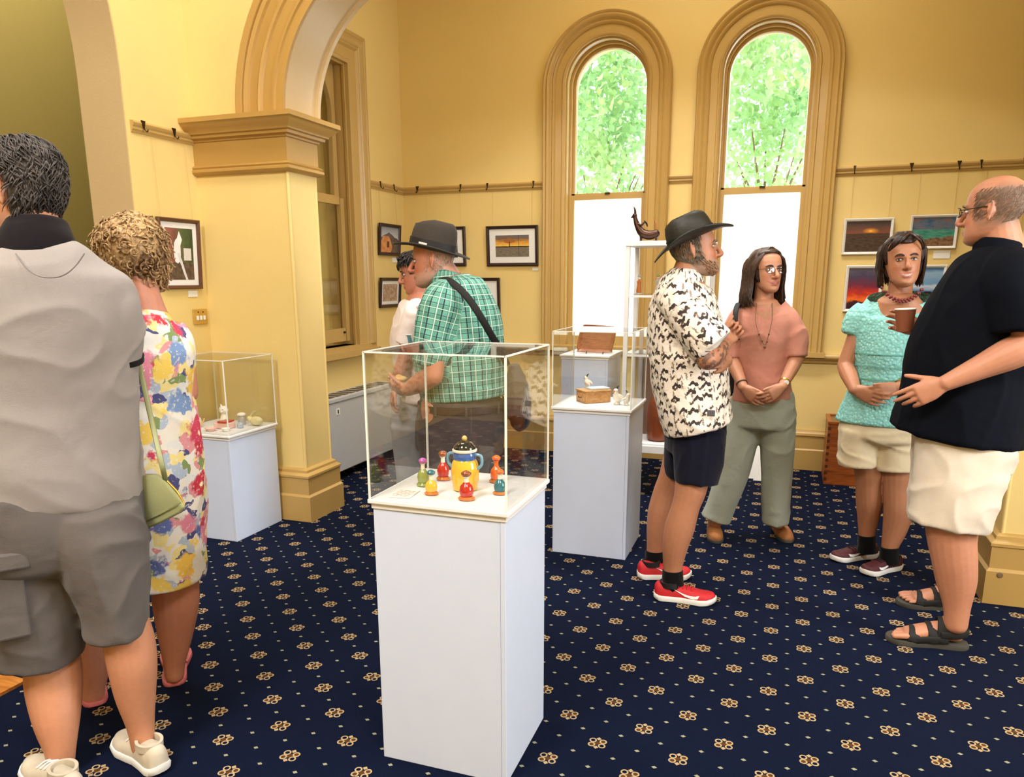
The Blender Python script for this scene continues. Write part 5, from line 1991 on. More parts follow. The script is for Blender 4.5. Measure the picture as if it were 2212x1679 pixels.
def lace_top():
    ma, t, b = mat_new('turquoise_lace_top')
    n = voronoi(t, 70.0)
    d = E(t, n.outputs['Distance'])
    f = noise(t, 30, 4, .6)
    m_ = d * 1.6 + f * .5
    setc(t, b, ramp(t, m_, [(.2, srgb(182, 228, 220)), (.55, srgb(158, 214, 206)), (.85, srgb(126, 188, 182))]))
    b.inputs['Roughness'].default_value = .75
    bump(t, b, m_, .4, .008)
    return ma


M['lace'] = lace_top()

Z = V3(0, 0, 1)


def spectacles(H, parent, rim=.0012, w=.0245, h=.0165, ear=True, zc=.0, y0=.104):
    k = H.k
    root = thing_part('spectacles', parent, H.P(0, .1, 0))
    for q in (-1, 1):
        th = np.linspace(0, 2 * math.pi, 21)
        pts = [H.P(q * .033 + math.cos(a) * w, y0 - abs(math.cos(a) * w * q + 0) * .12 - .010 * (q * math.cos(a) > .5), zc + math.sin(a) * h) for a in th]
        MB().tube(pts, [rim * k] * len(pts), n=6, sub=1, cap=0).build('rim', 'specs', root, smooth='all')
        mb = MB()
        c = H.P(q * .033, y0 - .004, zc)
        mb.add([c] + pts[:-1], [(0, i + 1, (i + 1) % 20 + 1) for i in range(20)])
        mb.add([c - H.f * .0015] + [p - H.f * .0015 for p in pts[:-1]], [(0, (i + 1) % 20 + 1, i + 1) for i in range(20)])
        mb.build('lens', 'lens', root, smooth=True)
        if ear:
            MB().tube([H.P(q * .057, y0 - .014, zc + .006), H.P(q * .074, .05, zc + .006), H.P(q * .079, .0, zc + .008), H.P(q * .080, -.018, zc - .006)], [rim * k] * 4, n=6, sub=3).build('temple', 'specs', root, smooth='all')
    MB().tube([H.P(-.010, y0 - .001, zc + .003), H.P(0, y0 + .003, zc + .006), H.P(.010, y0 - .001, zc + .003)], [rim * k] * 3, n=6, sub=3).build('bridge', 'specs', root, smooth='all')
    return root


# ================================================================== man in leaf-print shirt (profile, facing right)
def man_leaf():
    Y = 3.47
    sv = side_at(1490, Y)
    vw = np.cross(Z, sv)
    r = person('man in a cream leaf-print shirt, navy shorts, red sneakers and dark brimmed hat', W(1450, 1285, 3.43) * V3(1, 1, 0))
    f = unit(sv + vw * .10)
    H = Head(W(1500, 538, Y), unit(f + Z * .12), k=1.0, jaw=1.06, nose=.85)
    mb = MB()
    head_parts(mb, H)
    limb(mb, [(1472, 640, Y), (1478, 605, Y), (1488, 575, Y), (1494, 545, Y)], [.075, .066, .060, .055], n=18)
    # torso core, hips
    rtube(mb, [(1428, 1530, 640, Y, .15), (1420, 1545, 720, Y, .15), (1430, 1555, 820, Y, .14), (1445, 1555, 930, Y, .15)], sv, n=20)
    # near (right) arm: bent, fist raised
    sh, el, wr = W(1470, 652, 3.29), W(1530, 776, 3.22), W(1566, 742, 3.36)
    mb.tube([W(1465, 640, 3.36), sh, (sh + el) / 2 + V3(-.01, 0, 0), el], [.06, .058, .052, .044], n=16)
    mb.tube([el - (wr - el) * .05, el + (wr - el) * .3, el + (wr - el) * .7, wr], [.044, .049, .040, .029], n=16)
    hd = unit(W(1586, 712, 3.42) - wr)
    hand(mb, wr, hd, unit(-vw * .8 - sv * .1 - Z * .2), unit(Z * .9 - sv * .4), curl=(1.35, 1.4, 1.42, 1.45), size=.98, spread=.02, thumb_dir=(.7, .4, .5), thumb_curl=.9)
    # far arm folded below
    sh2, el2, wr2 = W(1490, 655, 3.66), W(1545, 772, 3.62), W(1568, 780, 3.42)
    mb.tube([sh2, (sh2 + el2) / 2, el2], [.056, .05, .043], n=14)
    mb.tube([el2, (el2 + wr2) / 2, wr2], [.043, .044, .030], n=14)
    hand(mb, wr2, W(1545, 790, 3.27) - wr2, unit(-sv - Z * .2), Z, curl=(.5, .55, .6, .6))
    # legs
    for rows, dY in (([(1462, 1545, 960, 3.38, .088), (1458, 1528, 1050, 3.345, .075), (1452, 1512, 1092, 3.33, .058), (1436, 1500, 1140, 3.33, .062), (1431, 1486, 1180, 3.33, .054), (1433, 1474, 1225, 3.335, .038), (1434, 1472, 1262, 3.335, .036)], 0),
                     ([(1440, 1520, 950, 3.58, .088), (1425, 1482, 1025, 3.60, .072), (1412, 1464, 1062, 3.60, .056), (1400, 1454, 1105, 3.60, .060), (1397, 1444, 1145, 3.60, .052), (1397, 1434, 1185, 3.60, .037), (1396, 1432, 1218, 3.60, .036)], 0)):
        rtube(mb, rows, sv, n=18, sub=5)

    def paint(V, col):
        # sleeve tattoo on the near forearm: dark blurry blotches
        ax = unit(wr - el)
        q = V - el
        al = q @ ax
        dist = np.linalg.norm(q - np.outer(al, ax), axis=1)
        m_ = (dist < .075) & (al > -.06) & (al < np.linalg.norm(wr - el) * .95) & (V[:, 1] < 3.5)
        idx = np.nonzero(m_)[0]
        for i in idx:
            x, y, z = V[i] * 42
            a = mnoise.noise((x, y, z)) + .6 * mnoise.noise((x * 2.3, y * 2.3, z * 2.3))
            if a > -.05:
                k = min(1, (a + .05) * 6) * .72
                col[i, :3] = col[i, :3] * (1 - k) + np.array((.045, .035, .035)) * k
    make_body(r, mb, (.50, .245, .155), H, paint=paint, cheek=.5, stubble=((.33, .24, .19), .75), lip=(.40, .16, .12), lipw=.5)
    eyes(H, r, 'irisb', 'browg')
    # grey hair at the temple and nape, short beard
    M['greyhair'] = hair_mat('grey_brown_hair', srgb(70, 62, 54), srgb(150, 138, 122))
    M['beard'] = hair_mat('grey_brown_beard', srgb(120, 84, 60), srgb(172, 140, 112))
    hm = MB()
    strands(hm, H, 800, lambda g: (g.uniform(math.pi * 1.05, math.pi * 1.95) if g.random() < .7 else g.choice([g.uniform(-.15, .25), g.uniform(math.pi - .25, math.pi + .15)]), g.uniform(-.045, .06)), lambda th, z, g: (g.uniform(-.15, .15), -g.uniform(.02, .035)), lift=(.002, .006), r=.0015, seed=4)
    hm.build('hair', 'greyhair', r, smooth='all')
    hm = MB()

    def reg(g):
        th = g.uniform(.0, math.pi)
        return th, g.uniform(-.112, -.05 - .03 * (1 - abs(math.cos(th))) - (.012 if .9 < th < 2.2 else 0))
    strands(hm, H, 420, reg, lambda th, z, g: (g.uniform(-.1, .1), -g.uniform(.008, .016)), lift=(.002, .005), r=.0021, seed=6, nseg=4)
    hm.build('beard', 'beard', r, smooth='all')
    # hat
    hat = thing_part('hat', r, H.P(0, 0, .05))
    ha = unit(H.u * 1.0 - H.f * .30)
    hf = unit(H.f - ha * (H.f @ ha))
    hs = H.s
    hc = H.P(0, -.012, .052)
    R = []
    for zz, rx, ry, dent in ((-.01, .083, .104, 0), (.02, .082, .103, 0), (.05, .079, .098, 0), (.075, .073, .090, .0), (.092, .062, .078, .004), (.098, .045, .062, .010), (.092, .020, .035, .016)):
        R.append([hc + ha * (zz - dent * (abs(math.cos(a)) < .5) * 1.0) + hs * rx * math.cos(a) + hf * ry * math.sin(a) for a in np.linspace(0, 2 * math.pi, 40, endpoint=False)])
    MB().rings(R).build('crown', 'hatleather', hat, smooth='all')
    R = []
    for q, th_ in ((0, .004), (.35, .004), (.7, .0035), (1.0, .003), (1.0, -.003), (.7, -.003), (.35, -.004), (0, -.004)):
        ring = []
        for a in np.linspace(0, 2 * math.pi, 56, endpoint=False):
            ct, st = math.cos(a), math.sin(a)
            rx, ry = .082 + .068 * q, .103 + .078 * q
            lift = q * q * (.030 * ct * ct - .022 * max(0, st) ** 2 - .030 * max(0, -st) ** 2)
            ring.append(hc + ha * (-.008 + lift + th_) + hs * rx * ct + hf * ry * st)
        R.append(ring)
    R.append(R[0])
    MB().rings(R, cap0=False, cap1=False).build('brim', 'hatleather', hat, smooth='all')
    band(MB(), hc + ha * .010, hs, hf, ha, .0822, .1032, .010, .0025).build('hat_band', 'black_pad', hat, smooth=True)
    # shirt
    mb = MB()
    rtube(mb, [(1448, 1512, 592, Y, .09), (1424, 1527, 612, Y, .165), (1408, 1543, 640, Y, .215), (1401, 1556, 685, Y, .225), (1401, 1566, 740, Y, .222), (1406, 1572, 800, Y, .215), (1416, 1576, 858, Y, .215), (1426, 1580, 898, Y, .222), (1434, 1584, 922, Y, .222)], sv, n=36, sub=5, cap=.08)
    mb.tube([W(1448, 632, 3.36), W(1470, 655, 3.285), W(1503, 705, 3.255), W(1542, 748, 3.245)], [.075, .088, .090, .094], n=22, sub=5, cap=.1)
    mb.tube([W(1480, 632, 3.60), W(1495, 660, 3.67), W(1520, 715, 3.68), W(1548, 752, 3.66)], [.072, .082, .082, .084], n=20, sub=5, cap=.1)
    bones = [(W(1490, 930, Y), W(1482, 590, Y), -vw, .19, 1.0), (W(1460, 640, 3.34), W(1545, 752, 3.24), Z, .09, .45), (W(1485, 640, 3.60), W(1548, 752, 3.66), Z, .09, .45)]
    garment('shirt', mb, 'leafshirt', r, .0072, 5, .0065, 5.5, (1, 1, .8), 3.0, bones)
    mb = MB()
    rtube(mb, [(1434, 1522, 614, Y, .105), (1438, 1516, 597, Y, .098), (1448, 1508, 582, Y, .086)], unit(sv + Z * .25), n=24, sub=4, cap=.1)
    garment('collar', mb, 'leafshirt', r, .006, 3, .001, bones=bones)
    lb = MB().obox(W(1536, 893, 3.250), sv * .016, vw * .002, Z * .013)
    lb.build('hem_label', plain('dark_woven_label', srgb(86, 82, 84), .8), r)
    # shorts
    mb = MB()
    rtube(mb, [(1436, 1570, 890, Y, .175), (1436, 1568, 930, Y, .175), (1438, 1566, 965, Y, .165)], sv, n=28, cap=.3)
    rtube(mb, [(1452, 1568, 930, 3.385, .095), (1455, 1563, 985, 3.365, .10), (1457, 1549, 1043, 3.35, .10)], sv, n=24, sub=5, cap=.05)
    rtube(mb, [(1436, 1540, 930, 3.56, .095), (1434, 1510, 985, 3.585, .10), (1432, 1494, 1022, 3.60, .10)], sv, n=24, sub=5, cap=.05)
    garment('shorts', mb, 'navy_shorts', r, .0075, 4, .006, 6, (1.2, 1.2, .6), 1.0)
    # socks and sneakers
    for xs, Yk, y0, y1 in (((1432, 1474), 3.335, 1232, 1275), ((1395, 1433), 3.60, 1190, 1232)):
        mb = MB()
        rtube(mb, [(xs[0] - 1, xs[1] + 1, y0, Yk, .041), (xs[0] - 2, xs[1] + 2, (y0 + y1) / 2, Yk, .042), (xs[0] - 3, xs[1] + 4, y1, Yk, .045)], sv, n=20, cap=.1)
        mb.build('sock', 'sock', r, smooth=True)
    mats = dict(sole='sole_white', upper='shoe_red', collar='black_pad', lace='redlace', logo='logo')
    fl = lambda x, y: W2floor(x, y)
    sneaker(r, fl(1412, 1292), fl(1547, 1306), mats, 1.12, 1)
    sneaker(r, fl(1376, 1248), fl(1493, 1249), mats, 1.12, 1)
    return r


def W2floor(x, y, z=0.0):
    d = CF + CR * (x - CXP) / FOC - CU * (y - CYP) / FOC
    return V3(0, 0, CAMZ) + d * ((z - CAMZ) / d[2])


man_leaf()


# ================================================================== woman in coral top
def woman_coral():
    Y = 4.30
    sv = side_at(1645, Y)
    vw = np.cross(Z, sv)
    r = person('woman in a coral top and sage trousers with long dark hair and glasses', W(1620, 1160, 4.28) * V3(1, 1, 0))
    f = unit(-vw * .86 + sv * .52)
    H = Head(W(1655, 586, Y - .02), unit(f + Z * .06), k=.955, jaw=.95, nose=.95)
    mb = MB()
    head_parts(mb, H, smile=.8)
    limb(mb, [(1648, 672, Y), (1650, 648, Y), (1651, 620, Y), (1652, 595, Y)], [.068, .052, .048, .045], n=18)
    rtube(mb, [(1624, 1680, 655, Y - .035, .052), (1606, 1698, 682, Y - .02, .086), (1606, 1696, 715, Y - .015, .098)], sv, n=24, sub=4, cap=.5)
    rtube(mb, [(1600, 1700, 685, Y, .085), (1605, 1698, 740, Y, .09), (1610, 1695, 810, Y, .085), (1595, 1705, 880, Y, .10)], sv, n=20)
    # arms to clasped hands
    sL, eL, wL = W(1602, 694, Y), W(1578, 768, Y - .02), W(1606, 838, Y - .17)
    sR, eR, wR = W(1698, 694, Y), W(1724, 768, Y - .02), W(1690, 836, Y - .17)
    for s_, e_, w_ in ((sL, eL, wL), (sR, eR, wR)):
        mb.tube([s_, (s_ + e_) / 2, e_], [.044, .040, .036], n=14)
        mb.tube([e_, e_ + (w_ - e_) * .35, w_], [.036, .037, .024], n=14)
    hand(mb, wL, W(1640, 868, Y - .21) - wL, unit(vw + Z * .3), unit(Z + sv), curl=(.30, .35, .4, .45), size=.90, thumb_dir=(.85, .35, -.1))
    hand(mb, wR, W(1655, 862, Y - .23) - wR, unit(vw + Z * .2 - sv * .2), unit(Z - sv), curl=(.45, .5, .55, .6), size=.90, thumb_dir=(.85, .35, -.1))
    for xs, dy in (((1608, 1592, 1558, 1546), (0, -.01, -.02, -.01)), ((1680, 1680, 1677, 1675), (0, .01, .04, .05))):
        yy = (890, 980, 1085, 1130)
        limb(mb, [(x, y, Y + q) for x, y, q in zip(xs, yy, dy)], [.065, .052, .040, .034], n=14)
    fl = W2floor
    foot(mb, W(1545, 1130, 4.30), fl(1538, 1140), fl(1547, 1172))
    foot(mb, W(1680, 1130, 4.36), fl(1672, 1136), fl(1702, 1170))
    make_body(r, mb, (.58, .30, .20), H, cheek=.4, lip=(.42, .10, .09), lipw=.85, smile=.8)
    eyes(H, r, 'iris', 'brow')
    spectacles(H, r, .0011, .0235, .019)
    # long straight hair
    M['darkbrown'] = hair_mat('dark_brown_hair', srgb(34, 22, 18), srgb(86, 62, 48), .38)
    hm = MB()
    zl = lambda th: (.060 + .030 * math.sin(th)) if 0.35 < th < math.pi - .35 else -.06
    hair_cap(hm, H, zl, .012)
    rng = np.random.default_rng(8)
    down = -Z
    for i in range(330):
        th = rng.uniform(-.45, math.pi + .45)
        if th < 0:
            th += 2 * math.pi
        # start at the parting, drape over side, hang
        sidesgn = 1 if math.cos(th) > 0 else -1
        back = rng.uniform(-.08, .045)
        p0 = H.P(.006 * sidesgn, back * .8 + .01, .124)
        p1 = H.P(sidesgn * (.068 + .012 * rng.random()), back + (.010 if back > 0 else 0), .062)
        p2 = H.P(sidesgn * (.088 + .012 * rng.random()), back * .9 - .008, -.005)
        p3 = H.P(sidesgn * (.088 + .018 * rng.random()), back * .8 - .016, -.075)
        if sidesgn * (H.s @ sv) < 0:
            L = rng.uniform(.075, .115)
            p4 = p3 + down * L * .6 - sv * .006 - vw * .01
            p5 = p3 + down * L + sv * rng.uniform(-.010, .016) - vw * .012
        else:
            L = rng.uniform(.06, .105)
            p4 = p3 + down * L * .6 + sv * .004
            p5 = p3 + down * L + sv * rng.uniform(-.008, .014)
        rr = rng.uniform(.0035, .0058)
        hm.tube([p0, p1, p2, p3, p4, p5], [rr, rr * 1.1, rr * 1.1, rr, rr, rr * .4], n=6, sub=2, cap=.6)
    for i in range(130):
        x = rng.uniform(-.07, .07)
        p0 = H.P(x * .3, -.04, .118)
        p1 = H.P(x, -.108, .05)
        p2 = H.P(x * 1.05, -.116, -.03)
        p3 = p2 + down * .08
        p4 = p3 + down * rng.uniform(.04, .09)
        hm.tube([p0, p1, p2, p3, p4], [.005, .006, .006, .006, .002], n=6, sub=2, cap=.6)
    hm.build('hair', 'darkbrown', r, smooth='all')
    # top
    mb = MB()
    rtube(mb, [(1632, 1672, 648, Y - .035, .060), (1616, 1688, 656, Y - .025, .080), (1598, 1706, 668, Y - .01, .097), (1585, 1718, 688, Y, .112), (1586, 1716, 712, Y, .125), (1590, 1708, 745, Y, .130), (1592, 1703, 790, Y, .122), (1588, 1706, 830, Y, .130), (1583, 1712, 862, Y, .140)], sv, n=34, sub=5, cap=.1)
    mb.tube([W(1606, 676, Y), W(1592, 695, Y - .01), W(1580, 732, Y - .02), W(1578, 772, Y - .03)], [.050, .056, .060, .058], n=20, cap=.15)
    mb.tube([W(1694, 676, Y), W(1708, 695, Y - .01), W(1720, 732, Y - .02), W(1720, 770, Y - .035)], [.050, .056, .060, .058], n=20, cap=.15)
    garment('top', mb, 'coral', r, .0070, 5, .0062, 6.5, (1, 1, .7), 5, cut=(W(1652, 654, Y - .02), Z - vw * .36))
    # trousers
    mb = MB()
    rtube(mb, [(1584, 1712, 850, Y, .125), (1580, 1715, 880, Y, .135), (1576, 1716, 915, Y, .135)], sv, n=30, cap=.3)
    rtube(mb, [(1576, 1648, 900, Y, .10), (1560, 1634, 960, Y - .01, .095), (1545, 1614, 1030, Y - .02, .085), (1527, 1590, 1090, Y - .02, .078), (1515, 1578, 1122, Y - .02, .078)], sv, n=26, sub=6, cap=.05)
    rtube(mb, [(1642, 1716, 900, Y, .10), (1643, 1715, 960, Y, .095), (1646, 1711, 1030, Y + .02, .085), (1647, 1706, 1090, Y + .04, .078), (1647, 1702, 1128, Y + .05, .078)], sv, n=26, sub=6, cap=.05)
    garment('trousers', mb, 'sage', r, .0075, 4, .0065, 5, (1.3, 1.3, .5), 2)
    # clogs
    for h_, t_ in ((fl(1537, 1136), fl(1547, 1176)), (fl(1668, 1132), fl(1704, 1175))):
        sh = thing_part('shoe', r, h_)
        sole_slab(sh, h_, t_, 'sandalsole', .020, 1.0)
        d = t_ - h_
        L = np.linalg.norm(d)
        d /= L
        s_ = np.cross(d, Z)
        R = []
        for q, w_, hh in ((.38, .036, .062), (.5, .040, .058), (.65, .045, .052), (.8, .043, .044), (.92, .033, .034), (.99, .014, .022)):
            R.append([h_ + d * L * q + s_ * w_ * math.cos(a) + Z * (.020 + (hh) * math.sin(a) ** .9 * .9) for a in np.linspace(0, math.pi, 13)] + [h_ + d * L * q - s_ * w_ + Z * .012, h_ + d * L * q + s_ * w_ + Z * .012])
        MB().rings(R).build('upper', 'tanleather', sh, smooth='all')
        MB().tube([h_ + d * .05 + s_ * .036 + Z * .05, h_ - d * .002 + Z * .065, h_ + d * .05 - s_ * .036 + Z * .05], [(.0025, .007)] * 3, side=Z, n=8, sub=5).build('ankle_strap', 'tanleather', sh, smooth='all')
        MB().obox(h_ + d * .055 + s_ * .039 + Z * .05, d * .008, s_ * .002, Z * .008).build('buckle', 'gold', sh)
    # necklace, watch
    nk = MB()
    pts = [W(1634, 655, Y - .075), W(1632, 690, Y - .125), W(1640, 725, Y - .142), W(1652, 745, Y - .146), W(1660, 725, Y - .142), W(1668, 690, Y - .125), W(1668, 655, Y - .075)]
    nk.tube(pts, [.0016] * 7, n=6, sub=5)
    nk.ell(W(1652, 750, Y - .15), .007, .004, .009)
    for i, (x, y) in enumerate(((1640, 722), (1661, 722), (1646, 736), (1657, 738))):
        nk.ell(W(x, y, Y - .146), .005, .005, .006)
    nk.build('necklace', plain('dark_bead_necklace', srgb(120, 84, 56), .5), r, smooth='all')
    ax = unit(wR - eR)
    a1 = unit(np.cross(ax, Z))
    c = wR - ax * .035
    wt = thing_part('wristwatch', r, c)
    band(MB(), c, a1, np.cross(ax, a1), ax, .026, .026, .005, .003, 24).build('strap', 'gold', wt, smooth=True)
    fc = unit(-vw + sv * .3)
    MB().lathe(c + fc * .027, [(.011, 0), (.012, .002), (.011, .005)], 18, axis=fc).build('dial', 'paperwhite', wt, smooth=True)
    ax = unit(wL - eL)
    a1 = unit(np.cross(ax, Z))
    band(MB(), wL - ax * .03, a1, np.cross(ax, a1), ax, .026, .026, .003, .003, 24).build('bracelet', 'black_pad', r, smooth=True)
    return r


woman_coral()
o = thing('shoulder_bag', 'black shoulder bag on the woman in the coral top', 'bag', W(1580, 800, 4.42))
MB().tube([W(1592, 735, 4.205), W(1588, 700, 4.185), W(1590, 668, 4.215), W(1596, 655, 4.29), W(1590, 680, 4.40), W(1580, 760, 4.45)], [(.014, .003)] * 6, side=side_at(1590, 4.3), n=10, sub=5, cap=.3).build('strap', 'blackstrap', o, smooth='all')
mb = MB()
mb.tube([W(1580, 745, 4.46), W(1580, 790, 4.46), W(1580, 850, 4.46)], [(.06, .035), (.075, .045), (.07, .045)], side=side_at(1580, 4.46), n=18, cap=.3)
mb.build('pouch', 'blackstrap', o, smooth='all')


# ================================================================== woman in turquoise lace top
def woman_teal():
    Y = 4.06
    sv = side_at(1930, Y)
    vw = np.cross(Z, sv)
    r = person('smiling woman in a turquoise lace top and stone shorts with short dark hair', W(1880, 1215, 4.06) * V3(1, 1, 0))
    f = unit(-vw + sv * .20)
    H = Head(W(1950, 566, Y - .03), unit(f + Z * .10), k=1.0, jaw=1.0, nose=.95, roll=-.05)
    mb = MB()
    head_parts(mb, H, smile=1.3)
    limb(mb, [(1938, 680, Y), (1941, 650, Y), (1945, 620, Y), (1947, 590, Y)], [.075, .058, .053, .050], n=18)
    rtube(mb, [(1898, 1982, 650, Y - .045, .068), (1878, 2002, 680, Y - .025, .098), (1872, 2000, 715, Y - .015, .115)], sv, n=24, sub=4, cap=.5)
    rtube(mb, [(1884, 1990, 680, Y, .085), (1868, 1996, 740, Y, .10), (1862, 1990, 810, Y, .10), (1845, 1985, 890, Y, .11)], sv, n=20)
    sL, eL, wL = W(1864, 694, Y), W(1826, 790, Y - .02), W(1847, 842, Y - .15)
    sR, eR, wR = W(1998, 694, Y), W(2012, 790, Y - .02), W(1940, 838, Y - .17)
    for s_, e_, w_ in ((sL, eL, wL), (sR, eR, wR)):
        mb.tube([s_, (s_ + e_) / 2, e_], [.050, .043, .038], n=14)
        mb.tube([e_, e_ + (w_ - e_) * .35, w_], [.038, .040, .027], n=14)
    hand(mb, wL, W(1890, 862, Y - .20) - wL, unit(vw + Z * .3), unit(Z + sv * .3), curl=(.25, .3, .3, .35), size=.95, thumb_dir=(.9, .3, -.1))
    hand(mb, wR, W(1890, 852, Y - .215) - wR, unit(vw + Z * .1), unit(Z - sv * .3), curl=(.55, .6, .6, .65), size=.95, thumb_dir=(.9, .3, -.1))
    for rows in ([(1830, 1900, 950, Y, .085), (1846, 1908, 1010, Y, .07), (1850, 1905, 1045, Y + .01, .056), (1851, 1906, 1085, Y + .03, .06), (1854, 1896, 1125, Y + .05, .045), (1856, 1888, 1160, Y + .06, .036), (1856, 1888, 1182, Y + .06, .035)],
                 [(1905, 1985, 950, Y, .085), (1908, 1974, 1025, Y - .02, .07), (1910, 1970, 1060, Y - .03, .056), (1911, 1972, 1100, Y - .03, .06), (1908, 1957, 1145, Y - .03, .045), (1905, 1940, 1180, Y - .03, .036), (1904, 1938, 1205, Y - .03, .035)]):
        rtube(mb, rows, sv, n=18, sub=5)
    make_body(r, mb, (.46, .225, .135), H, cheek=.35, lip=(.40, .11, .10), lipw=.8, teeth=.45, smile=1.3)
    eyes(H, r, 'iris', 'brow', look=(.35, .1), open_=.75)
    M['blackbrown'] = hair_mat('near_black_brown_hair', srgb(24, 16, 14), srgb(66, 44, 34), .4)
    hm = MB()
    zl = lambda th: (.082 + .010 * math.sin(th * 3)) if 0.42 < th < math.pi - .42 else (-.01 if (th < .42 or th > math.pi - .42) and (th < 1 or 2 < th < math.pi) else -.075)
    hair_cap(hm, H, zl, .013)
    rng = np.random.default_rng(12)
    for i in range(320):
        sg = rng.choice([-1, 1])
        back = rng.uniform(-.09, .022)
        p0 = H.P(sg * rng.uniform(-.02, .03), back * .7 + .012, .134 - abs(back) * .1)
        p1 = H.P(sg * (.070 + .014 * rng.random()), back + .004, .080)
        p2 = H.P(sg * (.086 + .010 * rng.random()), back * .85 - .004, .018)
        p3 = H.P(sg * (.086 + .012 * rng.random()), back * .7 - .020, -.030 - .02 * rng.random())
        p4 = H.P(sg * (.074 + .02 * rng.random()), back * .6 - .030, -.062 - .05 * rng.random())
        rr = rng.uniform(.0035, .0055)
        hm.tube([p0, p1, p2, p3, p4], [rr, rr * 1.2, rr * 1.1, rr, rr * .35], n=6, sub=2, cap=.6)
    for i in range(9):     # swept fringe
        x0 = rng.uniform(-.035, .035)
        sg = 1 if x0 > -.012 else -1
        hm.tube([H.P(x0 * .5 - .012, .055, .118), H.P(x0 + sg * .014, .092, .098), H.P(x0 + sg * .036, .088, .076 - abs(x0) * .3), H.P(sg * (.068 + rng.uniform(0, .012)), .052, .046)], [.005, .0055, .005, .0018], n=6, sub=2, cap=.6)
    for i in range(90):
        x = rng.uniform(-.075, .075)
        hm.tube([H.P(x * .3, -.04, .120), H.P(x, -.110, .055), H.P(x * 1.0, -.112, -.02), H.P(x * .9, -.098, -.075 - .03 * rng.random())], [.005, .006, .006, .002], n=6, sub=2, cap=.6)
    hm.build('hair', 'blackbrown', r, smooth='all')
    # lace top
    mb = MB()
    rtube(mb, [(1908, 1974, 640, Y - .055, .066), (1890, 1992, 645, Y - .042, .088), (1870, 2010, 655, Y - .022, .106), (1852, 2028, 678, Y, .118), (1847, 2018, 712, Y, .138), (1846, 2006, 760, Y, .148), (1848, 1996, 800, Y, .138), (1838, 1994, 845, Y, .145), (1820, 2004, 888, Y, .162), (1812, 2008, 910, Y, .166)], sv, n=36, sub=5, cap=.08)
    mb.tube([W(1872, 672, Y), W(1855, 690, Y), W(1842, 722, Y - .005)], [.060, .066, .058], n=18, cap=.15)
    mb.tube([W(1996, 672, Y), W(2012, 690, Y), W(2022, 722, Y - .005)], [.060, .066, .058], n=18, cap=.15)
    garment('top', mb, 'lace', r, .0065, 5, .0022, 14, (1, 1, 1), 7, cut=(W(1940, 647, Y - .03), Z - vw * .42))
    for yy, dy in ((762, .002), (788, .0), (815, .0)):
        c, (rx, ry) = ring_px(1846, 1999, yy, Y, .146)
        band(MB(), c, sv, -vw, Z, rx + .003, ry + .003, .0016, .003, 60).build('pintuck', plain('turquoise_stitching', srgb(84, 150, 142), .8), r, smooth=True)
    # shorts
    mb = MB()
    rtube(mb, [(1838, 1986, 880, Y, .135), (1824, 1990, 908, Y, .148), (1814, 1988, 940, Y, .150)], sv, n=30, cap=.3)
    rtube(mb, [(1815, 1906, 925, Y, .125), (1812, 1898, 965, Y, .118), (1812, 1895, 1003, Y, .115)], sv, n=26, sub=5, cap=.05)
    rtube(mb, [(1894, 1992, 925, Y, .125), (1893, 1986, 970, Y, .118), (1893, 1980, 1016, Y - .01, .115)], sv, n=26, sub=5, cap=.05)
    garment('shorts', mb, 'stone', r, .0072, 4, .0068, 6.5, (.8, .8, 1.5), 9)
    # beads, bracelet
    nk = thing_part('necklace', r, H.P(0, 0, -.14))
    M['beads'] = plain('dark_red_coral_beads', srgb(120, 42, 40), .4, var=.4, scale=60)
    rng = np.random.default_rng(3)
    for i in range(26):
        q = -1 + 2 * i / 25
        x = 1949 + q * 44
        y = 622 + 26 * (1 - q * q) + (4 if i % 2 else 0)
        MB().ell(W(x, y, Y - .075 - .055 * (1 - q * q)), .0065, .006, .0075, 8, 5).build('bead', 'beads', nk, smooth='all')
    ax = unit(wR - eR)
    a1 = unit(np.cross(ax, Z))
    band(MB(), wR - ax * .02, a1, np.cross(ax, a1), ax, .029, .029, .006, .003, 24).build('bracelet', 'gold', r, smooth=True)
    # feet
    for xs, Yk, y0, y1 in (((1856, 1888), Y + .06, 1156, 1192), ((1904, 1938), Y - .03, 1182, 1216)):
        mb = MB()
        rtube(mb, [(xs[0] - 2, xs[1] + 2, y0, Yk, .040), (xs[0] - 2, xs[1] + 2, (y0 + y1) / 2, Yk, .041), (xs[0] - 4, xs[1] + 3, y1, Yk, .044)], sv, n=20, cap=.1)
        mb.build('sock', 'sock', r, smooth=True)
    mats = dict(sole='sole_white', upper='shoe_burg', collar='black_pad', lace='darklace', logo='logo')
    fl = W2floor
    sneaker(r, fl(1893, 1203), fl(1794, 1214), mats, 1.0, -1, .075)
    sneaker(r, fl(1943, 1228), fl(1861, 1245), mats, 1.0, -1, .075)
    return r


woman_teal()


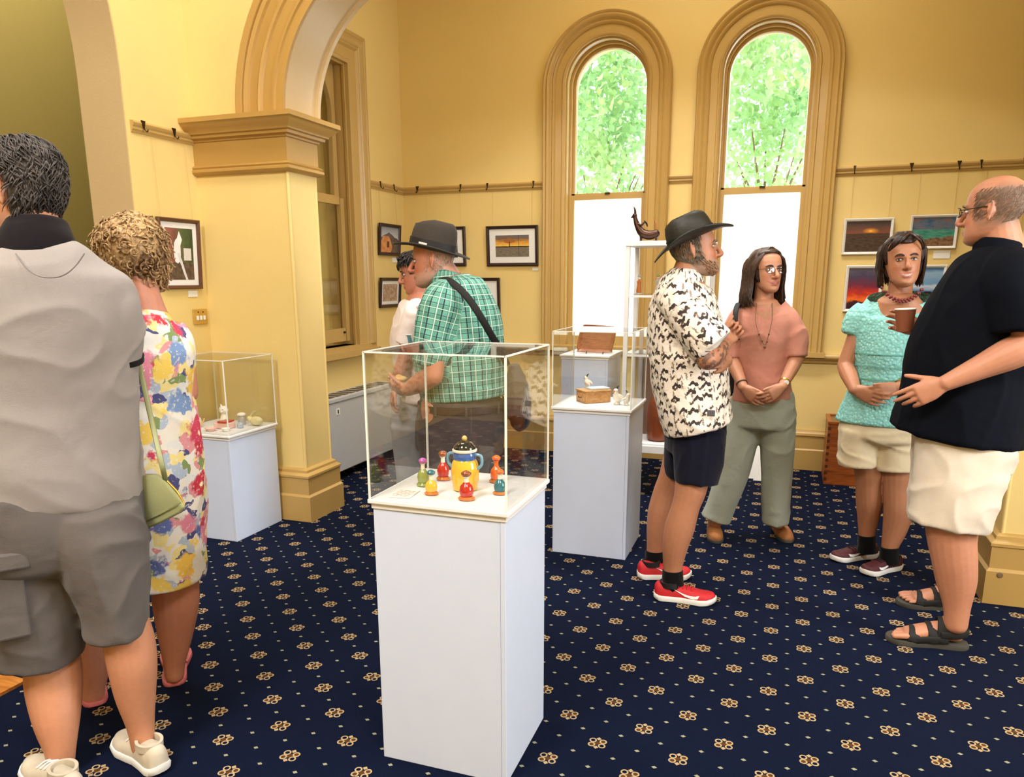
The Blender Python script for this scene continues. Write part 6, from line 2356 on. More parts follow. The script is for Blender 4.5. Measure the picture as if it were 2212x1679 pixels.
# ================================================================== man in navy shirt (profile, facing left)
def man_navy():
    Y = 3.38
    sv = side_at(2080, Y)
    vw = np.cross(Z, sv)
    r = person('bald man with glasses in a navy shirt and off-white shorts holding a paper cup', W2floor(2040, 1370) * V3(1, 1, 0))
    f = unit(-sv + vw * .35)
    H = Head(W(2147, 455, Y), unit(f - Z * .05), k=1.03, jaw=1.12, nose=1.1)
    mb = MB()
    head_parts(mb, H)
    limb(mb, [(2170, 580, Y), (2165, 545, Y), (2160, 510, Y), (2152, 470, Y)], [.10, .078, .070, .066], n=18)
    rtube(mb, [(2105, 2190, 640, Y, .12), (2040, 2195, 720, Y, .16), (2000, 2200, 820, Y, .17), (2010, 2195, 930, Y, .17)], sv, n=20)
    # near (left) arm: forearm forward, hand open
    sh, el, wr = W(2188, 590, 3.18), W(2232, 742, 3.12), W(2042, 828, 3.10)
    mb.tube([W(2180, 575, 3.26), sh, (sh + el) / 2, el], [.066, .066, .062, .054], n=16)
    mb.tube([el, el + (wr - el) * .25, el + (wr - el) * .6, wr], [.055, .058, .044, .0295], n=18, sub=5)
    hand(mb, wr, W(1962, 862, 3.11) - wr, unit(vw * .7 + Z * -.2 - sv * .25), unit(Z), curl=(.12, .22, .38, .55), size=1.08, spread=.02, thumb_dir=(.80, .62, .1), thin=1.05, thumb_curl=.05)
    # far (right) arm with the cup
    sh2, el2, wr2 = W(2135, 635, 3.55), W(2090, 745, 3.62), W(1990, 712, 3.52)
    mb.tube([sh2, (sh2 + el2) / 2, el2], [.06, .055, .047], n=14)
    mb.tube([el2, (el2 + wr2) / 2, wr2], [.047, .046, .031], n=14)
    cupc = W(1955, 690, 3.52)
    hd = unit(W(1958, 700, 3.565) - wr2)
    hand(mb, wr2, unit(hd), unit(-vw * .9 - sv * .1), unit(Z * .9 - vw * .2), curl=(.62, .66, .70, .74), size=1.05, spread=.035, thumb_dir=(.55, .35, .85), thumb_curl=.5)
    # legs
    rtube(mb, [(2000, 2130, 1020, 3.24, .10), (2003, 2108, 1120, 3.22, .078), (2008, 2104, 1165, 3.21, .068), (2018, 2106, 1215, 3.21, .066), (2027, 2105, 1260, 3.21, .055), (2040, 2094, 1310, 3.21, .042), (2042, 2088, 1350, 3.21, .040)], sv, n=20, sub=5)
    rtube(mb, [(2000, 2130, 1010, 3.52, .10), (2018, 2112, 1110, 3.56, .075), (2030, 2108, 1150, 3.57, .062), (2040, 2104, 1190, 3.58, .060), (2045, 2095, 1240, 3.58, .042), (2048, 2090, 1282, 3.58, .040)], sv, n=20, sub=5)
    fl = W2floor
    hN, tN = fl(2083, 1400), fl(1925, 1382)
    hF, tF = fl(2085, 1318), fl(1946, 1305)
    foot(mb, W(2062, 1345, 3.21), hN + Z * .022, tN + Z * .022, toes=-1, w=1.1)
    foot(mb, W(2068, 1282, 3.58), hF + Z * .022, tF + Z * .022, toes=1, w=1.1)

    def paint(V, col):
        L = H.loc(V)
        x, y, z = L.T
        m_ = (y < .045 - .0 * z) & (z > -.075) & (z < .098 - np.clip(y + .04, 0, 1) * .55) & (np.abs(x) < .1) & (np.abs(y) < .13)
        edge = np.clip((.098 - np.clip(y + .04, 0, 1) * .55 - z) / .03, 0, 1) * np.clip((.050 - y) / .03, 0, 1) * np.clip((z + .075) / .03, 0, 1)
        ear = np.exp(-((y + .005) / .024) ** 2 - ((z + .005) / .034) ** 2)
        k = (m_ * edge * (1 - np.clip(ear * 1.6, 0, 1)) * .62)[:, None]
        col[:, :3] = col[:, :3] * (1 - k) + np.array((.16, .11, .085)) * k
    make_body(r, mb, (.58, .29, .20), H, voxel=.0034, paint=paint, cheek=.55, lip=(.42, .16, .13), lipw=.5)
    eyes(H, r, 'irisb', 'browg')
    spectacles(H, r, .0016, .0235, .0165, zc=.002, y0=.106)
    hm = MB()

    def reg(g):
        th = g.uniform(math.pi * .86, math.pi * 2.14)
        return th, g.uniform(-.055, .075)
    rg = lambda g: reg(g)
    strands(hm, H, 1800, rg, lambda th, z, g: (g.uniform(-.10, .10) + (.12 if math.cos(th) > 0 else -.12), -g.uniform(.010, .020)), lift=(.0004, .0016), r=.0009, seed=9, nseg=4)
    hm.build('hair', hair_mat('thin_grey_brown_hair', srgb(104, 82, 68), srgb(140, 116, 98)), r, smooth='all')
    # shirt
    mb = MB()
    rtube(mb, [(2128, 2206, 535, Y, .10), (2092, 2222, 562, Y, .17), (2050, 2232, 605, Y, .235), (2018, 2236, 655, Y, .255), (1990, 2234, 710, Y, .255), (1972, 2228, 770, Y, .255), (1964, 2224, 815, Y, .255), (1955, 2218, 855, Y, .258), (1946, 2210, 897, Y, .262), (1935, 2200, 938, Y, .264)], sv, n=40, sub=6, cap=.05)
    mb.tube([W(2168, 585, 3.27), W(2186, 610, 3.175), W(2196, 660, 3.15), W(2202, 712, 3.14)], [.095, .105, .105, .100], n=24, sub=5, cap=.08)
    mb.tube([W(2140, 590, 3.52), W(2122, 625, 3.60), W(2108, 690, 3.62)], [.085, .09, .088], n=20, cap=.1)
    garment('shirt', mb, 'navy_shirt', r, .0078, 5, .0075, 4.5, (1, 1, .8), 11)
    mb = MB()
    rtube(mb, [(2104, 2200, 552, Y, .105), (2108, 2206, 535, Y, .095), (2118, 2206, 520, Y, .088)], unit(sv - Z * .35), n=28, sub=4, cap=.1)
    garment('collar', mb, 'navy_shirt', r, .0065, 3, .001)
    # shorts
    mb = MB()
    rtube(mb, [(1985, 2188, 900, Y, .20), (1984, 2186, 950, Y, .20), (1982, 2176, 1000, Y, .19)], sv, n=30, cap=.3)
    rtube(mb, [(1986, 2182, 960, 3.27, .125), (1980, 2160, 1030, 3.245, .125), (1974, 2142, 1090, 3.225, .12), (1971, 2124, 1138, 3.215, .115)], sv, n=28, sub=5, cap=.05)
    rtube(mb, [(1982, 2170, 960, 3.52, .125), (1974, 2150, 1040, 3.55, .12), (1968, 2130, 1122, 3.57, .115)], sv, n=28, sub=5, cap=.05)
    garment('shorts', mb, 'offwhite', r, .0078, 4, .0080, 5.5, (1, 1, 1.1), 13)
    # sandals
    for hp, tp, sg in ((hN, tN, -1), (hF, tF, 1)):
        d = unit(tp - hp)
        hp2, tp2 = hp - d * .012, tp + d * .022
        sd = thing_part('sandal', r, hp2)
        sole_slab(sd, hp2, tp2, 'sandalsole', .022, 1.15)
        s_ = np.cross(d, Z)
        L = np.linalg.norm(tp - hp)

        def strap(q, h, w, r_=.011, lean=0.0):
            pts = [hp + d * (L * q + lean * i) + s_ * w * math.cos(a) + Z * (.022 + (h) * math.sin(a) ** .8) for i, a in zip(np.linspace(-1, 1, 9), np.linspace(.02, math.pi - .02, 9))]
            MB().tube(pts, [(r_, .0028)] * 9, side=d, n=10, sub=3, cap=.3).build('strap', 'blackstrap', sd, smooth='all')
        strap(.70, .046, .051, .020, .012)
        strap(.50, .070, .046, .018, -.010)
        strap(.33, .098, .043, .022, .004)
        pts = [hp + d * .10 + s_ * .044 + Z * .06, hp + d * .03 + s_ * .036 + Z * .066, hp - d * .008 + Z * .068, hp + d * .03 - s_ * .036 + Z * .066, hp + d * .10 - s_ * .044 + Z * .06]
        MB().tube(pts, [(.016, .003)] * 5, side=Z, n=10, sub=4, cap=.3).build('heel_strap', 'blackstrap', sd, smooth='all')
        for sg2 in (-1, 1):
            pts = [hp + d * L * .70 + s_ * sg2 * .049 + Z * .03, hp + d * L * .52 + s_ * sg2 * .046 + Z * .038, hp + d * L * .33 + s_ * sg2 * .043 + Z * .04]
            MB().tube(pts, [(.014, .003)] * 3, side=Z, n=10, sub=4, cap=.3).build('side_strap', 'blackstrap', sd, smooth='all')
    return cupc


cupc = man_navy()
up = unit(V3(-.05, 0, 1))
o = thing('paper_cup', 'brown paper coffee cup held by the man in the navy shirt', 'cup', cupc - up * .05)
MB().lathe(cupc - up * .050, [(.027, 0), (.029, .001), (.0395, .088), (.0375, .088), (.028, .004)], 32, axis=up).build('cup_wall', 'kraft', o, smooth=True)
MB().lathe(cupc + up * .0385, [(.0395, 0), (.0415, .002), (.0415, .005), (.0385, .006), (.0375, .001)], 32, axis=up).build('rim', 'paperwhite', o, smooth=True)

# ------------------------------------------------------------------ cloths for the left group
M['greymarl'] = fabric('grey_marl_jersey', srgb(150, 143, 140), .10, weave=520, wr=4.5, bs=.45)
M['charcoal'] = fabric('charcoal_jersey', srgb(24, 20, 24), .15)
M['cargo'] = fabric('grey_brown_cargo_cotton', srgb(96, 90, 88), .10, wr=6, bs=.6)
M['taupe'] = fabric('taupe_trouser', srgb(80, 68, 66), .12, wr=6)
M['whitetee'] = fabric('white_tee', srgb(232, 218, 214), .04, wr=7)
M['palegrey'] = fabric('pale_grey_denim', srgb(160, 160, 166), .08, wr=6)
M['feltgrey'] = plain('grey_felt', srgb(58, 51, 45), .9, var=.15, scale=90, bmp=.2, bscale=300)
M['ribbon'] = plain('black_ribbon', srgb(22, 20, 24), .6)
M['brownbelt'] = plain('dark_brown_leather', srgb(52, 32, 30), .45)
M['sagebag'] = plain('sage_green_leather', srgb(146, 150, 108), .45, var=.05, bmp=.1, bscale=200)
M['pinkfoam'] = plain('pink_rubber', srgb(206, 112, 120), .6)
M['sneakgrey'] = plain('pale_canvas_shoe', srgb(196, 186, 168), .7, var=.12, scale=40)
M['bagfabric'] = fabric('grey_mottled_nylon', srgb(96, 90, 90), .35, weave=60, wr=14)
M['bagleather'] = plain('dark_brown_bag_leather', srgb(38, 28, 26), .35)
M['cupteal'] = plain('teal_paper_cup', srgb(88, 142, 150), .5)
M['pastry'] = plain('golden_pastry', srgb(224, 178, 110), .8, var=.15, scale=60)


def plaid():
    ma, t, b = mat_new('green_checked_cotton')
    u, v, w = attr_xy(t, 'pat')
    P = .050

    def lines(q, off, wd):
        return ((q + off) / P).fract().lt(wd / P)
    f = noise(t, 500, 2)
    base = mix(t, f, srgb(82, 150, 134), srgb(126, 190, 170))
    bu = lines(u, 0.0, .022)
    bv = lines(v, 0.0, .022)
    c = mix(t, bu * .45, base, srgb(52, 120, 100))
    c = mix(t, bv * .45, c, srgb(52, 120, 100))
    c = mix(t, lines(v, .008, .0036) * .85, c, srgb(36, 52, 60))
    c = mix(t, lines(u, .008, .0052), c, srgb(30, 44, 56))
    c = mix(t, lines(v, .036, .0036) * .85, c, srgb(206, 226, 216))
    c = mix(t, lines(u, .036, .0036) * .9, c, srgb(214, 230, 222))
    setc(t, b, c)
    b.inputs['Roughness'].default_value = .8
    bump(t, b, noise(t, 7.0, 3, .5, dist=.8), .4, .02)
    return ma


M['plaid'] = plaid()


def floral():
    ma, t, b = mat_new('bright_floral_print')
    c_ = t.new('ShaderNodeTexCoord')
    nz = noise(t, 9.0, 3, .6, out='Color')
    mp = t.new('ShaderNodeMix')
    mp.data_type = 'RGBA'
    mp.inputs[0].default_value = .10
    t.link(c_.outputs['Object'], mp.inputs[6])
    t.link(nz.s, mp.inputs[7])
    n1 = voronoi(t, 12.0, mp.outputs[2])
    n2 = voronoi(t, 30.0, mp.outputs[2])
    s1 = t.new('ShaderNodeSeparateXYZ')
    t.link(n1.outputs['Color'], s1.inputs[0])
    s2 = t.new('ShaderNodeSeparateXYZ')
    t.link(n2.outputs['Color'], s2.inputs[0])
    pal1 = [srgb(206, 62, 96), srgb(240, 206, 96), srgb(92, 108, 172), srgb(228, 140, 168), srgb(232, 226, 218), srgb(240, 196, 84), srgb(196, 48, 70), srgb(120, 150, 200)]
    pal2 = [srgb(236, 232, 226), srgb(130, 152, 96), srgb(228, 228, 232), srgb(176, 192, 216), srgb(240, 222, 150), srgb(74, 76, 130), srgb(236, 230, 222), srgb(222, 150, 160), srgb(232, 232, 230)]
    a = ramp(t, E(t, s1.outputs[0]), [(i / len(pal1), c) for i, c in enumerate(pal1)], 'CONSTANT')
    d = ramp(t, E(t, s2.outputs[1]), [(i / len(pal2), c) for i, c in enumerate(pal2)], 'CONSTANT')
    f1 = E(t, n1.outputs['Distance'])
    f2 = E(t, n2.outputs['Distance'])
    brush = (noise(t, 70, 4, .7) - .5)
    pet = (f1 + brush * .5).ramp(.52, .40)
    c = mix(t, pet, d, a)
    c = mix(t, (f1 + brush * .35).lt(.13), c, srgb(250, 236, 190))
    c = mix(t, brush.gt(.10) * .6, c, srgb(240, 236, 230))
    setc(t, b, c)
    b.inputs['Roughness'].default_value = .7
    bump(t, b, noise(t, 7.0, 3, .5, dist=.6), .4, .02)
    return ma


M['floral'] = floral()


# ================================================================== man in grey polo, back view
def man_grey():
    Y = 1.52
    sv = side_at(110, Y)
    vw = np.cross(Z, sv)
    r = person('man seen from behind in a grey polo shirt and grey cargo shorts', W2floor(215, 1640) * V3(1, 1, 0))
    f = unit(-sv * .75 + vw * .66)
    H = Head(W(46, 418, Y), unit(f - Z * .22), k=1.05, jaw=1.05)
    mb = MB()
    head_parts(mb, H)
    limb(mb, [(80, 560, Y), (76, 520, Y), (68, 480, Y), (56, 440, Y)], [.085, .070, .066, .062], n=18)
    rtube(mb, [(-10, 200, 620, Y, .08), (-50, 230, 720, Y, .10), (-50, 230, 900, Y, .10), (-50, 260, 1080, Y, .11)], sv, n=20)
    for s_, e_, w_ in ((W(226, 640, Y + .11), W(256, 800, Y + .15), W(130, 858, Y + .24)), (W(-30, 640, Y - .11), W(-66, 800, Y - .12), W(50, 860, Y + .14))):
        mb.tube([s_, (s_ + e_) / 2, e_], [.054, .05, .043], n=14)
        mb.tube([e_, (e_ + w_) / 2, w_], [.043, .043, .029], n=14)
        hand(mb, w_, vw + Z * .1, -Z, -sv if s_ is not None else sv, curl=(.4, .4, .4, .4))
    rtube(mb, [(205, 285, 1200, 1.57, .055), (225, 312, 1320, 1.575, .055), (228, 330, 1385, 1.575, .056), (238, 336, 1440, 1.575, .060), (252, 334, 1500, 1.575, .052), (275, 332, 1565, 1.575, .036), (286, 334, 1615, 1.575, .036)], sv, n=20, sub=5)
    rtube(mb, [(45, 130, 1250, 1.53, .050), (54, 156, 1380, 1.515, .050), (58, 168, 1432, 1.505, .054), (62, 172, 1490, 1.49, .060), (78, 168, 1560, 1.465, .052), (102, 160, 1630, 1.45, .036), (108, 156, 1690, 1.45, .036)], sv, n=20, sub=5)
    make_body(r, mb, (.57, .29, .19), H, voxel=.0042, cheek=.5, lip=(.42, .16, .13), stubble=((.25, .18, .15), .4))
    M['greyblack'] = hair_mat('dark_greying_hair', srgb(26, 24, 25), srgb(92, 84, 80), .5)
    hm = MB()
    hair_cap(hm, H, lambda th: (.062 if .45 < th < math.pi - .45 else (.036 if th < 1.0 or th < math.pi + .3 or th > 2 * math.pi - .3 else -.078)), .011)

    def reg(g):
        th = g.uniform(math.pi * .92, math.pi * 2.08)
        z = g.uniform(-.065, .117)
        if g.random() < .3:
            th = g.uniform(0, 2 * math.pi)
            z = g.uniform(.07, .117)
        if abs(th - math.pi) < .36 or th < .36 or th > 2 * math.pi - .36:
            z = max(z, .062)
        return th, z
    strands(hm, H, 1500, reg, lambda th, z, g: (g.uniform(-.35, .35), -g.uniform(.018, .035)), lift=(.009, .015), r=.0021, seed=21)
    hm.build('hair', 'greyblack', r, smooth='all')
    mb = MB()
    rtube(mb, [(18, 142, 522, Y, .075), (-20, 190, 548, Y, .105), (-70, 245, 580, Y, .125), (-98, 280, 620, Y, .135), (-102, 288, 680, Y, .140), (-96, 284, 760, Y, .138), (-90, 280, 850, Y, .135), (-90, 284, 950, Y, .140), (-92, 292, 1040, Y, .148), (-92, 294, 1076, Y, .148)], sv, n=40, sub=5, cap=.06)
    for sx, dY in ((1, .115), (-1, -.115)):
        c = 96
        mb.tube([W(c + sx * 132, 622, Y + dY), W(c + sx * 148, 665, Y + dY), W(c + sx * 156, 715, Y + dY + .01), W(c + sx * 156, 772, Y + dY + .02)], [.070, .074, .072, .068], n=22, cap=.08)
    garment('polo_shirt', mb, 'greymarl', r, .0075, 5, .0075, 3.6, (.8, .8, 1.5), 17)
    mb = MB()
    rtube(mb, [(-12, 166, 552, Y - .012, .098), (2, 160, 530, Y - .01, .088), (14, 148, 500, Y, .080), (20, 138, 478, Y + .004, .074)], sv, n=30, sub=5, cap=.1)
    garment('collar', mb, 'charcoal', r, .006, 4, .0015, 9)
    for sx, dY in ((1, .115), (-1, -.115)):
        ax = unit(W(96 + sx * 156, 772, Y + dY + .02) - W(96 + sx * 156, 715, Y + dY + .01))
        a1 = unit(np.cross(ax, vw))
        band(MB(), W(96 + sx * 156, 770, Y + dY + .02), a1, np.cross(ax, a1), ax, .067, .067, .008, .004, 36).build('cuff', 'charcoal', r, smooth=True)
    # curved yoke seam on the upper back
    M['seam'] = plain('grey_stitch', srgb(120, 114, 112), .8)
    pts = []
    for q in np.linspace(-1, 1, 13):
        pts.append(W(108 + q * 74, 548 + 52 * (1 - abs(q) ** 2.4), Y - .110 - .022 * (1 - q * q) - .012 * (1 - abs(q))))
    MB().tube(pts, [.0016] * 13, n=6, sub=2).build('yoke_seam', 'seam', r, smooth='all')
    # cargo shorts
    mb = MB()
    rtube(mb, [(-86, 294, 1050, Y, .138), (-88, 300, 1100, Y, .146), (-88, 304, 1160, Y, .148), (-80, 305, 1200, Y, .14)], sv, n=34, cap=.3)
    rtube(mb, [(110, 292, 1100, 1.56, .10), (120, 308, 1160, 1.565, .12), (150, 315, 1240, 1.57, .118), (178, 318, 1310, 1.575, .11), (188, 318, 1362, 1.575, .108)], sv, n=28, sub=5, cap=.05)
    rtube(mb, [(-70, 176, 1100, 1.50, .10), (-80, 186, 1170, 1.49, .12), (-58, 186, 1260, 1.485, .12), (-32, 176, 1350, 1.48, .118), (-20, 168, 1416, 1.48, .116)], sv, n=28, sub=5, cap=.05)
    garment('cargo_shorts', mb, 'cargo', r, .0078, 4, .0078, 5, (1, 1, .9), 23)
    pk = bevel(MB().obox(W(10, 1305, 1.36), sv * .052, vw * .012, Z * .105).build('pocket', 'cargo', r), .008)
    bevel(MB().obox(W(10, 1215, 1.353), sv * .056, vw * .012, Z * .024).build('pocket_flap', 'cargo', r), .006)
    mats = dict(sole='sole_white', upper='sneakgrey', collar='sneakgrey', lace='sole_white', logo='logo')
    sneaker(r, W2floor(352, 1676), W2floor(262, 1606), mats, 1.12, 0, .092)
    sneaker(r, W2floor(172, 1740), W2floor(66, 1662), mats, 1.12, 0, .092)
    return r


man_grey()


# ================================================================== woman in floral dress, back view
def woman_floral():
    Y = 1.90
    sv = side_at(310, Y)
    vw = np.cross(Z, sv)
    r = person('woman seen from behind with curly blonde-brown hair and a bright floral dress', W2floor(295, 1495) * V3(1, 1, 0))
    f = unit(vw - sv * .25)
    H = Head(W(287, 566, Y + .02), unit(f - Z * .20), k=.98)
    mb = MB()
    head_parts(mb, H)
    limb(mb, [(318, 705, Y), (314, 672, Y), (306, 640, Y), (296, 600, Y + .01)], [.085, .062, .056, .052], n=18)
    rtube(mb, [(266, 366, 716, Y, .075), (235, 395, 780, Y, .09), (240, 392, 860, Y, .09), (225, 405, 960, Y, .11), (240, 405, 1080, Y, .10)], sv, n=20)
    for s_, e_, w_ in ((W(380, 722, Y + .08), W(403, 848, Y + .10), W(372, 872, Y + .28)), (W(246, 722, Y - .06), W(212, 848, Y - .08), W(240, 872, Y + .1))):
        mb.tube([s_, (s_ + e_) / 2, e_], [.046, .043, .038], n=14)
        mb.tube([e_, (e_ + w_) / 2, w_], [.038, .039, .026], n=14)
        hand(mb, w_, vw, -Z, -sv, curl=(.4, .4, .4, .4), size=.9)
    rtube(mb, [(325, 425, 1180, 1.95, .08), (330, 427, 1260, 1.96, .072), (334, 427, 1310, 1.965, .070), (344, 414, 1375, 1.97, .056), (354, 400, 1430, 1.97, .040), (358, 396, 1458, 1.97, .038)], sv, n=18, sub=5)
    rtube(mb, [(170, 260, 1200, 1.80, .08), (160, 242, 1310, 1.79, .070), (163, 240, 1370, 1.785, .070), (168, 234, 1430, 1.78, .054), (176, 226, 1478, 1.78, .040), (178, 224, 1500, 1.78, .038)], sv, n=18, sub=5)
    hR, tR = W2floor(377, 1477), W2floor(382, 1408)
    hL, tL = W2floor(206, 1520), W2floor(196, 1448)
    foot(mb, W(377, 1455, 1.97), hR + Z * .02, tR + Z * .02, toes=1)
    foot(mb, W(201, 1498, 1.78), hL + Z * .02, tL + Z * .02, toes=-1)
    make_body(r, mb, (.62, .30, .23), H, voxel=.0044, cheek=.4, lip=(.42, .16, .13))
    for hp, tp in ((hR, tR), (hL, tL)):
        d = unit(tp - hp)
        fl_ = thing_part('flip_flop', r, hp)
        sole_slab(fl_, hp - d * .026, tp + d * .014, 'pinkfoam', .018, 1.25)
        s_ = np.cross(d, Z)
        L = np.linalg.norm(tp - hp)
        MB().tube([hp + d * L * .45 + s_ * .042 + Z * .022, hp + d * L * .68 + s_ * .020 + Z * .062, hp + d * L * .80 + Z * .022], [.0045] * 3, n=8, sub=4).build('strap', 'pinkfoam', fl_, smooth='all')
        MB().tube([hp + d * L * .45 - s_ * .042 + Z * .022, hp + d * L * .68 - s_ * .020 + Z * .062, hp + d * L * .80 + Z * .022], [.0045] * 3, n=8, sub=4).build('strap', 'pinkfoam', fl_, smooth='all')
    # curls
    M['curls'] = hair_mat('curly_blonde_brown_hair', srgb(78, 50, 30), srgb(222, 184, 130), .42)
    hm = MB()
    hair_cap(hm, H, lambda th: (.05 if .5 < th < math.pi - .5 else -.065), .022)
    rng = np.random.default_rng(31)
    for i in range(760):
        th = rng.uniform(0, 2 * math.pi)
        z = (rng.uniform(-.075, .117) if rng.random() < .6 else .1172 - .06 * rng.random() ** 1.6) if not .6 < th < math.pi - .6 else rng.uniform(.06, .117)
        p = H.SP(th, z, .008)
        x, y, zz = H.surf(th, z, 0)
        n_ = unit(H.s * x * 2.4 + H.f * (y + .01) * 1.8 + H.u * z * 1.2)
        dr_ = unit(n_ * rng.uniform(.5, 1.0) + H.u * rng.uniform(-.5, .35) + (H.s * rng.normal() + H.f * rng.normal()) * .45)
        a = unit(np.cross(dr_, V3(.3, .5, .8)))
        b = np.cross(dr_, a)
        L = rng.uniform(.022, .042)
        R_ = rng.uniform(.009, .015)
        turns = rng.uniform(1.0, 1.8)
        ph = rng.uniform(0, 6.28)
        pts, rad = [], []
        for q in np.linspace(0, 1, 12):
            an = ph + q * turns * 2 * math.pi
            pts.append(p + dr_ * L * q + (a * math.cos(an) + b * math.sin(an)) * R_ * (.4 + .6 * q) - Z * .012 * q * q)
            rad.append(.0046 * (1.1 - .7 * q))
        hm.tube(pts, rad, n=6, sub=1, cap=.8)
    hm.build('hair', 'curls', r, smooth='all')
    mb = MB()
    rtube(mb, [(285, 350, 690, Y + .02, .055), (258, 378, 698, Y + .01, .085), (228, 400, 714, Y, .110), (212, 412, 742, Y, .128), (210, 414, 790, Y, .132), (212, 410, 845, Y, .125), (204, 420, 910, Y, .140), (194, 432, 990, Y, .158), (190, 438, 1080, Y, .160), (192, 439, 1170, Y, .155), (196, 437, 1248, Y, .150)], sv, n=38, sub=5, cap=.05)
    mb.tube([W(366, 712, Y + .06), W(384, 742, Y + .08), W(390, 792, Y + .09)], [.052, .055, .052], n=18, cap=.1)
    mb.tube([W(256, 712, Y - .05), W(238, 742, Y - .07), W(230, 792, Y - .07)], [.052, .055, .052], n=18, cap=.1)
    garment('dress', mb, 'floral', r, .0075, 5, .0065, 5, (1.4, 1.4, .5), 29)
    return r


woman_floral()
# handbag with thin strap
Yb = 1.71
svb = side_at(320, Yb)
vwb = np.cross(Z, svb)
o = thing('handbag', 'sage green leather handbag hanging behind the woman in the floral dress', 'bag', W(330, 1120, Yb))
outl = [(262, 1040), (300, 1026), (340, 1026), (362, 1040), (384, 1066), (401, 1092), (392, 1104), (350, 1126), (300, 1148), (270, 1150), (255, 1100)]
cen = W(325, 1088, Yb)
P0 = np.array([W(x, y, Yb) for x, y in outl])
R = []
for k, dd in ((.90, -.030), (1.0, -.020), (1.0, .020), (.90, .030)):
    R.append(cen + (P0 - cen) * k + vwb * dd)
bevel(MB().rings(R).build('body', 'sagebag', o, smooth=True), .004)
R = []
cen2 = cen + V3(0, 0, .018)
for k, dd in ((.78, -.036), (.86, -.031), (.86, -.028)):
    R.append(cen2 + (P0 - cen) * k + vwb * dd)
MB().rings(R).build('flap', 'sagebag', o, smooth=True)
MB().tube([W(298, 775, 1.71), W(312, 840, 1.715), W(330, 920, 1.70), W(350, 1005, 1.67), W(358, 1040, Yb)], [(.0075, .0025)] * 5, side=svb, n=8, sub=4, cap=.3).build('strap', 'sagebag', o, smooth='all')
MB().tube([W(362, 1040, Yb - .01), W(384, 1064, Yb - .01), W(398, 1090, Yb - .01)], [.0035] * 3, n=8, sub=4).build('zip_pull', 'gold', o, smooth='all')


